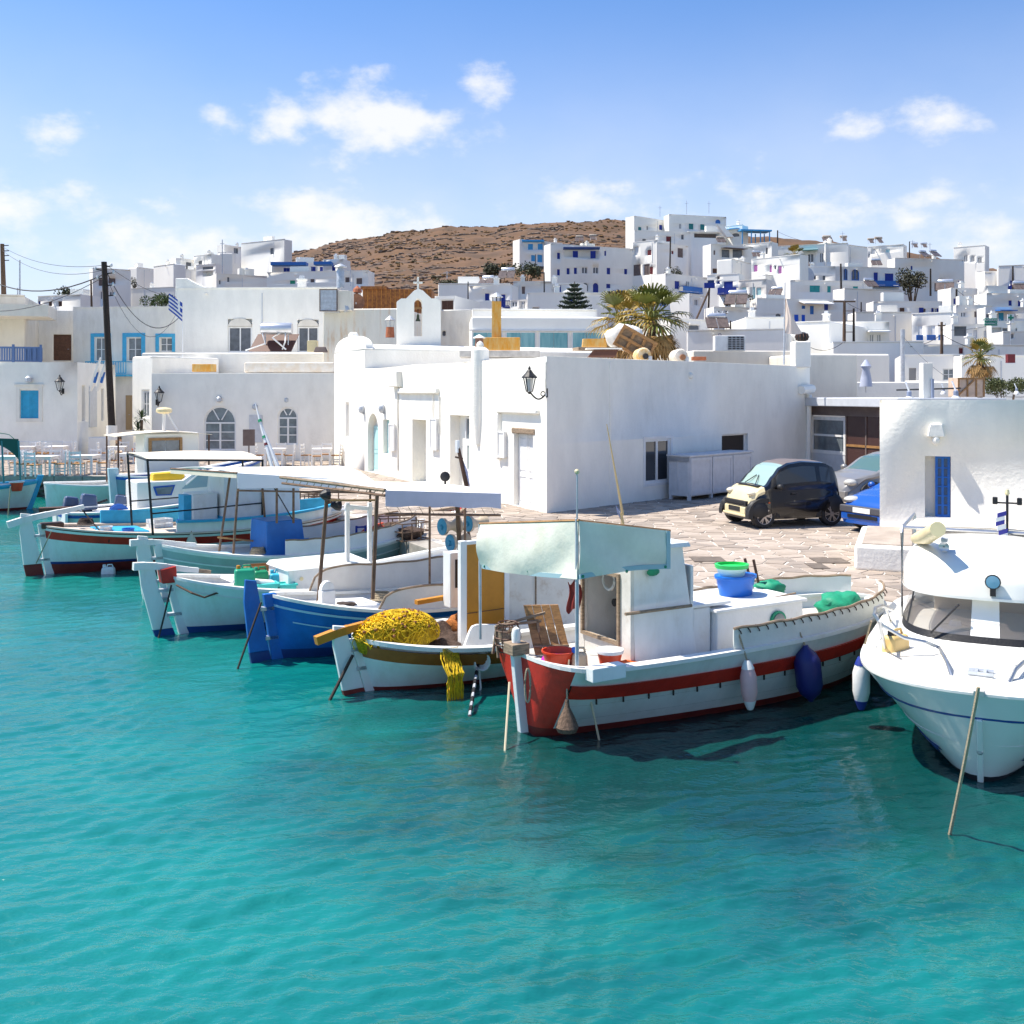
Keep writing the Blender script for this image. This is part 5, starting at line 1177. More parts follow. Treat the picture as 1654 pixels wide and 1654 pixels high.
    a, c = b.L3(1010, 992, -.6), b.L3(1117, 978, -.62); MB().tube([a, c], .02).build('boathook', WOODG, b.t)
    x, z = b.pl.uz(1056, 924, -.58); MB().ball((x, -.57, z), (.1,.03,.05), 8, 5).build('cabin_lamp', GREENC, o)
    # engine casing and its lid, porthole
    ua, ub = b.pl.uz(1158, 1000, -.55)[0], b.pl.uz(1300, 985, -.55)[0]; zt2 = b.pl.uz(1200, 985, -.55)[1]
    o = MB().box(ua, ub, -.55, .55, .72, zt2, .02, .02).build('engine_casing', WHITE, b.t, bevel=.02)
    MB().box(ua-.02, ub+.03, -.57, .57, zt2, zt2+.04).build('casing_lid', WHITE, o, bevel=.01)
    MB().box(u1+.09, ua-.01, -.45, .5, .72, zt2+.07).build('companion_box', WHITE, b.t, bevel=.02); MB().box(u1+.06, ua+.3, -.48, .52, zt2+.08, zt2+.12).build('companion_lid', WHITE, b.t, bevel=.01)
    x, z = b.pl.uz(1257, 1003, -.56); MB().lathe([(.13,-.575),(.13,-.54)], (x,0,z), 16, 'y').build('porthole', GREENC, o, smooth=True); MB().lathe([(.10,-.585),(.10,-.57)], (x,0,z), 16, 'y').build('porthole_glass', GLASS, o)
    a, c = b.L3(1160, 985, -.3), b.L3(1285, 958, -.3); MB().tube([a, c], .014).build('deck_pole', WOODG, b.t)
    # canvas along the after gunwale with lashings
    d = b.dodger(mat('off white canvas', (.70,.71,.66), .8, .08, 3, .3, 8, stain=(.5,.62,.62), st=.5, ss=1.2), .40, .985, .25, -1, 26, railm=WOODG)
    b.dodger(CANVASW, .55, .985, .25, 1, 16, railm=WOODG)
    for i in range(22):
        t = .41+.025*i; x, y, z = b.pt(t, b.sheer(t), -1); MB().tube([(x,y+.04,z+.30),(x+.02,y-.0,z+.25),(x+.05,y+.02,z+.22)], .008, 4).build('lashing', ROPED, d)
    # awning poles and the two hanging cloths
    n0 = b.L3(932, 1075, -.86); t0 = b.L3(932, 838, -.86); f0 = (b.L3(776, 1060, .95)); f1 = (b.L3(775, 846, .95)); e1 = b.L3(1078, 857, -.8)
    zt = (t0[2]+f1[2]+e1[2])/3+.0
    P0, PF, PE = Vector((t0[0], t0[1], t0[2]-.02)), Vector((f1[0], f1[1], f1[2])), Vector((e1[0], e1[1], e1[2]))
    MB().tube([n0, t0], .022).build('awning_post', GALV, b.t); MB().tube([(f0[0], f0[1], .9), f1], .018).build('awning_post', GALV, b.t)
    MB().tube([P0+(P0-PF)*.02, PF], .018).build('awning_bar', WOOD, b.t); MB().tube([P0, PE+(PE-P0)*.03], .018).build('awning_bar', WOOD, b.t)
    hb = t0[2]-b.pl.uz(930, 932, -.86)[1]; he = e1[2]-b.pl.uz(1075, 918, -.8)[1]; hf = f1[2]-b.pl.uz(768, 918, .95)[1]
    c1 = MB().sheet(lambda a, v: tuple(PF.lerp(P0, a)+Vector((-.05*sin(v*pi)*(1-a)-.02*sin(a*9+v*5)*v, .03*sin(a*13+v*3)*v-.03, -(hf+(hb-hf)*a+.02*sin(a*pi))*v))), 24, 8, .008).build('hanging_cloth', CLOTHG, b.t, smooth=True)
    c2 = MB().sheet(lambda a, v: tuple(P0.lerp(PE, a)+Vector((0, -.035+.04*sin(a*7-v*4)*v*(1-a*.5), -(hb+(he-hb)*a-.03*sin(a*pi))*v))), 24, 8, .008).build('hanging_cloth', CLOTHG, b.t, smooth=True)
    hemm = mat('blue grey hem', (.36,.52,.56), .8)
    for c, A_, B_, h0, h1 in ((c1, PF, P0, hf, hb), (c2, P0, PE, hb, he)):
        for i in range(3):
            a = (.03, .5, .94)[i]; p = A_.lerp(B_, a)+Vector((0,-.06,-(h0+(h1-h0)*a)+.03)); MB().lathe([(.018,-.004),(.018,.004)], p, 8, 'y').build('eyelet', GREENC, c)
    MB().sheet(lambda a, v: tuple(P0.lerp(PE, a)+Vector((0,-.055,-(hb+(he-hb)*a-.03*sin(a*pi))+.055*v))), 14, 1, .006).build('hem', hemm, c2)
    MB().sheet(lambda a, v: tuple(P0.lerp(PE, .955+.045*v)+Vector((0,-.058,-(he+.0)*a))), 6, 1, .006).build('hem', hemm, c2)
    MB().sheet(lambda a, v: tuple(PF.lerp(P0, a)+Vector((-.0,-.065,-(hf+(hb-hf)*a+.02*sin(a*pi))+.05*v))), 14, 1, .006).build('hem', hemm, c1)
    MB().tube([Vector(t0), Vector(t0)+Vector((0,0,.5))], .01).build('aerial', GALV, b.t); MB().ball(Vector(t0)+Vector((0,0,.52)), .03, 8, 5).build('aerial_tip', CREAMP, b.t)
red_boat()
def on_b1(px, py, off=0.): p = b1.L3(px, py, off); return b1.at(*p)
# gear lying about the red boat
def crate_board():
    p = on_b1(893, 1057, .25); t = MB().hexa([(-.2,-.03,0),(.2,-.03,0),(.2,.05,0),(-.2,.05,0),(-.36,.12,.5),(.02,.12,.52),(.02,.2,.52),(-.36,.2,.5)]); o = thing('plank_board', 'upright brown plank board leaning in the bow of the red boat', 'board', p, .1)
    for i in range(4):
        f0, f1 = i/4+.01, (i+1)/4-.01; A = lambda f, z: (-.22+.44*f-.12*z, -.02+.22*z, .56*z)
        x = MB(); q = [A(f0,0), A(f1,0)]; q2 = [A(f0,1), A(f1,1)]
        x.hexa([q[0], q[1], (q[1][0],q[1][1]+.03,q[1][2]), (q[0][0],q[0][1]+.03,q[0][2]), q2[0], q2[1], (q2[1][0],q2[1][1]+.03,q2[1][2]), (q2[0][0],q2[0][1]+.03,q2[0][2])]); x.build('plank', WOOD, o)
    x = MB(); x.bar((-.23,.02,.1),(.2,.02,.1),.05,.02); x.build('batten', WOODG, o)
crate_board()
def bowl(name, label, p, r, h, m, cat, k=18, rim=None, taper=.7, ov=1.0, rz=0, group=None):
    t = thing(name, label, cat, p, rz, group); t.scale = (ov, 1, 1)
    MB().lathe([(r*taper*.1,.0),(r*taper,0),(r,h),(r*1.06,h),(r*1.06,h+.02),(r*.97,h+.02),(r*taper*.95,.03),(r*.1,.03)], k=k).build('body', m, t, smooth=True)
    if rim: MB().lathe([(r*1.07,h-.012),(r*1.09,h+.0),(r*1.08,h+.028),(r*.98,h+.028)], k=k).build('rim', rim, t, smooth=True)
    return t
bowl('basin', 'upturned magenta plastic basin in the bow of the red boat', on_b1(898, 1056, .0)+Vector((0,0,.0)), .20, .1, MAGENTA, 'basin').rotation_euler = (pi*.92, 0, 0)
bowl('bucket', 'red bucket standing below the magenta basin', on_b1(902, 1083, -.15), .19, .22, REDP, 'bucket')
def jug(name, label, p, w, d, h, m, capm=BLACK, rz=0, cat='jerrycan', group=None):
    t = thing(name, label, cat, p, rz, group); MB().box(-w/2, w/2, -d/2, d/2, 0, h, .015, .015).build('body', m, t, bevel=min(.05, w*.2), seg=3)
    MB().lathe([(.035,0),(.035,.05),(.03,.06)], (-w*.28,0,h-.005), 10).build('cap', capm, t)
    MB().tube([(-w*.1,0,h),(-w*.05,0,h+.05),(w*.25,0,h+.05),(w*.32,0,h)], .016).build('handle', m, t); return t
jug('water_jug', 'cloudy plastic water jug with blue tap in the bow of the red boat', on_b1(936, 1081, -.35), .2, .16, .2, mat('cloudy plastic', (.55,.42,.28), .4), BLUEP)
bowl('bucket', 'white rimmed bucket beside the wheelhouse door of the red boat', on_b1(985, 1080, -.5), .15, .2, REDP, 'bucket', rim=WHITE)
o = MB().sheet(lambda a, v: (-.28+.56*a, -.15+.3*v, .09*sin(pi*a)*sin(pi*v)+.03*noise.noise(Vector((a*5, v*5, 1)))+.02), 14, 10, .015).build('orange_cloth', ORANGE, smooth=True); o.location = on_b1(1012, 1082, -.55); o.rotation_euler = (0,0,.3); tag(o, 'crumpled orange oilskin on the deck by the wheelhouse of the red boat', 'oilskin')
p = on_b1(917, 940, .3); o = MB().sheet(lambda a, v: (.16*a+.02*sin(v*5), .02*sin(a*9), -.36*v-.04*sin(a*8)), 8, 8, .01).build('red_cloth', DKRED, smooth=True); o.location = p; tag(o, 'dark red rag hanging beside the wheelhouse door', 'rag')
p = on_b1(992, 1018, .1); o = MB().ball((0,0,0), (.12,.1,.09), 12, 8, .2).build('lime_bag', LIME, smooth=True); o.location = p+Vector((.35,.2,0)); tag(o, 'lime green bag on the wheelhouse floor', 'bag')
def net_reel():
    p = on_b1(820, 1062, .45); t = thing('net_basket', 'dark brown round wire fish trap standing in the bow', 'fish trap', p, .5)
    for i in range(5): 
        z = .08+.085*i; r = .13*sin(pi*(.22+.14*i))+.03; MB().tube([(r*cos(a), r*sin(a), z) for a in [2*pi*j/12 for j in range(13)]], .009, 4).build('hoop', BROWN, t)
    for j in range(10):
        a = 2*pi*j/10; MB().tube([((.13*sin(pi*(.22+.14*i))+.03)*cos(a), (.13*sin(pi*(.22+.14*i))+.03)*sin(a), .08+.085*i) for i in range(5)], .007, 4).build('wire', BROWN, t)
    t2 = thing('folding_frame', 'rusty folding frame with a slack net in the bow of the red boat', 'frame', on_b1(805, 1062, .5), .35)
    for a, c in (((0,0,0),(-.03,0,.38)),((.55,0,.05),(.5,0,.42)),((-.03,0,.38),(.55,0,.40)),((.0,.2,0),(.05,.2,.33)),((.05,.2,.33),(.6,-.02,.5))): MB().bar(a, c, .03).build('frame_bar', WOODG, t2)
    MB().sheet(lambda a, v: (.02+.2*a, .02+.1*v, .05+.28*v+.04*sin(a*7)), 8, 6, .01).build('net', ROPE, t2, smooth=True)
net_reel()
def tub(label, px, py, off, r, h, m, rim, taper=.82, ov=1.3, cat='tub', lid=None):
    t = bowl('tub', label, on_b1(px, py, off), r, h, m, cat, rim=rim, taper=taper, ov=ov, rz=atan2(b1.h.y, b1.h.x))
    if lid: MB().lathe([(r*.3,h+.02),(r*1.05,h+.02),(r*1.02,h+.05),(r*.3,h+.055)], k=18).build('lid', lid, t, smooth=True)
tub('big bright blue plastic tub standing on the engine casing', 1188, 963, .1, .22, .26, BLUEP, BLUEP)
p = on_b1(1182, 929, .1); t = thing('tub', 'pale tub with a green rim stacked in the big blue tub', 'tub', p, .3); t.scale = (1.15, 1, 1); MB().lathe([(.15,0),(.19,.12),(.17,.12),(.14,.02)], k=18).build('body', mat('pale tub', (.55,.78,.74), .4), t, smooth=True); MB().lathe([(.195,.1),(.205,.15),(.17,.155),(.17,.12)], k=18).build('rim', mat('bright green plastic', (.03,.55,.12), .4), t, smooth=True)
def lumpy(name, label, p, r, m, cat, seed=0, rz=0):
    o = MB().ball((0,0,r[2]*.8), r, 22, 12, .35, seed).build(name, m, smooth=True, ang=180); o.location = p; o.rotation_euler = (0,0,rz); return tag(o, label, cat)
lumpy('green_tarpaulin', 'small green tarpaulin heap behind the blue tub', on_b1(1243, 960, .25), (.22,.15,.11), GREENC, 'tarpaulin', 3)
lumpy('green_bag', 'big green tarpaulin bundle on the stern of the red bowed boat', on_b1(1357, 995, .0), (.38,.28,.19), GREENC, 'tarpaulin', 8, .5)
for x0, y0, x1, y1, lab in ((1222,940,1203,902,'left'), (1232,940,1217,904,'right')):
    a, c = on_b1(x0, y0, .3), on_b1(x1, y1, .35); o = MB().tube([(0,0,-.3), c-a], .02).build('oar_shaft', BROWN); o.location = a; tag(o, lab+' brown wooden shaft sticking up behind the blue tub', 'oar', 'wooden shafts behind the tub')
f1 = on_b1(1207, 1066, -1.13); fender('pink and white long fender hanging on the side of the red boat', f1, .58, .10, mat('pink fender', (.74,.46,.44), .45, .1, 3), WHITE, on_b1(1196, 1024, -1.05), lean=-.06)
f2 = on_b1(1301, 1042, -1.1); fender('fat dark blue buoy fender hanging near the stern of the red boat', f2, .70, .165, mat('navy buoy', (.012,.018,.13), .45), None, on_b1(1288, 1003, -1.0), lean=-.1)

# ------------------------------------------------ white boat with ochre door and yellow net
b2 = Boat('fishing_boat', 'white fishing boat with a brown stripe, ochre cabin door and yellow net on its stern', Gw(548,1124), HD, 4.9, 1.95, (.70,.52,.85), k=(1.0,.45,.7), pq=((3.4,.55),(3,.6)), rake=(.22,.3), shift=.46)
def ochre_boat():
    b = b2; b.band('boot_top', DKRED, ('z',-.3), ('z',.06)); b.band('topside', HULLB, ('z',.06), ('s',.22)); b.band('brown_stripe', mat('brown stripe paint', (.36,.115,.02), .5, .15, 6), ('s',.22), ('s',.045), off=.018); b.band('white_stripe', WHITE, ('s',.26), ('s',.22), off=.022, rows=1)
    b.inner(.14, WHITE); b.deck(.14, WHITE); b.cap(HULLW, .12, .05); b.stem(HULLW, 0, .1, .16, .02); b.stem(HULLW, 1)
    b.rudder(HULLB, .30, .2, .1, boot=DKRED, zb=.06)
    b.tiller(OCHRE, (510, 1035), (655, 993), .05)
    def up(x0, x1, y0, y1, off): a, z1 = b.pl.uz(x0, y0, off); c, z0 = b.pl.uz(x1, y1, off); return a, c, z0, z1
    # cabin: ochre fore door and long white side
    a, c, z0, z1 = up(752, 813, 880, 1008, -.25); z0 = .4
    m = MB(); m.box(a-.1, a, -.29, -.2, z0, z1+.06).box(c, c+.08, -.29, -.2, z0, z1).box(a-.1, c+.08, -.28, -.2, z1, z1+.05); o = m.build('cabin_front', WHITE, b.t, bevel=.01)
    MB().box(a, c, -.27, -.22, z0, z1).build('ochre_door', OCHRE, o); MB().box(a, c, -.275, -.265, z0+.5, z0+.51).build('door_seam', BROWN, o)
    c2 = b.pl.uz(945, 930, -.3)[0]; zt = b.pl.uz(870, 915, -.3)[1]
    MB().hexa([(c+.08,-.27,z0),(c2,-.27,z0),(c2,.6,z0),(c+.08,.6,z0),(c+.08,-.25,z1-.05),(c2,-.25,zt),(c2,.55,zt),(c+.08,.55,z1-.05)]).build('cabin_side', mat('stained cabin paint', (.70,.68,.62), .55, .08, 3, .2, 25, stain=(.40,.28,.16), st=.7, ss=5), b.t)
    x, _ = b.pl.uz(866, 960, -.28); MB().box(x-.005, x+.005, -.285, -.2, z0, zt).build('panel_joint', WOODG, b.t)
    MB().box(a-.1, c2, -.3, .6, z1+.0, z1+.03).build('cabin_roof', WHITE, b.t) if False else None
    # white swept coaming in front of the door
    pts = [(738,1072),(743,1060),(757,1020),(762,1011),(770,1008),(925,1008),(925,1072)]; q = [b.pl.uz(x, y, -.55) for x, y in pts]
    MB().prism(q, -.58, -.53).build('coaming', WHITE, b.t, bevel=.012)
    p = b.L3(733, 902, .2); q_ = b.L3(733, 945, .2); t_ = MB(); t_.box(p[0]-.12, p[0]+.1, .1, .3, q_[2]-.3, p[2]+.1); o = t_.build('vent_housing', WHITE, b.t, bevel=.012); MB().box(p[0]-.04, p[0]+.01, .085, .1, q_[2]-.02, p[2]).build('grille', BLACK, o)
    a_, c_ = b.L3(672, 973, .35), b.L3(748, 960, .35); MB().bar(a_, c_, .09, .06).build('thwart_beam', OCHRE, b.t)
ochre_boat()
def on_b2(px, py, off=0.): return b2.at(*b2.L3(px, py, off))
def yellow_net():
    r = random.Random(9); c = on_b2(640, 1072, -.08); t = thing('fishing_net', 'heap of tangled yellow fishing net with brown floats on the stern', 'fishing net', c, atan2(b2.h.y, b2.h.x)); t.scale = (1.2, 1, 1.2)
    core = MB(); core.ball((0,0,.31), (.50,.30,.26), 28, 14, .22, 4); core.build('net_heap', mat('yellow net', (.55,.34,.004), .9, .5, 30, 1, 70), t, smooth=True, ang=180)
    st = MB()
    for i in range(420):
        a, f = r.uniform(0, 2*pi), r.uniform(.12, 1.25); d = Vector((sin(f)*cos(a), sin(f)*sin(a), cos(f))); p = Vector((d.x*.52, d.y*.33, .30+d.z*.29)); pts = [p]; v = Vector((r.gauss(0,1), r.gauss(0,1), r.gauss(0,.4))).normalized()
        for k in range(7):
            v = (v+Vector((r.gauss(0,.6), r.gauss(0,.6), r.gauss(0,.3)))).normalized(); p = p+v*.055; dd = Vector((p.x/.52, p.y/.33, (p.z-.30)/.29)); 
            if dd.length > .01: dd = dd.normalized()*(1.0+.05*r.random()); p = Vector((dd.x*.52, dd.y*.33, .30+dd.z*.29))
            pts.append(p.copy())
        st.tube(pts, .0065, 3, False)
    o = st.build('net_strands', mat('yellow twine', (.78,.50,.01), .8, .35, 8), t, flip=False); o['kind'] = 'stuff'
    for i in range(46):
        a, f = r.uniform(0, 2*pi), r.uniform(.2, 1.3); d = Vector((sin(f)*cos(a), sin(f)*sin(a), cos(f))); o = MB().ball((0,0,0), (.024,.017,.017), 7, 5).build('float', mat('brown float', (.25,.09,.03), .6), t); o.location = (d.x*.53, d.y*.34, .30+d.z*.30); o.rotation_euler = (0, 0, r.uniform(0, 3))
    dr = MB()
    for i in range(34):
        x = .30+r.uniform(-.10,.10); y = -.68; pts = [(x+.1*(1-j/8)*r.uniform(-1,1)*.4, y-.20*min(1, j/3)-.06+.02*r.random(), .24-.075*j*(1+.1*r.random())) for j in range(9)]; dr.tube(pts, .006, 3, False)
    o = dr.build('net_drape', mat('yellow twine', (.78,.50,.01), .8, .35, 8), t, flip=False); o['kind'] = 'stuff'
    core = MB(); core.sheet(lambda a, v: (.22+.20*a*(1-.3*v), -.76-.16*sin(v*pi*.5), .26-.5*v), 6, 8, .01); core.build('net_fold', mat('yellow net veil', (.62,.40,.01), .9, .5, 40, 1, 70, alpha=.55), t, smooth=True)
yellow_net()
def heap(name, label, p, r, m, cat, seed):
    o = MB().ball((0,0,r[2]*.6), r, 26, 14, .5, seed).build(name, m, smooth=True, ang=180); o.location = p; o.rotation_euler = (0,0,atan2(b2.h.y, b2.h.x)); return tag(o, label, cat)
heap('brown_net', 'heap of dark brown net behind the yellow net', on_b2(715, 1068, .1), (.42,.4,.30), mat('brown net', (.10,.065,.05), .95, .45, 14, 1, 50), 'fishing net', 12)
heap('orange_net', 'rust orange net spread against the ochre door', on_b2(752, 1055, .2), (.35,.35,.36), mat('rust orange net', (.38,.13,.03), .95, .45, 14, 1, 50), 'fishing net', 15)

# ------------------------------------------------ the blue boat
b3 = Boat('fishing_boat', 'royal blue hulled fishing boat with white cloth bulwarks and a grey fronted awning', Gw(402,1070), HD, 5.6, 2.05, (.93,.60,1.0), k=(1.0,.45,.7), pq=((3.2,.6),(3,.6)), rake=(.12,.3), shift=.46)
def blue_boat():
    b = b3; b.band('boot_top', DKBLUE, ('z',-.3), ('z',.14)); b.band('topside', ROYAL, ('z',.14), ('s',.0)); b.band('white_line', mat('pale blue line', (.40,.55,.72), .5), ('s',.14), ('s',.105), off=.017, rows=1); b.band('lower_line', mat('pale blue line', (.40,.55,.72), .5), ('s',.33), ('s',.31), off=.017, t0=.03, t1=.5, rows=1)
    b.inner(.1, WHITE); b.deck(.1, WHITE); b.cap(HULLW, .13, .04); b.stem(ROYAL, 0, .1, .2, .05); b.stem(ROYAL, 1)
    b.rudder(ROYAL, .30, .26, .13, boot=DKBLUE, zb=.14, lean=.06)
    t1 = .26; b.dodger(mat('cream canvas bulwark', (.74,.71,.66), .85, .06, 3, .2, 20, stain=(.6,.45,.35), st=.3, ss=2), .16, .97, .42, 1, 22, round0=True, railm=WOODG)
    b.dodger(mat('grey white bulwark', (.60,.62,.63), .7, .06, 3, .2, 20), .22, .97, .36, -1, 22, round0=True, railm=WOODG)
    MB().hexa([(.75,-.35,.66),(1.6,-.38,.6),(1.6,.38,.6),(.75,.35,.66),(.78,-.32,.74),(1.57,-.34,.68),(1.57,.34,.68),(.78,.32,.74)]).build('hatch', WHITE, b.t, bevel=.02)
    # white mooring post with rounded board
    p = b.L3(528, 998, -.35); m = MB(); m.box(p[0]-.11, p[0]+.11, -.42, -.28, .5, 1.0); m.prism([(p[0]+.11*cos(pi*i/10), 1.0+.14*sin(pi*i/10)) for i in range(11)], -.40, -.3); m.build('locker_post', WHITE, b.t, bevel=.01)
    # awning
    A = P(622,792,16.0); B_ = P(456,771,18.0); C_ = P(808,797,17.4); D_ = P(690,782,19.2)
    a, d_, c, d = (Vector(b.loc(x)) for x in (A, B_, C_, D_))
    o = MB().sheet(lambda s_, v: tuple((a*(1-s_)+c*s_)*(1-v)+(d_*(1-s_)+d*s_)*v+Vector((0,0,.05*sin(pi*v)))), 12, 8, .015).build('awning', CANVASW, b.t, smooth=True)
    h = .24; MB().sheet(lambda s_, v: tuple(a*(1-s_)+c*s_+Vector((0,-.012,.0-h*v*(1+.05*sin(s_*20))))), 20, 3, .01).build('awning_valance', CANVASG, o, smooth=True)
    MB().tube([a+(a-d_)*.0, d_+(d_-a)*.02], .03).build('awning_beam', WOODG, b.t); MB().tube([a+Vector((0,0,-.08)), d_+Vector((0,0,-.1))], .022).build('awning_beam', RUSTPOLE, b.t)
    for i in range(14): MB().tube([a.lerp(d_, i/14)+Vector((0,0,.02)), a.lerp(d_, (i+.5)/14)+Vector((0,0,-.1))], .009, 4).build('beam_lashing', ROPE, b.t)
    low = Vector((0,0,-.36)); MB().tube([a+low, c+low], .022).build('awning_rail', RUSTPOLE, b.t)
    for i in range(11): MB().tube([a.lerp(c, i/11)+Vector((0,-.02,-h)), a.lerp(c, (i+.5)/11)+low], .005, 3).build('awning_lacing', ROPE, b.t)
    for px, y0, y1, off, dx, r in ((529,790,985,.35,-16,.03), (609,800,968,-.7,-7,.03), (694,818,962,-.8,0,.018), (751,822,950,-.8,0,.02), (739,818,900,.3,4,.04)): b.post(px, y0, y1, off, r, POLEB if r > .028 else RUSTPOLE, dx=dx)
    p0, p1 = b.L3(533, 808, .2), b.L3(607, 808, -.4); MB().bar(p0, p1, .03).build('cross_bar', WOOD, b.t)
    for px, py, lab in ((517,800,'a'), (535,816,'b')):
        p = b.L3(px, py, .3); MB().lathe([(.03,0),(.09,.08),(.10,.14),(.02,.15)], p, 10, 'x').build('deck_lamp', BLACK, b.t)
blue_boat()
def hauler(px, py, Y, r, label, m=mat('hauler blue', (.02,.24,.42), .45, .1, 6)):
    p = P(px, py, Y); t = thing('net_hauler', label, 'net hauler', p, -.9, 'blue net hauling drums')
    MB().lathe([(r*.2,0),(r,.0),(r*.98,.05),(r*.55,.12),(r*.5,.22),(r*.9,.33),(r*.95,.36),(r*.2,.36)], k=18, ax='y').build('drum', mat('hauler cream', (.55,.45,.33), .5, .2, 5), t, smooth=True)
    MB().lathe([(.02,-.05),(r*.3,-.045),(r*.34,-.02),(r*.9,-.012),(r*.97,.0),(r*.97,.01)], k=18, ax='y').build('face', m, t, smooth=True)
    MB().tube([(0,.3,0),(.1,.5,-.1),(.15,.6,-.7)], .03).build('arm', RUSTPOLE, t)
hauler(714, 851, 18.6, .155, 'upper left drum of three blue net haulers under the awning')
hauler(756, 846, 18.3, .145, 'right drum of three blue net haulers under the awning')
hauler(727, 877, 18.5, .155, 'lower drum of three blue net haulers under the awning')

# ------------------------------------------------ the pale boat with the red block
b4 = Boat('fishing_boat', 'pale blue fishing boat with a white rudder, red block on its stern and blue waterline', Gw(252,1027), HD, 5.4, 1.95, (.92,.58,.95), k=(1.0,.45,.7), pq=((3,.6),(3,.6)), rake=(.22,.3), shift=.46)
def pale_boat():
    b = b4; b.band('boot_top', mat('waterline blue', (.01,.06,.22), .5), ('z',-.3), ('z',.10)); b.band('topside', HULLB, ('z',.10), ('s',.0)); b.band('moulding', HULLW, ('s',.20), ('s',.16), off=.018, rows=1)
    b.inner(.1, WHITE); b.deck(.1, WHITE); b.cap(HULLW, .12, .04); b.stem(HULLW, 0, .1, .16, .02); b.stem(HULLW, 1)
    b.rudder(HULLW, .32, .22, .16, boot=mat('waterline blue', (.01,.06,.22), .5), zb=.1, lean=.1)
    b.tiller(HULLW, (215, 915), (318, 921), .055); p, q = b.L3(314, 921), b.L3(340, 924); MB().bar(p, q, .06).build('tiller_grip', WOODG, b.t)
    p = b.L3(262, 945, 0); MB().hexa([(p[0]-.02,-.1,.85),(p[0]+.22,-.1,.85),(p[0]+.22,.1,.85),(p[0]-.02,.1,.85),(p[0]-.06,-.1,1.08),(p[0]+.2,-.1,1.12),(p[0]+.2,.1,1.12),(p[0]-.06,.1,1.08)]).build('stern_block', RED, b.t, bevel=.015)
    a, z1 = b.pl.uz(462, 919, -.3); c, z0 = b.pl.uz(592, 948, -.3)
    MB().box(a, c, -.4, .5, .4, z1-.02).build('engine_casing', WHITE, b.t, bevel=.02); MB().hexa([(a-.03,-.43,z1-.02),(c+.03,-.43,z1-.02),(c+.03,.53,z1-.02),(a-.03,.53,z1-.02),(a,-.38,z1+.02),(c,-.38,z1+.02),(c,.45,z1+.06),(a,.45,z1+.06)]).build('casing_lid', HULLB, b.t)
    x, z = b.pl.uz(487, 935, -.41); MB().lathe([(.035,-.415),(.03,-.39)], (x,0,z), 10, 'y').build('filler_cap', CREAMP, b.t)
    for px, y1, off in ((561,920,-.3), (597,935,-.35)):
        p, q = b.L3(px, 812, off), b.L3(px, y1, off); MB().box(p[0]-.035, p[0]+.035, off-.03, off+.03, q[2]-.2, p[2]).build('gantry_post', WHITE, b.t)
    p, q = b.L3(557, 818, -.3), b.L3(601, 822, -.35); MB().bar(p, q, .07).build('gantry_beam', WHITE, b.t)
    MB().tube([b.L3(x, y, o_) for x, y, o_ in ((285,945,-.2),(310,958,-.5),(330,965,-.6),(350,958,-.55),(375,960,-.5))], .016).build('mooring_coil', BROWN, b.t)
    MB().hexa([(.7,-.3,.78),(1.5,-.36,.68),(1.5,.36,.68),(.7,.3,.78),(.72,-.27,.84),(1.47,-.32,.74),(1.47,.32,.74),(.72,.27,.84)]).build('hatch', WHITE, b.t, bevel=.02)
pale_boat()
def on_b4(px, py, off=0.): return b4.at(*b4.L3(px, py, off))
jug('jerrycan', 'tall green jerrycan behind the blue stern post', on_b4(395, 966, -.25)+Vector((0,0,.10)), .36, .26, .40, GREENP, OCHRE, .3, group='plastic cans in the pale boat')
jug('jerrycan', 'darker green jerrycan beside the tall green one', on_b4(421, 962, .0)+Vector((0,0,.08)), .28, .22, .36, mat('mid green plastic', (.01,.24,.11), .4), GREENP, .35, group='plastic cans in the pale boat')
jug('jerrycan', 'cyan jerrycan next to the white engine casing', on_b4(447, 962, .1)+Vector((0,0,.08)), .28, .22, .32, CYANP, CYANP, .35, group='plastic cans in the pale boat')
for px, lab, w in ((431, 'open teal tub left of the other teal tub', .30), (462, 'open teal tub nearer the white bulwark', .26)):
    p = on_b4(px, 974, -.4)+Vector((0,0,.10)); t = thing('tub', lab, 'tub', p, .45, 'teal tubs'); m = MB(); m.hexa([(-w/2,-.12,0),(w/2,-.12,0),(w/2,.12,0),(-w/2,.12,0),(-w/2-.02,-.14,.22),(w/2+.02,-.14,.22),(w/2+.02,.14,.22),(-w/2-.02,.14,.22)]); m.build('body', TEALP, t, bevel=.02); m = MB(lambda a, y, z: (a, z, y)); ring(m, -w/2-.04, w/2+.04, -.16, .16, .035, .21, .245); m.build('rim', TEALP, t, bevel=.008)
def crate(label, p, w, d, h, m, rz=0, fill=None, group=None):
    t = thing('crate', label, 'crate', p, rz, group)
    for i in range(2):
        z = h*i/2
        for y in (-d/2, d/2-.015): MB().box(-w/2, w/2, y, y+.015, z+.01, z+h/2-.015).build('slat', m, t)
        for x in (-w/2, w/2-.015): MB().box(x, x+.015, -d/2+.015, d/2-.015, z+.01, z+h/2-.015).build('slat', m, t)
    MB().box(-w/2, w/2, -d/2, d/2, 0, .012).build('base', m, t)
    if fill: MB().ball((0,0,h*.6), (w*.42, d*.42, h*.7), 14, 8, .5, 3).build('contents', fill, t, smooth=True)
    return t
crate('grey wooden crate heaped with pale net on the boat behind the jerrycans', on_b4(438, 936, .25), .5, .35, .12, WOODG, .4, mat('pale net', (.52,.42,.34), .9, .3, 20, 1, 60))
crate('brown wooden crate behind the one heaped with pale net', on_b4(418, 925, .7), .5, .3, .16, WOOD, .4)
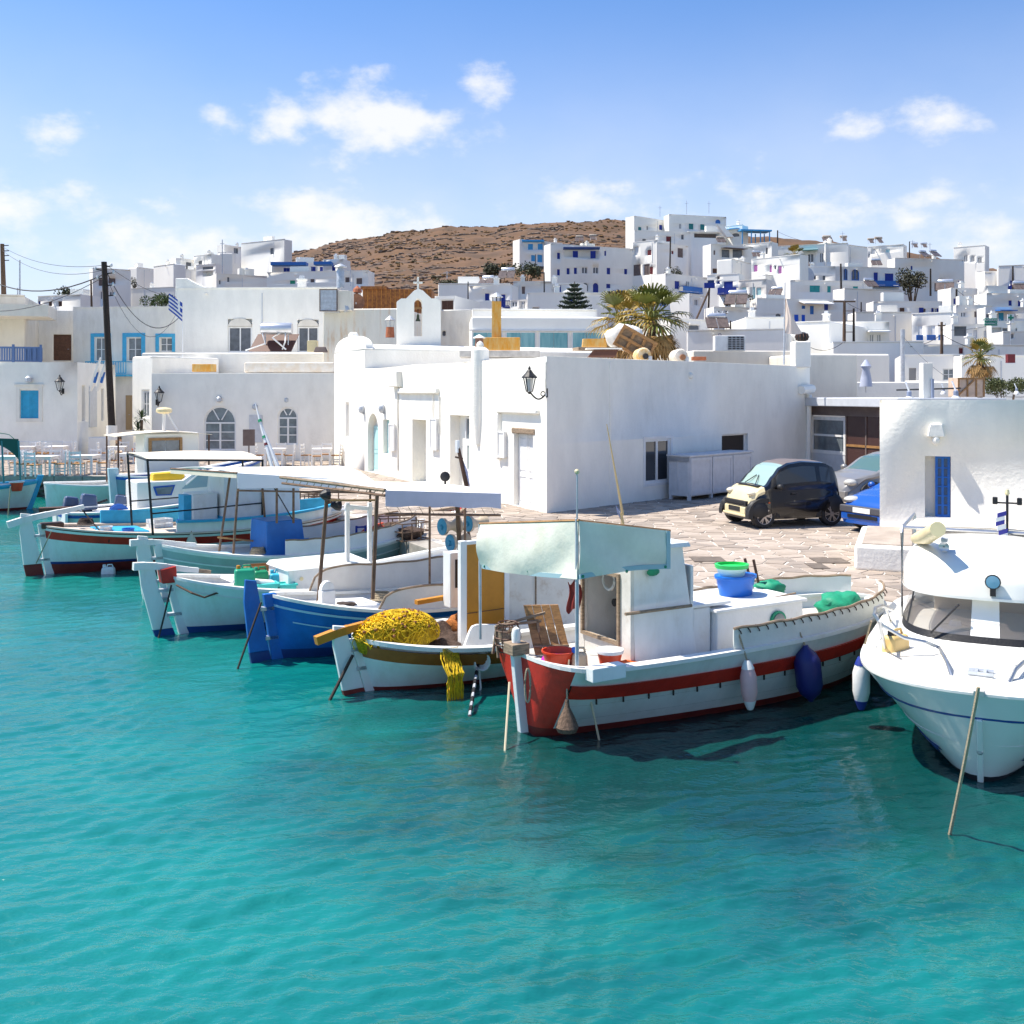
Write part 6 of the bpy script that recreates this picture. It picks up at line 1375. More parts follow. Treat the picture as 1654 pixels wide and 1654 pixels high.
o = MB().box(-.35,.35,-.2,.2,0,.24).build('wooden_box', WOOD, bevel=.01); o.location = on_b4(625, 944, -.1); o.rotation_euler = (0,0,.55); tag(o, 'plain brown wooden box behind the blue boat bulwark', 'box')

# ------------------------------------------------ grey-green boat with the blue box
b5 = Boat('fishing_boat', 'grey green fishing boat with a blue engine box and a long white awning', Gw(232,968), HD, 5.3, 1.95, (1.0,.68,1.0), k=(1.0,.45,.7), pq=((3,.6),(3,.6)), rake=(.15,.3), shift=.46)
def green_boat():
    b = b5; b.band('boot_top', DKBLUE, ('z',-.3), ('z',.08)); b.band('topside', HULLG, ('z',.08), ('s',.06)); b.band('sheer_strake', WHITE, ('s',.06), ('s',.0), off=.017, rows=1); b.band('moulding', HULLB, ('s',.24), ('s',.21), off=.017, rows=1)
    b.inner(.12, WHITE); b.deck(.12, WHITE); b.cap(HULLW, .12, .04); b.stem(HULLW, 0, .1, .2, .02); b.stem(HULLW, 1)
    b.rudder(HULLW, .33, .2, .14, lean=.06); b.tiller(HULLW, (210, 877), (314, 880), .055)
    p = b.L3(340, 905, 0); MB().hexa([(p[0]-.5,-.3,.74),(p[0]+.5,-.36,.66),(p[0]+.5,.36,.66),(p[0]-.5,.3,.74),(p[0]-.48,-.27,.82),(p[0]+.47,-.32,.72),(p[0]+.47,.32,.72),(p[0]-.48,.27,.82)]).build('hatch', mat('pale blue hatch', (.45,.62,.76), .5), b.t, bevel=.02)
    a, z1 = b.pl.uz(426, 842, -.3); c, z0 = b.pl.uz(492, 905, -.3)
    MB().hexa([(a,-.45,.5),(c,-.45,.5),(c,.5,.5),(a,.5,.5),(a+.02,-.4,z1),(c-.1,-.4,z1),(c-.1,.45,z1),(a+.02,.45,z1)]).build('engine_box', mat('cobalt box paint', (.012,.14,.45), .5, .12, 4, .15, 20), b.t, bevel=.02)
    MB().box(c-.02, c+.42, -.45, .45, .5, z0+.35).build('engine_box_step', mat('cobalt box paint', (.012,.14,.45), .5, .12, 4, .15, 20), b.t, bevel=.02)
    b.dodger(CANVASW, .38, .95, .30, -1, 18, railm=WOODG); b.dodger(CANVASW, .38, .95, .30, 1, 18, railm=WOODG)
    A = P(383,764,20.4); B_ = P(276,757,22.4); C_ = P(604,777,21.9); D_ = P(545,752,24.2)
    a, d_, c, d = (Vector(b.loc(x)) for x in (A, B_, C_, D_))
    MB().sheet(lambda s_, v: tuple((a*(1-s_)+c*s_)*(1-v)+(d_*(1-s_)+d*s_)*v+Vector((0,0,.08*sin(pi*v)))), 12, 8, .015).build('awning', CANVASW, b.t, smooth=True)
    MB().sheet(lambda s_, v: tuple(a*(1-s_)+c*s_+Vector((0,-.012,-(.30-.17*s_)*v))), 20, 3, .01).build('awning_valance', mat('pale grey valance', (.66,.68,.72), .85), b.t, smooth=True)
    MB().sheet(lambda s_, v: tuple(a.lerp(d_, s_)+Vector((-.012,0,-.10*v))), 10, 2, .01).build('awning_end', CANVASC, b.t, smooth=True)
    MB().tube([a, d_], .022).build('awning_beam', RUSTPOLE, b.t); MB().tube([a+Vector((0,0,-.34)), c+Vector((0,0,-.25))], .02).build('awning_rail', RUSTPOLE, b.t)
    for px, y0, y1, off, dx in ((372,764,905,.5,-20), (386,766,920,-.65,-11), (424,790,842,.4,4), (447,788,845,-.6,0), (474,788,845,-.6,0), (598,782,850,-.6,0)): b.post(px, y0, y1, off, .024, RUSTPOLE, dx=dx)
    MB().tube([b.L3(441,785,-.6), b.L3(472,838,-.6)], .012).build('brace', BLACK, b.t)
    MB().bar(b.L3(370,901,-.4), b.L3(505,917,-.4), .05).build('oar', GREYW, b.t); MB().bar(b.L3(385,915,-.5), b.L3(470,922,-.5), .05).build('oar', WOODG, b.t)
green_boat()
def on_b5(px, py, off=0.): return b5.at(*b5.L3(px, py, off))
for i, (px, py, r, m, lab) in enumerate(((545,890,.26,PEACH,'big peach buoy left of the blue trolley handle'), (565,882,.22,PEACH,'peach buoy behind the white gantry'), (642,882,.22,PEACH,'pale peach buoy lying right of the orange oilskins'), (404,917,.14,REDP,'small orange red float beside the oars'))):
    p = on_b5(px, py, .3); t = thing('buoy', lab, 'buoy', p, .5*i, 'round buoys in the grey green boat'); MB().ball((0,0,0), (r,r*.85,r*.8), 14, 9).build('body', m, t, smooth=True); MB().lathe([(.05,r*.75),(.06,r*.95),(.02,r*1.0)], k=8, ax='x').build('eye', WHITE, t)
lumpy('oilskins', 'heap of bright orange red oilskins in the grey green boat', on_b5(612, 886, .2), (.42,.3,.30), mat('red orange oilskin', (.65,.08,.015), .6, .25, 6, .3, 12), 'oilskins', 21, .4)
p = on_b5(583, 905, .0); t = thing('hand_trolley', 'navy blue hand trolley standing among the orange oilskins', 'trolley', p, .4)
for x in (-.1, .1): MB().bar((x,0,-.1),(x,0,.75),.04).build('rail', NB, t)
for z in (.1,.3,.5,.72): MB().bar((-.1,0,z),(.1,0,z),.035).build('rung', NB, t)

# ------------------------------------------------ the long boat at the left with the black framed awning
b6 = Boat('fishing_boat', 'long fishing boat with a red banded pale hull, turquoise bulwark and white wheelhouse', Gw(45,930), HD, 6.6, 2.3, (1.05,.78,.95), k=(1.0,.45,.7), pq=((3,.6),(3,.6)), rake=(.15,.35), shift=.46)
def left_boat():
    b = b6; b.band('boot_top', DKRED, ('z',-.3), ('z',.22)); b.band('blue_line', DKBLUE, ('z',.22), ('z',.27), off=.016, rows=1); b.band('topside', HULLB, ('z',.27), ('s',.26)); b.band('red_band', RED, ('s',.26), ('s',.07)); b.band('white_rail', WHITE, ('s',.085), ('s',.03), off=.03, rows=1); b.band('brown_rail', BROWN, ('s',.03), ('s',.0), off=.02, rows=1)
    b.inner(.06, WHITE); b.deck(.06, DECKP); b.cap(DECKP, .14, .03); b.stem(HULLW, 0, .1, .18, .05); b.stem(HULLW, 1)
    MB().box(-.2, .25, -.14, .14, 1.0, 1.12).build('stern_block', BROWN, b.t, bevel=.02)
    b.rudder(HULLW, .36, .28, .14, boot=DKRED, zb=.24, lean=.06); b.tiller(HULLW, (12, 848), (133, 819), .065)
    MB().hexa([(.9,-.5,.86),(2.0,-.55,.8),(2.0,.55,.8),(.9,.5,.86),(.93,-.45,.92),(1.97,-.5,.86),(1.97,.5,.86),(.93,.45,.92)]).build('hatch', CYAN, b.t, bevel=.02)
    o = b.dodger(HULLB, .36, .97, .22, -1, 20, name='bulwark_board', railm=CYAN, thick=.05); b.dodger(CYAN, .2, .97, .28, 1, 22, name='bulwark_board', railm=CYAN, thick=.05)
    b.cap(CYAN, .10, .05, .36, .97, .25, 'bulwark_cap', (-1,))
    a, z1 = b.pl.uz(348, 765, 0); c, z0 = b.pl.uz(472, 842, 0)
    o = MB().box(a, c, -.55, .6, .5, z1, .03, .04).build('wheelhouse', WHITE, b.t, bevel=.03); MB().box(a-.02, c+.03, -.53, .6, .9, 1.05).build('wheelhouse_band', CYAN, o)
    x0, zt = b.pl.uz(301, 800, -.2); MB().box(x0-.06, x0+.12, -.2, .2, .7, zt).build('locker', CYAN, b.t); x1 = b.pl.uz(345, 800, 0)[0]; MB().box(x0+.12, x1, -.3, .5, .7, zt+.02).build('companion', WHITE, b.t, bevel=.03)
    zt = (P(208,735,23.6).z+P(240,741,22.9).z)/2
    A = P(238,741,22.9); B_ = P(206,731,24.6); C_ = P(424,742,25.2); D_ = P(392,729,26.8)
    a, d_, c, d = (Vector(b.loc(x)) for x in (A, B_, C_, D_))
    MB().sheet(lambda s_, v: tuple((a*(1-s_)+c*s_)*(1-v)+(d_*(1-s_)+d*s_)*v+Vector((0,0,.10*sin(pi*v)*sin(pi*(.1+.8*s_))))), 12, 8, .012).build('awning', CANVASC, b.t, smooth=True)
    for p, q in ((a, d_), (a, c), (c, d), (d_, d)): MB().tube([p+Vector((0,0,-.03)), q+Vector((0,0,-.03))], .022).build('awning_rail', BLACK, b.t)
    MB().tube([d_, (d_[0]+.1, d_[1], .85)], .026).build('awning_post', BLACK, b.t); MB().tube([a, (a[0]+.12, a[1], .85)], .026).build('awning_post', BLACK, b.t); MB().tube([c, (c[0], c[1], .95)], .026).build('awning_post', BLACK, b.t); MB().tube([d, (d[0], d[1], .95)], .026).build('awning_post', BLACK, b.t)
    z = 1.32; MB().tube([(a[0]+.1, a[1], z), (c[0], c[1], z)], .018).build('grab_rail', BLACK, b.t); MB().tube([(d_[0]+.08, d_[1], z+.1), (d[0], d[1], z+.1)], .018).build('grab_rail', BLACK, b.t)
left_boat()
def on_b6(px, py, off=0.): return b6.at(*b6.L3(px, py, off))
bowl('bucket', 'deep blue bucket on the deck of the long red banded boat', on_b6(207, 872, -.55), .13, .24, BLUEP, 'bucket', taper=.75)
bowl('bucket', 'white bucket on the deck beside the deep blue one', on_b6(171, 866, -.3), .14, .2, WHITE, 'bucket', taper=.8)
fender('yellowed white fender hanging by the turquoise bulwark of the long boat', on_b6(309, 862, -1.15), .5, .12, mat('old fender', (.62,.58,.46), .5), None, on_b6(309, 850, -1.05))
o = jug('float_can', 'white plastic can floating on a rope at the side of the long boat', Vector((*Gw(175,926), -.06)), .30, .2, .20, WHITE, WHITE, .2, 'float')
c_ = Vector((*Gw(176,920), .12)); hang_rope('rope', 'dark line from the long boat tiller down to the floating can', on_b6(132, 822), on_b6(176, 872, -.7), .03, .016, ROPED); 
hang_rope('rope', 'dark line hanging over the red band to the floating can', on_b6(176, 872, -.85), c_, 0, .014, ROPED)

# ------------------------------------------------ the inflatable and the small red-white boat inside
def inflatable():
    p = Gw(330,905); b = Boat('rubber_dinghy', 'grey inflatable dinghy lying between the long boat and the blue box boat', p, HD, 4.2, 1.5, (.5,.45,.55), cat='dinghy'); gm = mat('grey rubberised cloth', (.40,.40,.45), .5, .08, 5); m = MB()
    pts = [(4.3,0,.62)]+[(4.0,-.35,.55),(3.4,-.62,.47),(2.,-.7,.42),(0,-.7,.42)]; m.tube(pts, [.2,.24,.25,.25,.22], 12); m.build('tube', gm, b.t, smooth=True)
    m = MB(); m.tube([(x, -y, z) for x, y, z in pts], [.2,.24,.25,.25,.22], 12); m.build('tube', gm, b.t, smooth=True)
    MB().box(.05,.12,-.55,.55,.1,.6).build('transom', WHITE, b.t); MB().box(.1,3.4,-.5,.5,.15,.2).build('floor', GREYW, b.t)
    for x in (1.,2.): MB().box(x,x+.3,-.6,.6,.42,.47).build('thwart', WOODG, b.t)
    MB().tube([(-.6,.2,.75),(3.6,-.6,1.05)], .05).build('long_pole', WHITE, b.t)
inflatable()
def outboard(label, p, rz, sc=1.0):
    t = thing('outboard_motor', label, 'outboard motor', p, rz, 'outboard motors'); t.scale = (sc,)*3; cm = mat('outboard cowl', (.06,.09,.17), .3, .1, 5, coat=.4)
    o = MB().hexa([(-.18,-.13,.0),(.22,-.13,.0),(.22,.13,.0),(-.18,.13,.0),(-.10,-.10,.38),(.20,-.10,.33),(.20,.10,.33),(-.10,.10,.38)]).build('cowl', cm, t, bevel=.05, seg=3); MB().box(-.17,.2,-.137,.137,.07,.1).build('cowl_band', GREYW, o)
    MB().box(-.06,.1,-.06,.06,-.55,0).build('leg', BLACK, t); MB().box(-.2,.12,-.09,.09,-.58,-.55).build('cavitation_plate', BLACK, t); MB().lathe([(.03,-.25),(.06,-.1),(.05,.05)], (0,0,-.68), 8, 'x').build('gearcase', BLACK, t)
    for i in range(3): a = 2*pi*i/3; MB().hexa([(-.27,.02*cos(a),-.68+.02*sin(a)),(-.25,.02*cos(a)+.02,-.68+.02*sin(a)),(-.25,.11*cos(a+.3),-.68+.11*sin(a+.3)),(-.27,.11*cos(a+.3),-.68+.11*sin(a+.3)),(-.26,.02*cos(a)-.02,-.68+.02*sin(a)),(-.24,.02*cos(a),-.68),(-.24,.11*cos(a-.3),-.68+.11*sin(a-.3)),(-.26,.11*cos(a-.3),-.68+.11*sin(a-.3))]).build('propeller_blade', GALV, t)
    MB().tube([(.1,0,.1),(.45,0,.2)], .03).build('tiller_arm', BLACK, t); return t
def small_bow():
    p = Gw(475,900); b = Boat('fishing_boat', 'small white boat with dark red stripes moored behind the blue engine box', p, HD, 4.4, 1.7, (.5,.5,.9), rake=(.1,.4)); b.band('boot_top', DKRED, ('z',-.3), ('z',.08)); b.band('topside', WHITE, ('z',.08), ('s',.12)); b.band('red_stripe', RED, ('s',.12), ('s',.04), off=.018, rows=1); b.band('sheer_strake', WHITE, ('s',.04), ('s',.0), rows=1)
    b.deck(.08, WHITE); b.cap(WOODG, .1, .04); b.stem(RED, 1, up=.15); b.stem(RED, 0); MB().box(1.2,2.3,-.5,.5,.35,.75).build('engine_casing', PEACH, b.t, bevel=.03)
small_bow()
# ------------------------------------------------ the white cabin boat
b8 = Boat('cabin_boat', 'white cabin boat with a blue edged side window and a yellow box on its roof', Gw(96,868), HD, 5.0, 2.0, (.70,.75,1.05), rake=(.05,.5), cat='cabin boat', pq=((8,.35),(2.6,.7)))
def cabin_boat():
    b = b8; b.band('boot_top', DKBLUE, ('z',-.3), ('z',.08)); b.band('topside', HULLB, ('z',.08), ('s',.12)); b.band('blue_rail', mat('rail blue', (.02,.09,.40), .5), ('s',.12), ('s',.04), off=.03, rows=1); b.band('sheer_strake', WHITE, ('s',.04), ('s',.0), rows=1)
    b.deck(.05, WHITE); b.cap(WHITE, .15, .04); MB().box(-.02,.05,-.8,.8,-.1,.72).build('transom', WHITE, b.t)
    pts = [(218,852),(218,778),(276,776),(293,775),(318,757),(345,768),(349,852)]; q = [b.pl.uz(x, y, -.4) for x, y in pts]; q = [(x, max(z, .5)) for x, z in q]
    m = MB(); m.prism(q, -.6, .6); o = m.build('cabin', GEL, b.t, bevel=.04)
    w = [b.pl.uz(x, y, -.6) for x, y in ((247,786),(283,783),(277,800),(252,801))]; cx = sum(a for a, _ in w)/4; cz = sum(z for _, z in w)/4
    MB().prism(w, -.625, -.6).build('window', mat('rail blue', (.02,.09,.40), .5), o, bevel=.01); MB().prism([(cx+(a-cx)*.8, cz+(z-cz)*.72) for a, z in w], -.635, -.62).build('pane', GLASS, o)
    w = [b.pl.uz(x, y, -.6) for x, y in ((294,790),(318,762),(336,768),(334,786))]; MB().prism(w, -.62, -.6).build('side_screen', mat('screen glass', (.30,.42,.46), .08, spec=.8), o)
    MB().tube([b.L3(300,783,-.62), b.L3(330,757,-.62), b.L3(343,766,-.62)], .03).build('screen_frame', GEL, o)
    x, z = b.pl.uz(296, 800, -.5); MB().box(x, b.pl.uz(340,800,-.5)[0], -.75, .7, .6, z).build('side_deck_box', GEL, b.t, bevel=.04)
cabin_boat()
def on_b8(px, py, off=0.): return b8.at(*b8.L3(px, py, off))
o = MB().hexa([(-.45,-.25,0),(.45,-.25,0),(.45,.25,0),(-.45,.25,0),(-.43,-.22,.24),(.45,-.22,.28),(.45,.22,.28),(-.43,.22,.24)]).build('yellow_box', YELLOWP, bevel=.04); o.location = on_b8(270, 777, -.1); o.rotation_euler = (0,0,.5); tag(o, 'bright yellow liferaft box on the cabin roof', 'box')
outboard('left grey blue outboard motor at the stern of the cabin boat', on_b8(112, 826, .35), .6, 1.15); outboard('middle grey blue outboard motor at the stern of the cabin boat', on_b8(140, 824, -.1), .7, 1.25); outboard('outboard motor tilted nearest the blue edged cabin window', on_b8(193, 820, .6), .5, 1.0)
o = MB().box(-.5,.5,-.14,.14,0,.12).build('plank', BROWN); o.location = on_b8(95, 826, .2); o.rotation_euler = (0,0,.4); tag(o, 'rough brown plank lying across the stern left of the outboards', 'plank')
o = thing('rope_reel', 'blue reel with a red hub on the cabin boat', 'reel', on_b8(193, 832, -.3), .5); MB().lathe([(.03,0),(.3,0),(.3,.05),(.12,.06),(.12,.2),(.3,.21),(.3,.25)], k=16, ax='y').build('drum', BLUE, o, smooth=True); MB().lathe([(.02,-.03),(.16,-.02),(.16,.0)], k=14, ax='y').build('hub', REDP, o)
def back_boats():
    b = Boat('fishing_boat', 'slate hulled boat with a pale stem post and blue gunwale behind the cabin boat', Gw(190,838), HD, 4.4, 1.9, (1.35,1.35,1.75), k=(.8,.5,.7), rake=(.1,.3)); b.band('boot_top', DKRED, ('z',-.3), ('z',.3)); b.band('topside', mat('slate hull paint', (.20,.30,.36), .45, .12, 3), ('z',.3), ('s',.1)); b.band('red_line', RED, ('s',.62), ('s',.57), off=.016, rows=1); b.band('blue_rail', BLUE, ('s',.1), ('s',.0), off=.03, rows=1); b.deck(.1, WHITE); b.cap(WHITE, .1); b.stem(mat('pale stem', (.45,.60,.66), .5), 0, .2, .3, .25)
    c = Boat('fishing_boat', 'white boat with a wooden framed cabin window and a rounded brown railed canopy', V2(-15.2, 34.4), HD, 5.0, 2.1, (1.0,.9,1.2), rake=(.1,.4)); c.band('boot_top', DKBLUE, ('z',-.3), ('z',.1)); c.band('topside', HULLW, ('z',.1), ('s',.0)); c.deck(.1, WHITE); c.cap(WHITE, .1)
    a, z1 = c.pl.uz(231, 700, -.4); e, z0 = c.pl.uz(322, 760, -.4); o = MB().box(a, e, -.5, .7, .7, z1, .03, .03).build('cabin', GEL, c.t, bevel=.06)
    q = c.pl.rect(240, 294, 707, 735, -.5); m = MB(); ring(m, q[0], q[1], q[2], q[3], .09, -.55, -.48); w = m.build('window', WOOD, o)
    for i in range(2): MB().box(q[0]+.09+(q[1]-q[0]-.18)*i/2+.02, q[0]+.09+(q[1]-q[0]-.18)*(i+1)/2-.02, -.52, -.5, q[2]+.09, q[3]-.09).build('pane', GLASS, w)
    A, B_ = c.L3(186, 702, -.7), c.L3(342, 704, -.7); z = A[2]
    MB().sheet(lambda s_, v: (A[0]+(B_[0]-A[0])*s_, -.75+1.6*v, z-.10+.16*sin(pi*(.08+.84*s_))), 16, 5, .02).build('canopy', CANVASC, c.t, smooth=True)
    for x in (A[0]+.1, B_[0]-.1):
        for y in (-.7,.8): MB().tube([(x,y,.9),(x,y,z-.2),(x+(.15 if x < 0 else -.15)*0,y,z-.05)], .03).build('canopy_post', BROWN, c.t)
    p = c.L3(265, 700, .1); q = c.L3(265, 668, .1); t = c.t
    MB().tube([p, q], .06).build('radar_mast', WHITE, t); MB().tube([c.L3(288,697,.1), c.L3(271,668,.1)], .03).build('radar_strut', WHITE, t); MB().lathe([(.15,0),(.27,.05),(.27,.15),(.2,.2),(.05,.22)], q, 16).build('radar_dome', CREAMP, t, smooth=True)
    # the boat with the green hood at the left edge
    d = Boat('fishing_boat', 'pale blue boat with a dark green canopy cut off by the left edge', Gw(46,822), (-.93,-.36), 5.5, 2.0, (.95,.75,.9), rake=(.3,.2)); d.band('boot_top', DKRED, ('z',-.3), ('z',.08)); d.band('topside', HULLB, ('z',.08), ('s',.08)); d.band('rail', CYAN, ('s',.08), ('s',.0), off=.03, rows=1); d.deck(.2, WHITE); d.inner(.2, WHITE); d.cap(CYAN, .12, .05); d.stem(CYAN, 0, .12, .2, .2)
    Y = 34.5; zt = P(0, 706, Y).z
    MB().sheet(lambda s_, v: tuple(Vector(d.loc(P(-60+88*s_, 704, Y+2.0*v)))*1.0+Vector((0,0,.12*sin(pi*s_)-(.0 if s_ < .85 else (s_-.85)*1.2)))), 14, 6, .02).build('canopy', GREENC, d.t, smooth=True)
    MB().sheet(lambda s_, v: tuple(Vector(d.loc(P(-60+90*s_, 706+3*s_, Y)))+Vector((0,0,-(.12+.55*s_**4)*v))), 14, 4, .015).build('canopy_skirt', mat('dark green skirt', (.008,.09,.07), .7), d.t, smooth=True)
    for px, py in ((3,780),(30,776)): a = Vector(d.loc(P(px, 712, Y))); e = Vector(d.loc(P(px+3, py, Y))); MB().tube([a, e], .03).build('canopy_post', mat('teal post', (.02,.2,.22), .5), d.t)
    p = P(27, 793, 35.2); bowl('bucket', 'red bucket on the boat with the green canopy', p, .22, .3, REDP, 'bucket', rim=WHITE)
back_boats()
# ------------------------------------------------ the white motor boat on the right
bm = Boat('motor_boat', 'white glass fibre motor boat seen bow on with steel rails and a wide windscreen', Gw(1584,1262), (.44,.90), 5.2, 2.55, (.98,.98,.95), k=(1.0,.36,.36), pq=((5.5,.42),(6,.4)), rake=(.42,.1), cat='motor boat', group=None)
def motor_boat():
    b = bm; nb = mat('deep blue trim', (.015,.06,.27), .4)
    b.band('boot_top', mat('black antifouling', (.02,.02,.025), .6), ('z',-.3), ('z',.06)); b.band('topside', GEL, ('z',.06), ('s',.27), rows=8); b.band('blue_trim', nb, ('s',.27), ('s',.245), off=.035, rows=1)
    b.band('gunwale', GEL, ('s',.245), ('s',.0), off=.02, n=34, rows=5); b.band('knuckle', GEL, ('s',.56), ('s',.545), off=.018, rows=1)
    for i in range(2): b.band('stripe', nb, ('z',.17+.06*i), ('z',.20+.065*i), off=.022, t0=.06-.02*i, t1=.26, n=24, rows=1, sides=(-1, 1))
    mb = MB(); mb.prism([(-.02-.42*z/.98-.035, z) for z in (.0,.25,.5,.72)]+[(-.02-.42*z/.98+.06, z) for z in (.72,.5,.25,.0)], -.03, .03); mb.build('stem', GEL, b.t, bevel=.015)
    p = b.pt(0, .36, 1); MB().lathe([(.02,-.01),(.03,0),(.02,.01)], (p[0]-.05, 0, .36), 10, 'x').build('bow_eye', STEEL, b.t)
    b.deck(.0, GEL, t0=0.0, t1=1., camber=.10, n=30); b.cap(GEL, .12, .02)
    uc, au, w = 2.75, 1.55, .98
    def plan(th, k=1., du=0.):
        c, s_ = cos(th), sin(th); e = .62; f = lambda x: math.copysign(abs(x)**e, x)
        return uc+du-au*k*f(c), w*k*f(s_)
    z0, z1, z2, z3 = 1.02, 1.14, 1.66, 2.16
    def wall_(zA, zB, kA, kB, dA, dB, ta, tb, name, m, par, n=20, inset=0.):
        return MB().grid(lambda a, v: (*plan(ta+(tb-ta)*a, kA+(kB-kA)*v-inset, dA+(dB-dA)*v), zA+(zB-zA)*v), n, 3).build(name, m, par, smooth=True, flip=False)
    hp = pi*.80
    cab = wall_(.93, z1, 1.12, 1.0, -.10, 0, -hp, hp, 'cabin', GEL, b.t, 48)
    tint = mat('tinted screen', (.30,.25,.23), .05, spec=.6, alpha=.30)
    for ta, tb, nm in ((.05, .95, 'windscreen'), (-.95, -.05, 'windscreen'), (1.02, 1.9, 'side_window'), (-1.9, -1.02, 'side_window')): wall_(z1, z2+.02, 1.0, .90, 0, .16, ta, tb, nm, tint, cab, inset=.004)
    for ta, tb in ((-.05,.05),(.95,1.02),(-1.02,-.95),(1.9,hp),(-hp,-1.9)): wall_(z1, z2+.02, 1.0, .90, 0, .16, ta, tb, 'window_pillar', GEL if abs(ta) < .9 or abs(ta) > 1.5 else BLACK, cab, 4)
    wall_(z1-.005, z1+.07, 1.004, .99, 0, .02, -1.9, 1.9, 'screen_gasket', BLACK, cab, 40)
    mb = MB(); mb.grid(lambda a, v: (*plan(-pi+2*pi*a, (1.0-.0*v) if v < .2 else max(.0, 1.0*(1-((v-.2)/.8)**2.6)), .1+.12*v), z2-.03+ (.10*(v/.2) if v < .2 else .10+(z3-z2-.07)*sin(pi/2*(v-.2)/.8)) ), 56, 12)
    mb.add([(*plan(-pi+2*pi*i/56, .99, .1), z2-.02) for i in range(56)], [tuple(range(56))]); mb.build('roof', GEL, b.t, smooth=True, ang=60)
    wall_(z2-.05, z2-.02, 1.012, 1.012, .1, .1, -pi, pi, 'roof_lip', GEL, cab, 56)
    MB().box(uc-.6, uc+1.3, -.75, .75, .9, 1.0).build('dash', mat('sand fabric', (.72,.62,.52), .8), cab); MB().box(uc+.8, uc+.95, -.7, .7, 1.0, 1.5).build('seat_back', mat('sand fabric', (.72,.62,.52), .8), cab)
    MB().lathe([(.25,0),(.2,.08),(.08,.1),(.06,.16),(.01,.17)], (uc-.75, .35, 1.06), 16).build('compass_dome', GEL, cab, smooth=True)
    # deck hatch, cleat, roller
    MB().lathe([(.36,0),(.36,.025),(.30,.04),(.02,.045)], (.75,0,1.06), 24).build('deck_hatch', GEL, b.t, smooth=True)
    x = -.36; MB().box(x-.1, x+.22, -.05, .05, .98, 1.03).build('bow_roller', STEEL, b.t); m = MB()
    for y in (-.04,.04): m.box(x+.3,x+.5,y-.015,y+.015,1.0,1.12); 
    m.tube([(x+.3,-.12,1.1),(x+.32,.12,1.1)], .025); m.tube([(x+.48,-.12,1.1),(x+.46,.12,1.1)], .025); m.build('cleat', GALV, b.t)
    # rails
    def rail(pts, nm, r=.02):
        for sg in (1, -1): MB().tube([(p[0], p[1]*sg, p[2]) for p in (b.L3(*q) for q in pts)], r, 8).build(nm, STEEL, b.t, smooth=True)
    rail([(1541,1103,.24),(1530,1070,.32),(1517,1046,.45),(1495,1037,.58),(1460,1030,.8),(1425,1010,1.02),(1412,993,1.1),(1414,982,1.14),(1424,978,1.16),(1440,985,1.16)], 'bow_rail')
    for q, r_ in (((1432,1058,1.02),(1421,1003,1.03)), ((1426,1035,1.14),(1415,990,1.12)), ((1446,1022,1.18),(1430,980,1.16))): rail([q, r_], 'stanchion', .016)
    # stern frame with its cloth
    A = b.L3(1457, 852, 1.05); Fh = b.L3(1457, 1015, 1.05); za = A[2]
    for o_ in (1.05, -1.05):
        MB().tube([(A[0], o_, .95), (A[0], o_, za-.06), (A[0]+.06, o_, za), (A[0]+1.7, o_, za)], .022, 8).build('frame_tube', STEEL, b.t, smooth=True); MB().tube([(A[0]+1.7, o_, za), (A[0]+1.7, o_, .95)], .022).build('frame_tube', STEEL, b.t)
    MB().tube([(A[0]+.05, -1.05, za), (A[0]+.05, 1.05, za)], .022).build('frame_tube', STEEL, b.t); MB().sheet(lambda a, v: (A[0]+.1+.9*a, -.98+1.96*v, za+.01+.03*sin(pi*v)), 8, 8, .012).build('bimini', CREAMP if 0 else CANVASC, b.t, smooth=True)
    P1, P2 = b.L3(1480, 870, .85), b.L3(1515, 855, .5); MB().tube([P1, ((P1[0]+P2[0])/2, (P1[1]+P2[1])/2, P1[2]+.12), P2], [.07,.1,.09], 10).build('rolled_cloth', CREAMP, b.t, smooth=True)
    # mast, lamps, flag, horn, spotlight, wiper
    q = (3., -.2, 2.02); top = (3., -.2, 2.66); MB().tube([q, top], .016).build('light_mast', BLACK, b.t); z = 2.56
    MB().tube([(q[0], -.06, z), (q[0], -.34, z)], .012).build('mast_arm', BLACK, b.t); MB().lathe([(.02,0),(.03,.02),(.02,.07)], (q[0],q[1],top[2]), 8).build('mast_light', CREAMP, b.t)
    for y in (-.06,-.34): MB().box(q[0]-.04, q[0]+.04, y-.03, y+.03, z-.02, z+.07).build('deck_light', BLACK, b.t, bevel=.01)
    m = MB(); n = 7
    for i in range(n): m.cur = i % 2; m.sheet(lambda a, v, i=i: (q[0]-.02-.05*a, -.19+(.10*a+.02*sin(i))+.012*i*0, z-.1-.055*(i+v)+.0-.03*a), 2, 1, .008)
    m.build('flag', [mat('flag violet blue', (.05,.05,.30), .8), WHITE], b.t)
    p = (1.28, -.08, 1.83); t = MB().lathe([(.02,.06),(.07,.04),(.085,-.02),(.08,-.03)], p, 14, 'x').build('spotlight', BLACK, b.t, smooth=True); MB().lathe([(.01,-.034),(.072,-.03)], p, 14, 'x').build('spotlight_glass', mat('spot glass', (.15,.32,.45), .05, spec=1), t); MB().box(p[0]-.03,p[0]+.05,p[1]-.03,p[1]+.03,p[2]-.16,p[2]-.07).build('spotlight_foot', BLACK, t)
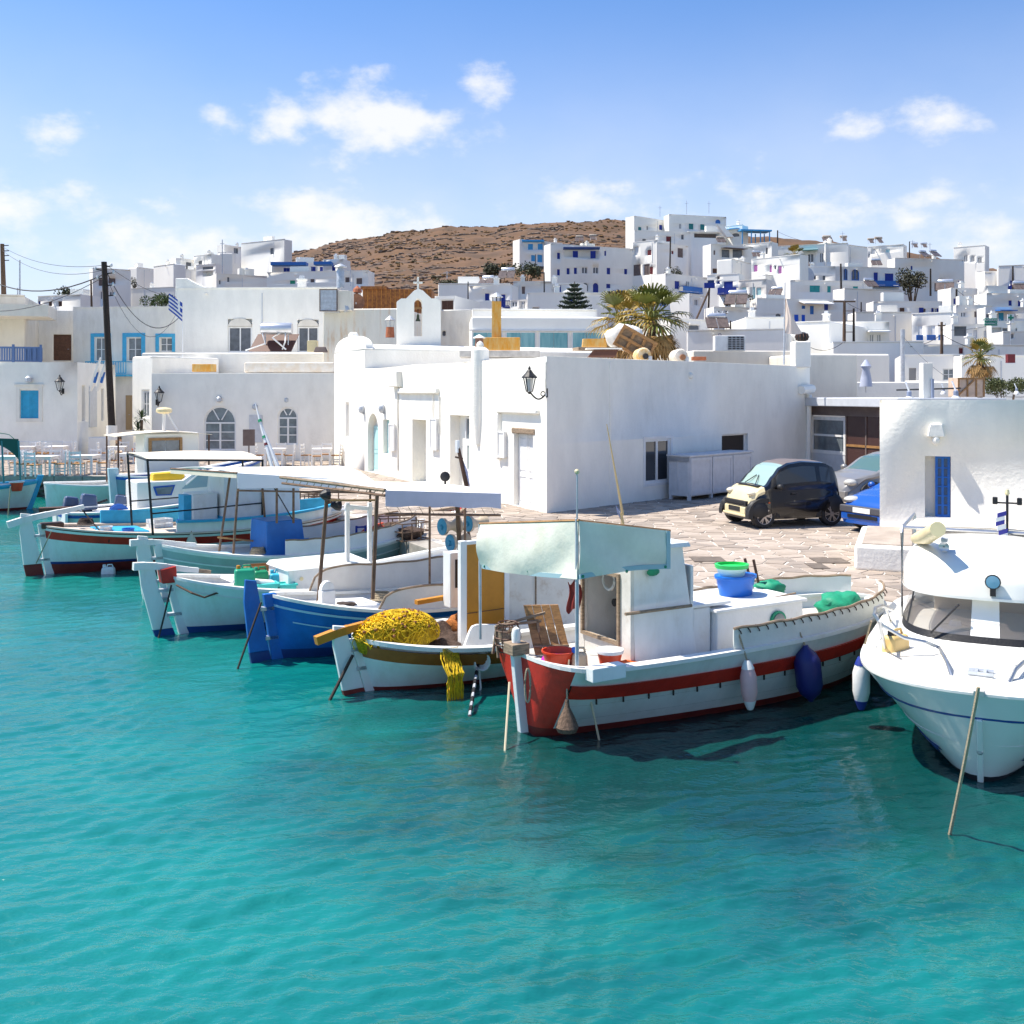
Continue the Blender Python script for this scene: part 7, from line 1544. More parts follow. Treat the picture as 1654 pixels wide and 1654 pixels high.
    p = (1.75, .46, 2.13); t = MB().lathe([(.015,.2),(.025,.05),(.055,-.02),(.06,-.03),(.04,-.02)], p, 12, 'x').build('horn', STEEL, b.t, smooth=True); MB().lathe([(.01,-.02),(.045,-.018)], p, 10, 'x').build('horn_mouth', MAROON, t); MB().box(p[0]-.05,p[0]+.1,p[1]-.04,p[1]+.03,p[2]+.06,p[2]+.1).build('horn_bracket', GALV, t)
    a, c = plan(.13, .97, .05), plan(.42, 1.012, .01); MB().tube([(a[0]-.05, a[1], 1.55), (c[0]-.03, c[1], 1.2)], .012).build('wiper', BLACK, b.t)
motor_boat()
def on_bm(px, py, off=0.): return bm.at(*bm.L3(px, py, off))
fender('white fender with dark blue ends between the red boat and the motor boat', on_bm(1391, 1060, 1.34), .62, .10, WHITE, NB, on_bm(1407, 1003, 1.2))
jug('jerrycan', 'cream yellow fuel can inside the motor boat rail', on_bm(1447, 1075, .92)+Vector((0,0,.0)), .34, .20, .36, mat('cream can', (.72,.50,.20), .45, .1, 5), BLACK, .6)
hang_rope('mooring_rope', 'beige twisted rope from the motor boat bow down into the water', on_bm(1572, 1106, .0)+Vector((-.02,-.15,.02)), Vector((*Gw(1531,1345), -.1)), .03, .017, ROPE, group=None)
hang_rope('deck_rope', 'beige rope lying across the foredeck of the motor boat', on_bm(1515, 1095, .55), on_bm(1660, 1098, -.75), .02, .016, ROPE)
# ropes of the other boats
for a, c, r, m, lab, s in (
    (on_b1(830,1098,.05)+Vector((-.05,-.1,0)), (815,1213), .013, mat('pale rope', (.66,.55,.38), .9), 'pale rope slanting from the red bow into the water', 0), (on_b1(946,1093,-.75), (969,1193), .013, mat('pale rope', (.66,.55,.38), .9), 'pale rope from the bow beam of the red boat into the water', 0),
    (on_b2(570,1058,-.1), (529,1132), .022, ROPED, 'dark thick rope from the white rudder with the ochre tiller into the water', 0), (b3.at(*b3.L3(422,973,-.2)), (382,1080), .016, ROPED, 'dark rope from the stern of the royal blue boat into the water', 0),
    (b4.at(*b4.L3(277,945,-.15)), (255,1030), .016, ROPED, 'dark rope hanging below the red block on the pale boat', .02), (b6.at(*b6.L3(83,858,-.4)), (47,928), .012, ROPE, 'thin tan rope down the red banded stern of the long boat', .02),
    (P(17,786,34), (13,832), .02, ROPE, 'tan rope from the boat with the green canopy into the water', 0)):
    hang_rope('mooring_rope', lab, a, Vector((*Gw(*c), -.05)), s, r, m, group='mooring ropes')
p = on_b2(772, 1072, -.75); t = thing('mooring_chain', 'black and white spliced mooring line with a white coil between the two front boats', 'mooring line', p, 0); e = Vector((*Gw(756,1166), -.05))-p
for i in range(14): MB().tube([e*(i/14), e*((i+.9)/14)], .022 if i % 2 else .026).build('link', BLACK if i % 2 == 0 else GALV, t)
m = MB()
for j in range(4): m.tube([(.10*cos(q)+.02*j, -.03*j, .05+.12*sin(q)) for q in [2*pi*i/14 for i in range(15)]], .014, 5, False)
m.tube([(.02,-.06,-.05),(.04,-.07,-.3),(.0,-.07,-.5)], .013); m.build('coil', WHITE, t)
p = on_b1(916, 1142, -.72); t = thing('net_bag', 'brown net bag hanging on a line at the red bow', 'net bag', p, 0); MB().lathe([(.02,.08),(.03,.0),(.09,-.12),(.13,-.22),(.11,-.27),(.03,-.27)], k=14).build('bag', mat('bag net', (.20,.13,.09), .95, .5, 40, 1, 90), t, smooth=True); MB().tube([(0,0,.06), (.0,.03,.32), (.03,.1,.5)], .011).build('line', ROPE, t)
m = MB(); m.tube([(.03*sin(q)+.0, 0, .19*cos(q)) for q in [2*pi*i/20 for i in range(21)]], .012, 5, False); o = m.build('rope_loop', ROPE); o.location = on_b1(852, 1100, -.30)+Vector((0,-.18,.0)); tag(o, 'loop of pale rope hanging on the red bow', 'rope')
lumpy('loose_rope', 'tangle of dark rope on the blue boat foredeck', b3.at(1.0,-.2,.70), (.16,.12,.03), ROPED, 'rope', 31)

# ================================================================ CARS
def car(name, label, p, rz, Ln, Wd, Ht, top, belt, bm_, hood=None, wheels=(.3, .9, -.9), glass=mat('car glass', (.05,.06,.065), .06, spec=.8), roofm=None, fender_m=None, plate=True, wheel_s=6, wsm=None, ws=(.35,.85), rear=-1., dz=.2):
    """top and belt are height profiles along x (front is +x); the skin is split into panels, glass and lamps"""
    t = thing(name, label, 'car', p, rz); nx, nt = 64, 22; hw = Wd/2
    def width(x): f = abs(x)/(Ln/2); return hw*max(.55, 1-.18*max(0, f-.55)**2*5) if f < 1 else hw*.6
    def pt(x, v):
        T, B = interp(top, x), min(interp(belt, x), interp(top, x)-.02); W = width(x)
        if v < .5:
            k = v/.5; z = dz+(B-dz)*k; return (x, W*(.90+.10*sin(pi*min(1, .15+k*.85))), z)
        if v < .78:
            k = (v-.5)/.28; r = (T-B)/(Ht-.75); return (x, W*(.95-.20*k*min(1, r)-.04*k), B+(T-.03-B)*k)
        k = (v-.78)/.22; r = min(1, (T-B)/(Ht-.75)); return (x, W*(.95-.20*r-.04)*(1-k), T-.03+.03*sin(pi/2*k))
    xs = [-Ln/2+Ln*i/nx for i in range(nx+1)]; groups = {}
    for i in range(nx):
        for j in range(nt):
            x, v = (xs[i]+xs[i+1])/2, (j+.5)/nt; T, B = interp(top, x), interp(belt, x); key = 'body'
            if .53 < v < .75 and T-B > .22 and rear+.12 < x < ws[0]+.28 and not (abs(x-(rear+.45)) < .06): key = 'side_glass' if x > rear+.45 else 'quarter_glass'
            elif v > .80 and ws[0] < x < ws[1]: key = 'windscreen'
            elif v > .80 and x < rear and T > Ht*.68: key = 'rear_screen'
            elif hood and x > ws[1]+.05 and v > .46: key = 'bonnet'
            elif roofm and v > .80 and T > Ht*.9: key = 'roof'
            groups.setdefault(key, []).append((xs[i], xs[i+1], j/nt, (j+1)/nt))
    mm = {'body': bm_, 'side_glass': glass, 'quarter_glass': glass, 'windscreen': wsm or mat('windscreen', (.30,.42,.38), .08, spec=.9), 'rear_screen': TEALG, 'bonnet': hood or bm_, 'roof': roofm or bm_}
    body = None
    for key in ('body', 'bonnet', 'roof', 'windscreen', 'side_glass', 'quarter_glass', 'rear_screen'):
        if key not in groups: continue
        for sides in (((1,), (-1,)) if 'glass' in key else ((1, -1),)):
         mb = MB()
         for sd in sides:
            for x0, x1, v0, v1 in groups[key]:
                q = [pt(x0, v0), pt(x1, v0), pt(x1, v1), pt(x0, v1)]; mb.add([(a, sd*b_, c) for a, b_, c in q], [(0,1,2,3)])
         if key == 'body':
            for x in (xs[0], xs[-1]): 
                ring_ = [pt(x, j/nt) for j in range(nt+1)]; vs = ring_+[(a, -b_, c) for a, b_, c in reversed(ring_)]; mb.add(vs, [tuple(range(len(vs)))])
            mb.box(-Ln/2+.1, Ln/2-.1, -hw*.85, hw*.85, dz, dz+.03)
         o = mb.build({'side_glass': 'side_window', 'quarter_glass': 'quarter_window'}.get(key, key), mm[key], t, smooth=True, weld=True, ang=50)
    r, xf, xr = wheels
    for x in (xf, xr):
        for sd in (1, -1):
            w = thing('wheel', None, None, (x, sd*(width(x)-.09), r)); w.parent = t
            if w.get('label'): del w['label']
            MB().lathe([(r*.62,-.09),(r*.95,-.10),(r,-.06),(r,.06),(r*.95,.10),(r*.62,.09)], k=24, ax='y').build('tyre', RUBBER, w, smooth=True)
            m = MB(); m.lathe([(r*.62,.088*sd),(r*.68,.10*sd),(r*.64,.095*sd),(r*.60,.07*sd)], k=20, ax='y')
            for q in range(wheel_s):
                a = 2*pi*q/wheel_s; m.bar((.04*cos(a), .085*sd, .04*sin(a)), (r*.64*cos(a+.16), .09*sd, r*.64*sin(a+.16)), .03, .025); m.bar((.04*cos(a), .085*sd, .04*sin(a)), (r*.64*cos(a-.16), .09*sd, r*.64*sin(a-.16)), .03, .025)
            m.lathe([(.01,.10*sd),(.06,.095*sd),(.06,.06*sd)], k=10, ax='y'); m.build('rim', mat('alloy', (.48,.44,.42), .35, metal=.8), w)
            MB().lathe([(.01,.05*sd),(r*.62,.05*sd)], k=16, ax='y').build('brake_disc', BLACK, w)
            fm = fender_m or bm_; m = MB(); n = 14; R0, R1 = r+.02, r+.13
            for i in range(n):
                a, c = -.15+(pi+.3)*i/n, -.15+(pi+.3)*(i+1)/n; W = width(x); y0, y1 = sd*(W-.16), sd*(W+.012)
                q = lambda an, rr, y: (x+rr*cos(an), y, r+rr*sin(an)); m.add([q(a,R0,y1),q(c,R0,y1),q(c,R1,y1-.012*sd),q(a,R1,y1-.012*sd),q(a,R0,y0),q(c,R0,y0),q(c,R1,y0),q(a,R1,y0)], [(0,1,2,3),(0,4,5,1),(3,2,6,7)])
            m.build('wheel_arch', fm if fender_m else mat('arch shadow plastic', (.03,.03,.033), .7), t, smooth=True)
    return t, pt, width
def smart():
    f, rr, o = Gq(1238,853), Gq(1337,849), Gq(1190,848); d = (f-rr).normalized(); n_ = V2(-d.y, d.x); 
    if n_.y < 0: n_ = -n_
    c = (f+rr)/2+n_*.68; ang = atan2(d.y, d.x); cr = mat('cream car paint', (.74,.63,.38), .3, .05, 5, coat=.5, stain=(.45,.38,.25), st=.3, ss=4); bk = mat('black car paint', (.006,.006,.008), .22, coat=.6); pl_ = mat('black plastic trim', (.02,.02,.022), .55)
    top = [(-1.25,.55),(-1.23,.80),(-1.16,1.15),(-1.02,1.42),(-.75,1.53),(-.2,1.56),(.15,1.52),(.40,1.42),(.60,1.22),(.80,1.0),(.98,.93),(1.10,.84),(1.20,.66),(1.25,.46)]; belt = [(-1.25,.5),(-1.1,.92),(-.6,.98),(.3,.94),(.75,.90),(1.0,.80),(1.25,.4)]
    t, pt, wd = car('parked_car', 'tiny black two seat car with a cream bonnet parked beside the white house', (c.x, c.y, QZ), ang, 2.5, 1.5, 1.56, top, belt, bk, cr, (.285,.90,-.90), roofm=mat('dusty black roof', (.16,.13,.12), .5), fender_m=pl_, ws=(.26,.82), rear=-1.0)
    x = 1.25
    MB().box(1.20, 1.275, -.52, .52, .50, .62).build('grille', pl_, t, bevel=.01); MB().box(1.22, 1.285, -.50, .50, .30, .48).build('bumper', cr, t, bevel=.03); MB().box(1.20, 1.30, -.56, .56, .25, .31).build('bumper_lip', cr, t, bevel=.02); MB().box(1.27, 1.295, -.27, .27, .36, .47).build('number_plate', pl_, t)
    MB().box(1.21, 1.29, -.42, .42, .54, .57).build('grille_bar', BLACK, t)
    for sd in (1,-1):
        MB().ball((1.08, sd*.50, .80), (.14,.12,.07), 12, 8).build('headlight', mat('lamp lens', (.75,.68,.5), .1, spec=.9, coat=.5), t, smooth=True)
        m = MB(); m.ball((1.0, sd*.62, .42), (.30,.17,.26), 14, 9); m.build('front_wing', pl_, t, smooth=True); m = MB(); m.ball((-1.0, sd*.64, .48), (.26,.13,.28), 14, 9); m.build('rear_wing', pl_, t, smooth=True)
        MB().ball((.52, sd*.80, .96), (.08,.09,.07), 10, 7).build('mirror', pl_, t, smooth=True); MB().box(.05,.18,sd*.755-.012,sd*.755+.012,.78,.81).build('door_handle', pl_, t); MB().box(.76,.80,sd*.74-.01,sd*.74+.01,.58,.61).build('indicator', ORANGE, t)
        MB().tube([(.86, sd*.25, 1.0), (.66, sd*.05, 1.19)], .012).build('wiper', BLACK, t)
        y = sd*.752
        MB().tube([(.72,y,.34),(.74,y,.9)], .005, 4).build('door_seam', BLACK, t)
    MB().box(.80,.96,-.5,.5,.955,.975).build('scuttle', pl_, t)
smart()
def blue_car():
    f = V2(7.86, 23.6); d = V2(-.9,-.43).normalized(); c = f-d*1.85; bl = mat('blue car paint', (.012,.085,.38), .25, coat=.6); pl_ = mat('black plastic trim', (.02,.02,.022), .55)
    top = [(-1.85,.6),(-1.8,.95),(-1.6,1.3),(-1.2,1.46),(-.3,1.48),(.2,1.38),(.75,1.02),(.95,.95),(1.5,.82),(1.75,.70),(1.85,.5)]; belt = [(-1.85,.55),(-1.6,.92),(0,.90),(.7,.88),(1.2,.82),(1.85,.45)]
    t, *_ = car('parked_car', 'bright blue small car nosing out beside the white hut', (c.x, c.y, QZ), atan2(d.y, d.x), 3.7, 1.65, 1.48, top, belt, bl, bl, (.28,1.15,-1.15), ws=(.05,.78), rear=-1.5, wheel_s=8, wsm=DARK)
    MB().box(1.74,1.88,-.70,.70,.44,.60).build('bumper', mat('dark grey bumper', (.07,.07,.08), .5), t, bevel=.03); MB().box(1.70,1.86,-.68,.68,.27,.44).build('lower_bumper', bl, t, bevel=.03); MB().box(1.80,1.875,-.45,.45,.33,.41).build('air_intake', BLACK, t); MB().box(1.87,1.895,-.26,.26,.46,.57).build('number_plate', WHITE, t)
    MB().lathe([(.01,1.815),(.22,1.81),(.25,1.74)], (0,0,.71), 16, 'x').build('grille', pl_, t).scale = (1,1,.30); 
    t.children[-1].location = (0,0,.50)
    for sd in (1,-1):
        m = MB(); m.ball((1.62, sd*.56, .71), (.20,.20,.085), 12, 8); m.build('headlight', mat('lamp lens clear', (.52,.51,.47), .1, spec=.9, coat=.5), t, smooth=True); MB().ball((.7, sd*.90, .98), (.08,.10,.08), 10, 7).build('mirror', bl, t, smooth=True)
blue_car()
def silver_car():
    f = Gq(1374,822); d = V2(-.93,-.36).normalized(); sv = mat('silver car paint', (.27,.26,.25), .3, .05, 5, metal=.3, coat=.4)
    top = [(-2.0,.6),(-1.95,1.0),(-1.6,1.38),(-1.0,1.50),(-.1,1.50),(.35,1.38),(.95,1.02),(1.2,.95),(1.7,.85),(1.95,.68),(2.02,.5)]; belt = [(-2.,.55),(-1.6,.95),(0,.95),(.8,.92),(1.4,.84),(2.02,.45)]
    c = f-d*1.25+V2(.36,.93)*.75
    t, *_ = car('parked_car', 'silver hatchback half hidden behind the tiny black car', (c.x, c.y, QZ), atan2(d.y, d.x), 4.05, 1.72, 1.5, top, belt, sv, sv, (.31,1.25,-1.25), ws=(.2,.98), rear=-1.6, wheel_s=10, wsm=mat('dim windscreen', (.08,.15,.14), .08, spec=.9))
    for sd in (1,-1): MB().ball((.75, sd*.98, 1.02), (.09,.12,.09), 10, 7).build('mirror', sv, t, smooth=True); MB().ball((1.8, sd*.6, .72), (.17,.2,.1), 12, 8).build('headlight', mat('lamp lens clear', (.52,.51,.47), .1, spec=.9), t, smooth=True); MB().box(-.1,.08,sd*.87-.015,sd*.87+.015,.84,.87).build('door_handle', sv, t)
    MB().box(1.95,2.06,-.7,.7,.3,.5).build('bumper', sv, t, bevel=.03)
silver_car()

# ================================================================ TAVERNA TABLES AND CHAIRS
SEAT = mat('straw seat', (.42,.22,.09), .9, .35, 30); CH = mat('white chair paint', (.80,.80,.79), .5)
def make_table():
    t = thing('table', 'square white taverna table', 'table'); MB().box(-.42,.42,-.42,.42,.72,.75).build('table_top', CH, t); MB().box(-.38,.38,-.38,.38,.62,.72).build('apron', CH, t)
    for x in (-.36,.36):
        for y in (-.36,.36): MB().box(x-.035,x+.035,y-.035,y+.035,0,.62).build('leg', CH, t)
    return t
def make_chair():
    t = thing('chair', 'white taverna chair', 'chair'); MB().box(-.21,.21,-.20,.20,.43,.47).build('seat', SEAT, t)
    for x in (-.2,.2):
        MB().box(x-.022,x+.022,-.21,-.165,0,.46).build('leg', CH, t); MB().hexa([(x-.022,.165,0),(x+.022,.165,0),(x+.022,.21,0),(x-.022,.21,0),(x-.022,.22,.95),(x+.022,.22,.95),(x+.022,.26,.95),(x-.022,.26,.95)]).build('rear_leg', CH, t)
    for z in (.58,.72,.88): MB().box(-.18,.18,.19+.04*(z-.5),.22+.04*(z-.5),z-.03,z+.035).build('back_slat', CH, t)
    m = MB()
    for z in (.18,.28): m.box(-.2,.2,-.2,-.18,z,z+.025).box(-.2,-.18,-.2,.2,z-.03,z-.005).box(.18,.2,-.2,.2,z-.03,z-.005)
    m.build('stretcher', CH, t); return t
T0, C0 = make_table(), make_chair(); firsts = {'t': True, 'c': True}
spots = [((14,768),.1,'at the far left edge of the quay'),((72,768),.0,'nearest the quay wall under the turquoise shutters'),((40,748),.15,'behind the nearest one by the turquoise shutters'),((140,766),-.05,'nearest the lane with brown seats round it'),((92,747),.1,'in the back row before the white corner house'),((188,748),.2,'in front of the potted yucca'),((212,762),.0,'beside the rounded canopy boat'),((520,752),.1,'standing alone before the arched window'),((445,752),0,'left of the lone table by the arched window')]
r = random.Random(4)
for i, ((px, py), a, lab) in enumerate(spots):
    g = Gq(px, py); loc = (g.x, g.y, QZ); label = 'square white table '+lab
    if i == 0: T0.location = loc; T0.rotation_euler.z = a; tag(T0, label, group='white taverna tables')
    else: dup(T0, loc, a, label, 'white taverna tables')
    for j, (dx, dy, rz, w) in enumerate(((-.62,.05,pi/2,'left of'),(.62,-.05,-pi/2,'right of'),(.05,.66,0,'behind'),(-.1,-.66,pi,'in front of'))):
        if (i in (0,5,8) and j == 3) or (i == 6 and j > 1): continue
        q = V2(dx, dy); loc2 = (g.x+q.x+r.uniform(-.05,.05), g.y+q.y, QZ); lab2 = 'white chair %s the table %s' % (w, lab)
        if firsts['c']: firsts['c'] = False; C0.location = loc2; C0.rotation_euler.z = rz; tag(C0, lab2, group='white taverna chairs')
        else: dup(C0, loc2, rz+r.uniform(-.25,.25), lab2, 'white taverna chairs')
for x0, x1, py, lab in ((142,178,742,'low white block counter at the lane mouth behind the tables'),(196,214,738,'dark topped white counter by the lane')):
    a, c = Gq(x0, py), Gq(x1, py); o = MB().box(0, max(.6, c.x-a.x), 0, .7, 0, 1.05).build('counter', PLASTER, bevel=.04); o.location = (a.x, a.y, QZ); tag(o, lab, 'counter')
def menu_board():
    p = P(402, 731, 45); t = thing('menu_board', 'small dark menu board standing among the chairs by the arched house', 'menu board', (p.x, p.y, QZ), .3); MB().box(-.25,.25,-.03,.03,.9,1.6).build('panel', BRS, t); MB().box(-.03,.03,-.02,.02,0,.9).build('leg', BRS, t)
menu_board()

# ================================================================ POLES AND WIRES
def pole(label, px0, y0, px1, y1, Y, r=.1, m=POLEW, arms=(), group='telegraph poles', Yb=None, taper=.75, name='telegraph_pole', cat='pole'):
    a, b = P(px1, y1, Yb or Y), P(px0, y0, Y); t = thing(name, label, cat, a, 0, group); d = b-a
    MB().tube([(0,0,0), d], [r, r*taper], 10).build('shaft', m, t, smooth=True)
    for f, w, k in arms:
        z = d*f; MB().bar(z+Vector((-w,0,0)), z+Vector((w,0,0)), r*.8).build('cross_arm', m, t)
        for i in range(k): x = -w+2*w*i/max(1, k-1); MB().lathe([(.03,0),(.05,.06),(.03,.14)], z+Vector((x,0,r*.4)), 7).build('insulator', GREYW, t)
    return t
t = pole('tall black leaning telegraph pole at the mouth of the lane', 168, 423, 181, 700, 47.0, .16, POLEW)
d = P(168,423,47)-t.location
for f, x in ((.97,.2),(.93,.25),(.90,-.2),(.86,.22),(.80,.25),(.95,-.25)): MB().bar(d*f, d*f+Vector((x*1.6,0,.05)), .05).build('bracket', BLACK, t); MB().lathe([(.03,-.05),(.06,.0),(.05,.08),(.02,.12)], d*f+Vector((x*1.6,0,.05)), 8).build('insulator', GREYW, t)
MB().tube([(0,-.05,-.3),(0,-.02,.35)], .24, 10).build('whitewashed_foot', PLASTER, t)
t = pole('brown telegraph pole rising behind the cream terrace house', 3.5, 394, 6.5, 490, 66, .16, POLEB); d = P(3.5,394,66)-t.location
for f in (.97,.88,.8,.72): MB().bar(d*f, d*f+Vector((.4,0,.02)), .05).build('bracket', BLACK, t)
pole('thin green mast behind the left roofs', 32, 420, 32, 500, 70, .06, GALV)
pole('thin tripod mast just right of the green mast', 28.5, 465, 28.5, 500, 69, .05, GALV)
pole('rusty pole beside the low brown windowed house', 147, 452, 148, 500, 88, .09, POLEB)
for x0, y0, x1, y1, Y, r, lab in ((1379,498,1379,560,73,.09,'short leg of the twin pole frame on the right'),(1358,426,1359,490,124,.13,'slim black pole before the blue railed terrace'),(1545,467,1545,520,112,.13,'dark pole at the corner of the low navy shuttered house'),
    (1503,434,1503,478,139,.13,'dark pole below the large blue pergola'),(1469,390,1469,420,163,.1,'small pole on the right skyline'),(1636,430,1636,478,131,.13,'dark pole near the right edge of the town'),(1256,372,1256,402,176,.13,'lone dark pole right of the hilltop pergola'),
    (1083,384,1082,436,154,.12,'brown pole beside the one brown window house'),(1391,488,1391,512,120,.09,'brown pole stub left of the pale plain block'),(1180,518,1180,545,74,.07,'thin black pole over the long lavender wall'),(879,440,879,472,100,.07,'thin pole in front of the large navy shuttered house'),(756,455,756,490,95,.06,'thin pole by the navy shutter left of the rusty chimney'),(865,411,865,440,150,.06,'slim pole before the bush on the bare hillside')):
    pole(lab, x0, y0, x1, y1, Y, r)
t = pole('brown T shaped pole with a wide top arm and steel rungs on the right', 1364, 486, 1363.5, 560, 73, .12, POLEB, arms=((.985,.75,3),))
for f in (.32,.56,.78): z_ = (P(1364,486,73)-t.location)*f; MB().bar(z_, z_+Vector((.62,0,0)), .05).build('rung', RUSTPOLE, t)
pole('dark pole with small insulators in front of the arch headed white doors', 1521, 520, 1521, 580, 74, .11, POLEB, arms=((.9,.25,2),))
t = pole('brown pole with a leaning brace and a dark blue box on top', 1146, 462, 1143, 525, 101, .11, POLEB); d = P(1146,462,101)-t.location; MB().tube([(-1.2,0,.3), d*.9], .1).build('brace', POLEB, t); MB().box(d.x-.5, d.x+.5, -.1, .1, d.z-.2, d.z+.3).build('switch_box', NB, t)
pole('small T aerial pole with four arms over the long lavender wall', 1163, 505, 1163, 530, 76, .05, POLEB, arms=((.95,.55,4),(.75,.35,2)))
pole('tall grey flue pipe behind the yard wall', 1458, 532, 1458, 622, 58, .12, GALV, group=None, name='flue_pipe', cat='pipe', taper=1)
pole('slim aerial left of the long skyline house', 359, 387, 359, 470, 130, .07, GALV, arms=((.75,.5,0),(.92,.25,0)), group='aerials', name='aerial', cat='aerial')
for x0, y0, y1, Y, lab in ((1066,332,350,186,'left aerial on the hilltop house'),(1109,324,346,188,'thick short mast on the highest house'),(1145,325,345,190,'aerial over the highest house roof'),(1361,374,392,160,'aerial on the teal shuttered house'),(1474,388,400,166,'left aerial on the right skyline'),(1502,392,405,166,'right aerial on the right skyline'),(566,430,462,112,'aerial before the blue fascia house'),(722,438,450,106,'fork aerial on the long low roof house')):
    pole(lab, x0, y0, x0, y1, Y, .045, GALV, arms=((.8,.35,0),), group='aerials', name='aerial', cat='aerial')
WN = 0
def wire(a, c, sag, lab, r=.012): hang_rope('overhead_wire', lab, P(*a), P(*c), sag, r, CABLE, 'wire', 'overhead wires', 14, 4)
wire((171,428,47), (3,398,66), .5, 'upper overhead wire between the two left poles', .012); wire((169,436,47), (3,404,66), .7, 'second overhead wire between the two left poles', .012); wire((168,443,47), (-40,440,60), .9, 'thick drooping cable running left from the leaning pole', .03)
wire((168,447,47), (-40,500,60), .6, 'low cable dropping past the terrace house roof', .018); wire((171,437,47), (290,512,55), 1.4, 'sagging cable from the leaning pole to the flag corner', .022); wire((172,428,47), (285,480,62), .3, 'taut wire from the leaning pole to the tall blank building', .014); wire((175,455,47), (284,508,58), 1.8, 'low slack cable from the leaning pole across the blue framed windows', .012)
wire((1256,374,176), (1340,392,165), .6, 'wire from the hilltop pole to the rounded house', .025); wire((1363,552,73), (1300,556,70), .5, 'cable left of the twin pole frame', .02); wire((1521,540,74), (1470,560,72), .2, 'cable from the insulator pole down to the left', .022); wire((1521,540,74), (1670,560,76), .8, 'long cable from the insulator pole to the right edge', .022)
wire((1365,487,73), (1420,500,110), .4, 'wire from the T shaped pole up the hill', .02); wire((1545,468,112), (1640,500,108), .8, 'wire from the corner pole to the right', .02); wire((1460,545,58), (1670,640,40), 1.0, 'wire crossing before the small palm', .012)
wire((1523,533,74), (1660,500,110), .6, 'upper wire from the insulator pole to the right edge', .018)

# ================================================================ PALMS, TREES AND BUSHES
LEAFG = mat('palm green', (.12,.135,.022), .5, .35, 3); LEAFY = mat('palm yellow green', (.34,.23,.035), .55, .35, 3); LEAFB = mat('dead frond', (.36,.21,.075), .85, .35, 5); TRUNK = mat('palm trunk', (.15,.10,.065), .95, .4, 8, .6, 14)
def fan_palm(label, px, py, Y, R_, nf, trunk_to, seed, dead=.3, up=.35):
    r = random.Random(seed); c = P(px, py, Y); t = thing('palm_tree', label, 'palm tree', (c.x, c.y, trunk_to)); h = c.z-trunk_to
    m = MB(); n = max(6, int(h/.14))
    m.tube([(.03*sin(i), .03*cos(i*1.7), h*i/n) for i in range(n+1)], [(.20+.03*(i % 2))*(R_/1.7)**.5 for i in range(n+1)], 9); m.build('trunk', TRUNK, t)
    for i in range(nf):
        f = i/nf; a = i*2.39996+r.uniform(-.2,.2); isdead = f < dead; el = (-1.1+.9*f/dead*.6) if isdead else (-.1+1.5*((f-dead)/(1-dead))**.9)
        d = Vector((cos(a)*cos(el), sin(a)*cos(el), sin(el))); pl_ = R_*r.uniform(.45,.62); tip = d*pl_+Vector((0,0,-.12*R_ if el < .6 else 0))
        side = d.cross(Vector((0,0,1))).normalized(); upv = side.cross(d).normalized(); m = MB(); m.tube([(0,0,0), d*pl_*.5+Vector((0,0,.03)), tip], [.035,.025,.018], 4)
        nb = 13; bl = R_*r.uniform(.42,.58); out = (tip-d*pl_*.5).normalized()
        for k in range(nb):
            an = (-1.25+2.5*k/(nb-1)); dv = (out*cos(an)+side*sin(an)+upv*.22*abs(sin(an))).normalized(); ln = bl*(.75+.35*cos(an)); wv = dv.cross(upv).normalized()*.055*R_/1.7
            p1 = tip+dv*ln*.5+upv*.03; p2 = tip+dv*ln*.9+Vector((0,0,-.10*ln*(1.4 if isdead else .8))); p3 = tip+dv*ln*1.05+Vector((0,0,-.30*ln)); m.add([tip-wv*.3, tip+wv*.3, p1+wv, p1-wv, p2+wv*.55, p2-wv*.55, p3], [(0,1,2,3),(3,2,4,5),(5,4,6)])
        o = m.build('frond', LEAFB if isdead else (LEAFY if r.random() < .55 else LEAFG), t, flip=False); o.location = (0,0,h)
    return t
fan_palm('big bushy fan palm rising behind the roof of the quay house', 1052, 517, 41, 1.5, 60, QZ, 5, .36)
fan_palm('lower dry fan palm left of the big palm', 1003, 520, 43, 1.4, 40, QZ, 8, .5)
fan_palm('small shaggy palm with drooping dead fronds near the wooden crate', 1583, 578, 50, .95, 30, QZ, 3, .45)
fan_palm('small round hill palm before the arched windows', 1284, 413, 152, 1.7, 20, 14., 6, .1)
def yucca():
    p = Gq(188, 735); c = P(188, 700, 46); t = thing('potted_yucca', 'spiky yucca in a terracotta pot at the foot of the leaning pole', 'potted plant', (c.x, c.y+3, QZ)); c2 = P(188, 702, c.y+3).z-QZ
    MB().lathe([(.02,0),(.28,0),(.36,.5),(.40,.5),(.40,.58),(.34,.58),(.32,.5),(.02,.5)], k=16).build('pot', TILE, t, smooth=True); m = MB(); r = random.Random(1)
    hz = P(188, 668, c.y+3).z-QZ; m.tube([(0,0,.4),(.05,0,hz-.3)], .07); m.tube([(0,0,.5),(-.12,0,hz-.8)], .06); m.build('stem', TRUNK, t); m = MB()
    for cx, cz, n in ((.05,hz-.2,46),(-.12,hz-.75,30),(.1,hz-1.1,20)):
        for i in range(n):
            a, e = r.uniform(0,2*pi), r.uniform(-.5,1.3); d = Vector((cos(a)*cos(e), sin(a)*cos(e), sin(e))); s_ = d.cross(Vector((0,0,1))).normalized()*.03; o_ = Vector((cx,0,cz)); L_ = r.uniform(.4,.65); m.add([o_-s_*.5, o_+s_*.5, o_+d*L_*.6+s_, o_+d*L_*.6-s_, o_+d*L_+Vector((0,0,-.1))], [(0,1,2,3),(3,2,4)])
    m.build('leaves', mat('yucca leaf', (.05,.085,.03), .5, .4, 4), t, flip=False)
yucca()
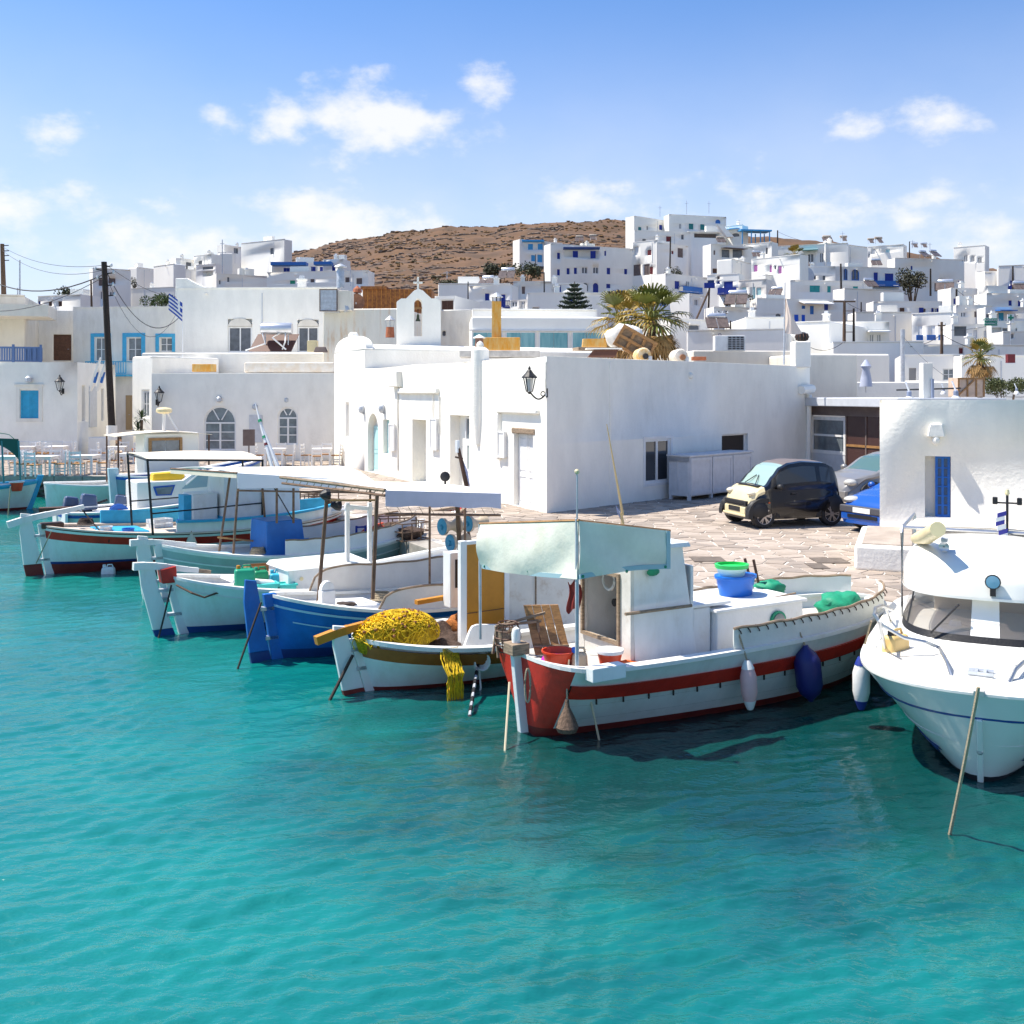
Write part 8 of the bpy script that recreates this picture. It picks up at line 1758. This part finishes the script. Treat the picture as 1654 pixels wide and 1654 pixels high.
def pine():
    c = P(928, 502, 70); top = P(928, 455, 70); t = thing('norfolk_pine', 'tiered spiky pine standing before the white garden wall', 'pine tree', (c.x, c.y, 1.)); h = top.z-1.; MB().tube([(0,0,0),(0,0,h)], [.16,.03], 8).build('trunk', TRUNK, t); m = MB(); r = random.Random(2); z0 = c.z-1.-.3
    for k in range(8):
        f = k/8; z = z0+(h-z0)*f; L_ = (1.35*(1-f)+.12)
        for j in range(7):
            a = 2*pi*j/7+k*.4; d = Vector((cos(a), sin(a), 0))
            m.tube([(0,0,z), d*L_*.6+Vector((0,0,z-.03)), d*L_+Vector((0,0,z+.14))], [.05,.09,.03], 5)
            for q in range(5):
                o_ = d*L_*(.35+.15*q)+Vector((0,0,z+.02)); s_ = d.cross(Vector((0,0,1)))*(.28*(1-f)+.06)
                for sg in (-1,1): m.tube([o_, o_+s_*sg+d*.08+Vector((0,0,.09))], [.045,.015], 4)
    m.build('crown', mat('pine needles', (.035,.055,.035), .7, .4, 5), t, flip=False)
pine()
def bush(label, x0, x1, y0, y1, Y, col=(.06,.085,.035), n=900, seed=1, dep=1., group=None, leaf=.16):
    a, b = P(x0, y1, Y), P(x1, y0, Y); w, h = b.x-a.x, b.z-a.z; t = thing('bush', label, 'bush', ((a.x+b.x)/2, Y, a.z), 0, group); r = random.Random(seed); lf = leaf*w/4
    m = MB(); k = max(3, int(w/h*2.5)); lumps = [(r.uniform(-.36,.36)*w, r.uniform(-.5,.5)*dep, r.uniform(.35,.68)*h, r.uniform(.22,.36)) for _ in range(k+3)]
    for i in range(n):
        lx, ly, lz, s_ = lumps[i % len(lumps)]; v = Vector((r.gauss(0,1), r.gauss(0,1), r.gauss(0,1))).normalized()*r.uniform(.6,1.05); sx = min(w*.5, h)*s_*1.5; p = Vector((lx+v.x*sx, ly+v.y*dep*.6, lz+v.z*h*s_*1.15))
        if p.z < 0: p.z = r.uniform(0, .2*h)
        u = Vector((r.gauss(0,1), r.gauss(0,1), r.gauss(0,1))).normalized()*lf; q = u.cross(Vector((r.gauss(0,1), r.gauss(0,1), r.gauss(0,1)))).normalized()*lf*.6; m.add([p-u, p+q, p+u, p-q], [(0,1,2,3)])
    m.build('crown', mat('leaf %d' % int(col[1]*1000), col, .7, .45, 3), t, flip=False); m = MB()
    for lx, ly, lz, s_ in lumps: m.tube([(lx*.3, ly*.3, -.8), (lx*.7, ly*.7, lz*.5), (lx, ly, lz)], [.08*h/3, .06*h/3, .02], 5)
    m.build('stems', TRUNK, t); return t
bush('left part of the dark bushes below the bare hillside', 780, 838, 424, 452, 146, (.055,.06,.03), 900, 1, 2); bush('right part of the dark bushes beside the blue shuttered hill house', 826, 874, 421, 452, 145, (.06,.075,.035), 900, 2, 2); bush('grey green bush beside the brown pole on the hill', 1068, 1105, 430, 464, 146, (.06,.065,.04), 700, 3, 2)
bush('large olive tree crown beside the blue railed terrace', 1450, 1498, 432, 478, 134, (.05,.05,.025), 1500, 4, 2.5); bush('small bright green bush above the blue framed windows', 234, 280, 473, 500, 88, (.075,.12,.03), 1000, 5, 1.5); bush('long low hedge behind the roof near the right edge', 1588, 1670, 607, 642, 47, (.07,.085,.025), 2600, 6, 1, leaf=.09)
bush('dark leaves around the rooftop heater tank', 1168, 1212, 474, 498, 108, (.03,.06,.03), 700, 7, 1.5); bush('scrubby green on the slope behind the leaning pole', 96, 152, 462, 490, 140, (.05,.075,.035), 700, 8, 2); bush('narrow dark shrub between the stepped houses of the left slope', 212, 222, 445, 470, 165, (.05,.055,.03), 300, 9, 1, leaf=.4)
bush('low grey scrub in front of the bare hill houses', 700, 745, 449, 466, 140, (.10,.075,.045), 400, 10, 1.5)

# ================================================================ ROOFTOPS
COLL = mat('collector glass', (.14,.105,.085), .15, .3, 3, spec=.8); TANK = mat('tank steel', (.62,.64,.68), .3, .06, 4, metal=.6)
def heater(label, px, py, Y, s=1., n=2, rz=0., dark=False):
    c = P(px, py, Y); t = thing('solar_heater', label, 'solar heater', c, rz, 'rooftop solar water heaters'); t.scale = (s*.72,)*3
    for i in range(n):
        x = -n*.55+1.1*i; MB().hexa([(x,-1.0,.1),(x+1.,-1.0,.1),(x+1.,.25,1.15),(x,.25,1.15),(x,-1.07,.18),(x+1.,-1.07,.18),(x+1.,.18,1.23),(x,.18,1.23)]).build('collector', COLL, t)
    MB().lathe([(.05,-.85),(.26,-.85),(.29,-.8),(.29,.8),(.26,.85),(.05,.85)], (0,.35,1.35), 14, 'x').build('tank', mat('beige tank', (.40,.34,.28), .6) if dark else TANK, t, smooth=True)
    m = MB()
    for x in (-.7,.7): m.bar((x,.3,0),(x,.3,1.2),.05); m.bar((x,-1.,.0),(x,.3,1.1),.04)
    m.build('stand', GALV, t); return t
for a in ((1164,393,156,.9,2,.2,'on the long house with two brown bays'),(1222,416,140,.8,2,0,'above the mauve shuttered house'),(1254,479,122,1.,2,-.5,'between the aqua doors and the teal shutters'),(1191,495,99,1.35,2,-.35,'large one above the tiny vents'),(1299,431,150,.9,2,0,'under the small hill palm'),(1336,392,162,1.,2,0,'left of the pair over the teal shuttered house'),(1363,391,162,.9,1,0,'right of the pair over the teal shuttered house'),(1407,394,163,.8,1,0,'beside the square tank on the stepped house'),
    (1420,394,165,1.,1,.2,'tall brown one on the stepped house'),(1478,401,167,.8,1,0,'left small one on the right skyline'),(1493,401,167,.8,1,0,'right small one on the right skyline'),(1492,417,151,1.,2,.5,'left of two over the blue pergola'),(1509,416,151,1.,2,.5,'right of two over the blue pergola'),(1527,472,121,1.3,2,-.4,'steep dark one below the blue pergola'),(1415,430,141,.9,2,0,'behind the arched window terrace'),(1405,465,122,1.,2,.3,'by the rounded cream house'),(1648,473,122,1.2,2,0,'at the right edge of the town'),
    (787,463,108,1.0,2,-.4,'left of two on the long low roof'),(820,452,108,1.1,2,-.2,'right of two on the long low roof'),(936,391,163,.9,2,0,'left of two on the large navy shuttered house'),(958,389,163,.9,1,0,'right of two on the large navy shuttered house'),(1158,533,72,1.,2,0,'flat one behind the air conditioner')):
    heater('solar heater '+a[6], a[0], a[1], a[2], a[3], a[4], a[5], dark=a[1] < 400)
def boiler():
    Y = 53.5; c = P(440, 568, Y); s = Y/F; t = thing('solar_boiler', 'solar boiler with a shiny steel drum and brown panels on the arched house roof', 'solar boiler', c); q = lambda x, y: ((x-440)*s, (568-y)*s)
    x0, z0 = q(402,568); x1, z1 = q(474,538); MB().hexa([(x0,-.1,0),(x1-.1,-.1,0),(x1-.1,-.02,0),(x0,-.02,0),(x0+.25,.9,z1),(x1+.1,.9,z1),(x1+.1,.98,z1),(x0+.25,.98,z1)]).build('collector', mat('brown collector', (.10,.035,.02), .5), t)
    a, _ = q(420,532); b, zz = q(470,532); MB().lathe([(.05,a),(.27,a),(.30,a+.06),(.30,b-.06),(.27,b),(.05,b)], (0,.3,zz+.05), 18, 'x').build('drum', TANK, t, smooth=True)
    for p in (((a+.1,.1,zz-.2),(a+.3,-.2,.4),(x0-.1,-.3,.05)), ((b-.6,.1,zz-.2),(b-.9,-.2,.7),(b-.2,-.25,.1)), ((b-.3,.1,zz-.2),(b-.25,-.2,.5),(b-.4,-.2,.1))): MB().tube(p, .04, 6).build('hose', WHITE, t, smooth=True)
    m = MB(); 
    for x in (a+.2,b-.2): m.bar((x,.3,0),(x,.3,zz-.2),.05)
    m.build('stand', GALV, t)
boiler()
def roof_clutter():
    def bx(name, label, cat, x0, x1, y0, y1, Y, dep, m, bevel=.02, grp=None, parts=None, tx=0):
        a, b = P(x0, y1, Y), P(x1, y0, Y); t = thing(name, label, cat, a, 0, grp); MB().box(0, b.x-a.x, 0, dep, 0, b.z-a.z, tx, tx).build('body', m, t, bevel=bevel); return t, b.x-a.x, b.z-a.z
    t, w, h = bx('metal_duct', 'grey sheet metal ventilation box with rust on the stained roof', 'vent duct', 516, 545, 467, 503, 52.5, .9, GALV, .015); m = MB(); ring(m, 0, w, 0, h, .04, -.03, .02); m.build('flange', RUSTPOLE, t); MB().tube([(w,.4,h*.6),(w+.35,.35,h*.45),(w+.5,.3,.05)], .24, 10).build('elbow', GALV, t, smooth=True); MB().box(w,w+.7,.1,.8,h*.05,h*.95).build('side_box', PLASTERC, t, bevel=.02)
    c = P(550, 465, 53); t = thing('steel_chimney', 'round steel chimney with a cap on the metal duct', 'chimney', c); MB().lathe([(.2,0),(.2,.85),(.14,.95),(.14,1.05)], k=14).build('pipe', GALV, t, smooth=True); MB().lathe([(.34,1.05),(.3,1.1),(.02,1.22)], k=14).build('cap', GALV, t, smooth=True)
    t, w, h = bx('rusty_shed', 'rust brown sheet metal shed behind the belfry', 'shed', 586, 697, 467, 500, 60, 2.5, RUSTY, .01); m = MB()
    for i in range(15): MB().box(w*i/15, w*i/15+.04, -.03, .01, 0, h).build('rib', mat('rust rib', (.42,.18,.04), .9, .4, 6), t)
    MB().box(-.1, w*.35, -.2, 2.6, h, h+.15).build('roof_sheet', RUSTY, t)
    c = P(576, 488, 54); t = thing('satellite_dish', 'brown satellite dish beside the rusty shed', 'satellite dish', c, .5); MB().lathe([(.02,.12),(.25,.08),(.42,0),(.44,0),(.26,.05),(.02,.09)], k=18, ax='y').build('dish', mat('rusty dish', (.25,.12,.07), .8, .3, 5), t, smooth=True); MB().tube([(0,.1,0),(0,.15,-.5)], .04).build('stand', GALV, t)
    c = P(577, 497, 55); t = thing('clay_chimney', 'slim terracotta chimney with a pointed hood by the rusty shed', 'chimney', c); MB().box(-.16,.16,-.16,.16,0,.75).build('shaft', PLASTERC, t); MB().lathe([(.26,.8),(.2,.98),(.02,1.15)], k=10).build('hood', TILE, t); MB().lathe([(.18,.7),(.18,.82)], k=10).build('collar', BROWN, t)
    c = P(630, 545, 51); t = thing('brick_chimney', 'short brick chimney with a metal hood left of the belfry', 'chimney', c); MB().lathe([(.22,0),(.19,.45),(.19,.5)], k=12).build('shaft', TILE, t); MB().lathe([(.25,.82),(.27,.84),(.03,1.05)], k=12).build('hood', GALV, t)
    for a in range(4): MB().tube([(.17*cos(a*pi/2),.17*sin(a*pi/2),.48),(.22*cos(a*pi/2),.22*sin(a*pi/2),.84)], .012).build('hood_leg', GALV, t)
    # tall rusty flue on the roof of the quay house
    Y = 40; c = P(802, 562, Y); s = Y/F; t = thing('rusty_flue', 'tall square flue painted yellow by rust on the quay house roof', 'chimney', c); w = 7.5*s; MB().box(-w,w,-w,w,0,(562-487)*s).build('shaft', RUSTB, t, bevel=.01); MB().box(-26*s,38*s,-.5,.4,-.1,16*s).build('base', RUSTB, t, bevel=.02); z = (562-487)*s; MB().lathe([(.26,z+.16),(.22,z+.2),(.02,z+.34)], k=12).build('cap', GALV, t); m = MB()
    for a in range(4): m.tube([(.14*cos(a*pi/2),.14*sin(a*pi/2),z),(.14*cos(a*pi/2),.14*sin(a*pi/2),z+.18)], .02)
    m.build('cap_legs', BLACK, t)
    c = P(774, 562, 39); t = thing('stub_chimney', 'squat round chimney with a pale conical cap beside the rusty flue', 'chimney', c); MB().lathe([(.17,0),(.15,.36)], k=12).build('shaft', mat('brick stub', (.22,.12,.09), .9, .4, 9), t); MB().lathe([(.24,.36),(.2,.40),(.02,.5)], k=12).build('cap', PLASTER2, t)
    t, w, h = bx('roof_slab', 'grey stained concrete ledge under the rusty flue', 'ledge', 742, 872, 566, 577, 36.5, 1.2, mat('stained concrete', (.50,.47,.43), .9, .35, 2, .4, 10), .03)
    # junk behind the parapet
    def lum(name, label, x0, x1, y0, y1, Y, m, seed, cat): a, b = P(x0, y1, Y), P(x1, y0, Y); o = MB().ball((0,0,0), ((b.x-a.x)/2, .5, (b.z-a.z)/2), 20, 12, .3, seed).build(name, m, smooth=True, ang=180); o.location = ((a.x+b.x)/2, Y, (a.z+b.z)/2); tag(o, label, cat)
    lum('white_sack', 'large white sack behind the leaning wooden pallet', 978, 1040, 524, 566, 36, mat('sack white', (.72,.70,.66), .9, .1, 4, .4, 8), 4, 'sack')
    c = P(1024, 556, 35.3); t = thing('wooden_pallet', 'tilted wooden pallet on the quay house roof below the palm', 'pallet', c); R_ = Matrix.Rotation(.52, 4, 'Y'); xf = lambda a, y, z: tuple(R_ @ Vector((a, y-.1*z, z)))
    for x in (-.62,-.2,.22,.58): MB(xf).box(x,x+.09,0,.12,-.35,.42).build('batten', WOOD, t)
    for z in (-.35,-.02,.32): MB(xf).box(-.62,.68,-.04,0,z,z+.10).build('board', WOOD, t)
    MB(xf).box(-.6,.66,.12,.15,-.33,.4).build('backing', WOODG, t)
    for x0, x1, y0, y1, m, lab, seed in ((1019,1061,556,582,mat('rust stained tank', (.72,.60,.42), .8, col2=(.60,.33,.07), vs=6, bump=.3), 'rust stained white water tank on the roof, left of two',1), (1079,1121,558,583,mat('peeling tank', (.66,.60,.52), .8, .3, 6, .3, 12), 'peeling white water tank with a brown pipe mouth, right of two',2)):
        a, b = P(x0, y1+3, 34), P(x1, y0+5, 34); h = b.z-a.z; t = thing('water_tank', lab, 'water tank', ((a.x+b.x)/2, 34, a.z+h/2), 0, 'old water tanks'); R2 = h/2; MB().lathe([(.05,-.02),(R2*.8,0),(R2,.08),(R2,1.1),(R2*.8,1.2),(.05,1.2)], k=18, ax='y').build('tank', m, t, smooth=True); MB().lathe([(.02,-.14),(.09,-.14),(.1,-.02),(.1,0)], (.05,0,-.05), 12, 'y').build('pipe_mouth', BLACK if seed == 1 else mat('rust mouth', (.22,.10,.05), .8), t); MB().box(R2*.6,R2*1.1,-.02,.3,-R2,-R2+.2).build('foot', GALV, t)
    c = P(960, 566, 35); t = thing('old_boards', 'flat grey wooden frame lying by the white sack', 'frame', c, .2); m = MB(lambda a, y, z: (a, z, y*.5)); ring(m, -.6, .9, -.2, .6, .12, 0, .2); m.build('frame_boards', WOODG, t)
    c = P(957, 560, 36.5); t = thing('orange_box', 'small orange brown wooden box left of the white sack', 'box', c); MB().box(-.35,.5,0,.4,0,.28,.03,0).build('body', RUSTB, t)
    c = P(975, 577, 33.8); t = thing('open_hatch', 'dark opened roof hatch box near the roof edge', 'roof hatch', c); MB().hexa([(-.5,0,0),(.35,0,0),(.35,.5,0),(-.5,.5,0),(-.3,.1,.24),(.5,.1,.26),(.5,.6,.26),(-.3,.6,.24)]).build('body', mat('hatch brown', (.12,.05,.03), .8), t); MB().box(-.55,.6,.05,.55,.26,.30).build('lid', PLASTER2, t)
    t, w, h = bx('brick_row', 'orange brick slab at the right end of the roof junk', 'bricks', 1119, 1141, 576, 582, 34, .3, TILE, .01)
    t, w, h = bx('air_conditioner', 'white air conditioner with a dark grille on the low roof', 'air conditioner', 1155, 1204, 542, 567, 42.5, .5, WHITE, .02); MB().box(w*.42, w-.06, -.02, .01, .04, h-.04).build('grille_back', BLACK, t)
    for i in range(7): MB().box(w*.42, w-.06, -.035, -.02, .05+(h-.1)*i/7, .05+(h-.1)*i/7+.02).build('grille_bar', GALV, t)
    for i in range(5): MB().box(w*.42+(w*.58-.06)*i/4-.01, w*.42+(w*.58-.06)*i/4+.01, -.04, -.02, .04, h-.04).build('grille_bar', GALV, t)
    t, w, h = bx('roof_chimney', 'white chimney with a black spinning cowl at the roof end', 'chimney', 1283.5, 1310, 551, 594, 37.3, .6, PLASTER, .05); MB().lathe([(.1,0),(.2,.05),(.235,.15),(.2,.27),(.1,.33),(.02,.34)], (w/2+.05,.3,h), 16).build('cowl', BLACK, t, smooth=True)
    for i in range(12): a = 2*pi*i/12; MB().tube([(w/2+.05+.2*cos(a),.3+.2*sin(a),h+.05),(w/2+.05+.24*cos(a),.3+.24*sin(a),h+.16),(w/2+.05+.19*cos(a),.3+.19*sin(a),h+.28)], .02, 4).build('cowl_vane', BROWN, t)
    a, b = P(1266, 589, 37), P(1268, 456, 37); t = thing('flagpole', 'steel flagpole with a limp pale pennant on the quay house roof', 'flagpole', a); d = b-a; MB().tube([(0,0,0), d], [.035,.02]).build('pole', GALV, t); q = lambda x, y: P(x, y, 37)-a
    MB().sheet(lambda s_, v: tuple(q(1268.3, 478+60*s_).lerp(q(1269+28*s_**1.3, 482+ (538-482)*s_), v)+Vector((0,.10*sin(v*5+s_*3),-.05*sin(v*pi)))), 12, 8, .01).build('pennant', mat('washed out cloth', (.74,.62,.54), .9, .06, 3), t, smooth=True)
    c = P(1399, 634, 44.5); t = thing('parasol', 'furled grey parasol standing on the yard wall roof', 'parasol', c); h = (634-581)*44.5/F; MB().lathe([(.27,.25),(.22,h*.45),(.15,h*.7),(.23,h*.80),(.12,h*.92),(.05,h)], k=9).build('canopy', CANVASG, t, smooth=True); MB().tube([(0,0,0),(0,0,h)], .04).build('pole', WHITE, t)
    c = P(1499, 652, 34.5); t = thing('painted_pillar', 'white painted pillar with a grey pipe on the porch roof', 'pillar', c); s = 34.5/F; MB().box(-8*s,8*s,0,.35,0,66*s).build('pillar', PLASTER2, t, bevel=.02); MB().tube([(6*s,-.06,0),(6*s,-.06,40*s)], 2.4*s, 10).build('pipe', mat('grey blue pipe', (.22,.26,.36), .5), t, smooth=True)
    for px, py, lab, k in ((1468.5,651,'left white dome lamp on the porch roof',1),(1544,650,'right white dome lamp on the porch roof',1),(1524,637,'small double lamp between the dome lamps',.65),(1642,637,'small double lamp at the right edge',.65)):
        c = P(px, py, 34.6 if k == 1 else 44); t = thing('roof_lamp', lab, 'lamp', c, 0, 'white lamps on the porch roof'); t.scale = (k,)*3; s = 34.6/F; MB().lathe([(9*s,0),(8.5*s,4*s),(6*s,9*s),(3.5*s,11*s),(3*s,12*s)], k=16).build('lamp_shade', WHITE, t, smooth=True); MB().lathe([(4*s,11*s),(4*s,18*s),(2*s,20*s)], k=10).build('neck', mat('grey blue pipe', (.22,.26,.36), .5), t); MB().tube([(0,0,19*s),(0,.3,34*s)], 1.6*s).build('stem', GALV, t)
    a, b = P(1448, 630, 38), P(1552, 627, 38); hang_rope('roof_rail', 'thin dark rail running between the porch roof lamps', a, b, 0, .03, CABLE, 'rail')
    t, w, h = bx('wooden_chest', 'pale planked wooden crate on the roof by the small palm', 'crate', 1547, 1590, 610, 641, 41, .9, mat('pale crate', (.66,.50,.38), .8, .2, 4), .01)
    for x in (0,.33,.66,.95): MB().box(w*x-.0, w*x+.06, -.03, .0, 0, h).build('batten', WOOD, t)
    MB().box(0,w,-.04,-.0,h-.07,h).build('top_board', WOOD, t); MB().bar((.05,-.03,.1),(w*.6,-.03,h-.1),.05).build('brace', WOOD, t)
    t, w, h = bx('red_shed_door', 'dark red panel by the crumbling wall right of the small palm', 'door', 1628, 1640, 572, 586, 59, .3, MAROON, .01)
    t, w, h = bx('rusty_box', 'rusty brown box on the parapet of the arched house', 'box', 310, 345, 588, 600.5, 50.2, .5, RUSTB, .02); 
    t, w, h = bx('roof_pipe_duct', 'long flaking cream duct lying on the arched house roof', 'duct', 394, 540, 585, 602, 50.5, .8, mat('flaking cream', (.68,.58,.46), .9, col2=(.74,.70,.64), vs=3, bump=.4), .08)
    t, w, h = bx('gas_heater', 'small cream heater box right of the solar boiler', 'box', 496, 512, 550, 568, 53, .4, CREAMP, .02); t, w, h = bx('roof_junk', 'dark scrap pile right of the solar boiler', 'scrap', 506, 528, 560, 569, 52.5, .4, BRS, .03, tx=.1)
    # pharmacy signs
    a, b = P(1591, 526, 85.5), P(1611, 514, 85.5); t = thing('shop_sign', 'green shop sign with two lines of white lettering on the right', 'sign', a, 0); gm = mat('sign green', (.01,.24,.15), .5); w, h = b.x-a.x, b.z-a.z; MB().box(0,w,0,.12,0,h).build('board', gm, t)
    for i, (txt, sz) in enumerate((('ΦΑΡΜΑΚΕΙΟ', .20), ('PHARMACY', .17))):
        cu = bpy.data.curves.new('lettering', 'FONT'); cu.body = txt; cu.size = sz*1.25; cu.align_x = 'CENTER'; cu.extrude = .006; o = bpy.data.objects.new('lettering', cu); C.objects.link(o); dg = bpy.context.evaluated_depsgraph_get(); me = bpy.data.meshes.new_from_object(o.evaluated_get(dg)); bpy.data.objects.remove(o); me.materials.clear(); me.materials.append(WHITE); o = bpy.data.objects.new('lettering', me); C.objects.link(o); o.parent = t; o.location = (w/2, -.012, h*.60-i*h*.42); o.rotation_euler = (pi/2,0,0)
    c = P(1633, 513, 85); t = thing('cross_sign', 'green cross sign on a thin post at the right', 'sign', c); MB().box(-.22,.22,0,.12,-.07,.07).box(-.07,.07,.004,.116,-.22,.22).build('cross', gm, t); MB().box(-.27,.27,.03,.09,-.27,.27).build('backing', WHITE, t); MB().tube([(0,.06,-.27),(0,.06,-2.2)], .03).build('post', GALV, t)
    a = P(1160, 543, 72.3); t = thing('painted_word', 'small blue painted letters on the long lavender wall', 'painted letters', a)
    cu = bpy.data.curves.new('lettering', 'FONT'); cu.body = 'On  ΔΕΓ'; cu.size = .28; cu.extrude = .004; o = bpy.data.objects.new('lettering', cu); C.objects.link(o); dg = bpy.context.evaluated_depsgraph_get(); me = bpy.data.meshes.new_from_object(o.evaluated_get(dg)); bpy.data.objects.remove(o); me.materials.clear(); me.materials.append(NB); o = bpy.data.objects.new('lettering', me); C.objects.link(o); o.parent = t; o.rotation_euler = (pi/2,0,0)
roof_clutter()
# ================================================================ FLAGS AND RODS
def greek_flag(name, label, pole_a, pole_b, w, h, m=None, droop=.5, pole_m=WHITE, r=.025, rz=0.):
    a = Vector(pole_a); d = Vector(pole_b)-a; t = thing(name, label, 'flag', a, 0); MB().tube([(0,0,0), d], [r, r*.7]).build('pole', pole_m, t)
    mb = MB(); n = 9; bl = ROYAL; ex = Vector((cos(rz), sin(rz), 0))
    for i in range(n):
        for k in range(6):
            u0, u1 = k/6, (k+1)/6; v0, v1 = i/n, (i+1)/n; f = lambda u, v: tuple(d*.97-d.normalized()*h*v+ex*w*u*(1-droop*.55)+Vector((.0, .06*w*sin(u*6+v*2), -droop*w*u*(.9+.2*v))))
            canton = u1 <= .40 and i < 5; cross = canton and (i == 2 or k == 1); mb.cur = (1 if cross else 0) if canton else i % 2; mb.add([f(u0,v0), f(u1,v0), f(u1,v1), f(u0,v1)], [(0,1,2,3)])
    mb.build('cloth', [m or bl, WHITE], t, flip=False); return t
greek_flag('greek_flag', 'blue and white striped flag hanging at the tall blank building', P(295,600,53.5), P(295,486,53.5), -1.0, .95, mat('flag blue', (.01,.06,.36), .8), .55)
greek_flag('greek_flag', 'striped flag tilted on a brown wooden mast behind the front awning', P(757,800,19.0), P(740,722,19.0), .42, .26, mat('flag blue', (.01,.06,.36), .8), 1.1, BROWN, .05)
t = bpy.data.objects['greek_flag.001']; MB_ = MB().tube([(0,0,-.1),(0,0,.12)], .045).build('mast_cap', WHITE, t); MB_.location = P(739, 722, 19.0)-t.location
p, q = P(735,738,19.05), P(748,741,19.05); o = MB().bar((0,0,0), q-p, .03).build('mast_bar', BROWN); o.location = p; tag(o, 'short crossbar on the brown wooden mast', 'crossbar')
p = P(719, 775, 18.8); t = thing('floodlight', 'black round floodlight standing on the awning edge', 'floodlight', p); MB().lathe([(.02,.1),(.08,.07),(.09,-.02),(.075,-.03)], (0,0,.06), 12, 'y').build('housing', BLACK, t, smooth=True); MB().tube([(0,.02,0),(0,.02,-.16)], .02).build('bracket', BLACK, t)
greek_flag('small_flag', 'small flag furled at the foot of the long fishing rod by the red boat', P(1008,858,15.3), P(1003,828,15.3), -.16, .16, mat('flag blue', (.01,.06,.36), .8), .9, mat('rod tan', (.62,.42,.2), .6), .03)
a, b = P(1006,832,15.3), P(980,685,15.3); o = MB().tube([(0,0,0), b-a], [.022,.007]).build('fishing_rod', mat('rod tan', (.62,.42,.2), .6)); o.location = a; tag(o, 'long tapering tan fishing rod standing behind the red boat', 'fishing rod')
a, b = P(440,756,27), P(412,650,27.5); t = thing('marker_pole', 'white marker pole with green bindings leaning before the notice board', 'pole', a); d = b-a; MB().tube([(0,0,0), d*.6, d], [.05,.04,.012]).build('rod', WHITE, t); MB().tube([(.15,0,0), d*.72], [.06,.02]).build('second_rod', WHITE, t)
for f in (.34,.45,.7): MB().tube([d*f, d*(f+.035)], .055).build('binding', mat('binding green', (.02,.30,.14), .6) if f != .34 else MAROON, t)
p = P(1558, 870, 14.6); o = MB().hexa([(-.12,-.05,0),(.12,-.05,0),(.12,.05,0),(-.12,.05,0),(-.12,-.05,.13),(-.04,-.05,.11),(-.04,.05,.11),(-.12,.05,.13)]).build('blue_bracket', LTB); o.location = p; tag(o, 'small bright blue bracket behind the motor boat roof', 'bracket')

# ================================================================ GEAR ON THE QUAY AND IN THE BOATS
def cage(label, px, py, rz, k=1.):
    g = Gq(px, py); t = thing('fish_cage', label, 'fish cage', (g.x, g.y, QZ), rz, 'wire cages on the quay'); t.scale = (k,)*3; m = MB()
    for z in (0,.2,.4):
        for a, b in (((-.4,-.25),(.4,-.25)),((.4,-.25),(.4,.25)),((.4,.25),(-.4,.25)),((-.4,.25),(-.4,-.25))): m.bar((*a,z+.02),(*b,z+.02),.025)
    for x in (-.4,-.13,.13,.4):
        for y in (-.25,.25): m.bar((x,y,0),(x,y,.42),.022)
    m.build('cage_frame', RUSTPOLE, t); MB().ball((0,0,.16),(.34,.2,.16),12,7,.5,px).build('net', mat('brown net', (.10,.065,.05), .95, .45, 14, 1, 50), t, smooth=True)
for a in ((500,826,.2,1.,'left wire cage on the quay behind the small red striped boat'),(516,822,.9,1.1,'right wire cage on the quay behind the small red striped boat'),(640,866,.3,1.,'wire cage on the quay edge under the front awning'),(663,872,.7,.9,'second wire cage on the quay edge nearer the blue drums')): cage(a[4], *a[:4])
def coil(label, p, r=.16, m=ROPE, n=4):
    mb = MB()
    for j in range(n): mb.tube([((r-.012*j)*cos(q), (r-.012*j)*sin(q), .02+.03*j+.006*sin(q*3)) for q in [2*pi*i/18 for i in range(19)]], .016, 5, False)
    o = mb.build('rope_coil', m); o.location = p; tag(o, label, 'rope coil', 'coiled ropes on the boats')
coil('pale rope coil on the foredeck of the boat with the red block', b4.at(1.9,.2,.62)); coil('rope coil behind the white locker post of the royal blue boat', b3.at(1.9,.35,.60)); coil('dark rope coil on the deck of the long red banded boat', b6.at(.75,.1,1.02), .17, ROPED); coil('rope coil beside the blue engine box', b5.at(1.7,-.3,.72), .15)
for i, (b_, u, off, z, lab, m_, m2) in enumerate(((b3,2.6,.1,.52,'white fish box inside the royal blue boat',WHITE,None),(b3,3.3,.3,.52,'orange fish box inside the royal blue boat',mat('orange plastic',(.70,.22,.03),.45),None),(b5,2.2,.35,.6,'yellow fish box beside the blue engine box',YELLOWP,None),(b6,2.5,.5,.78,'white fish box under the black framed awning',WHITE,None),(b6,3.1,.1,.78,'blue fish box under the black framed awning',BLUEP,None),(b4,3.9,.1,.5,'grey fish box at the far end of the boat with the red block',GREYW,None))):
    t = crate(lab, b_.at(u, off, z), .5, .34, .22, m_, atan2(b_.h.y, b_.h.x)+.1*i, group='fish boxes in the boats')
for px, py, off, b_, lab in ((352,868,.3,b5,'left boathook lying along the grey green boat'),(470,880,.6,b5,'right boathook lying along the grey green boat')):
    a, c = b_.at(*b_.L3(px, py, off)), b_.at(*b_.L3(px+120, py+12, off)); o = MB().tube([(0,0,0), c-a], .02).build('boathook', WOOD); o.location = a; tag(o, lab, 'boathook')
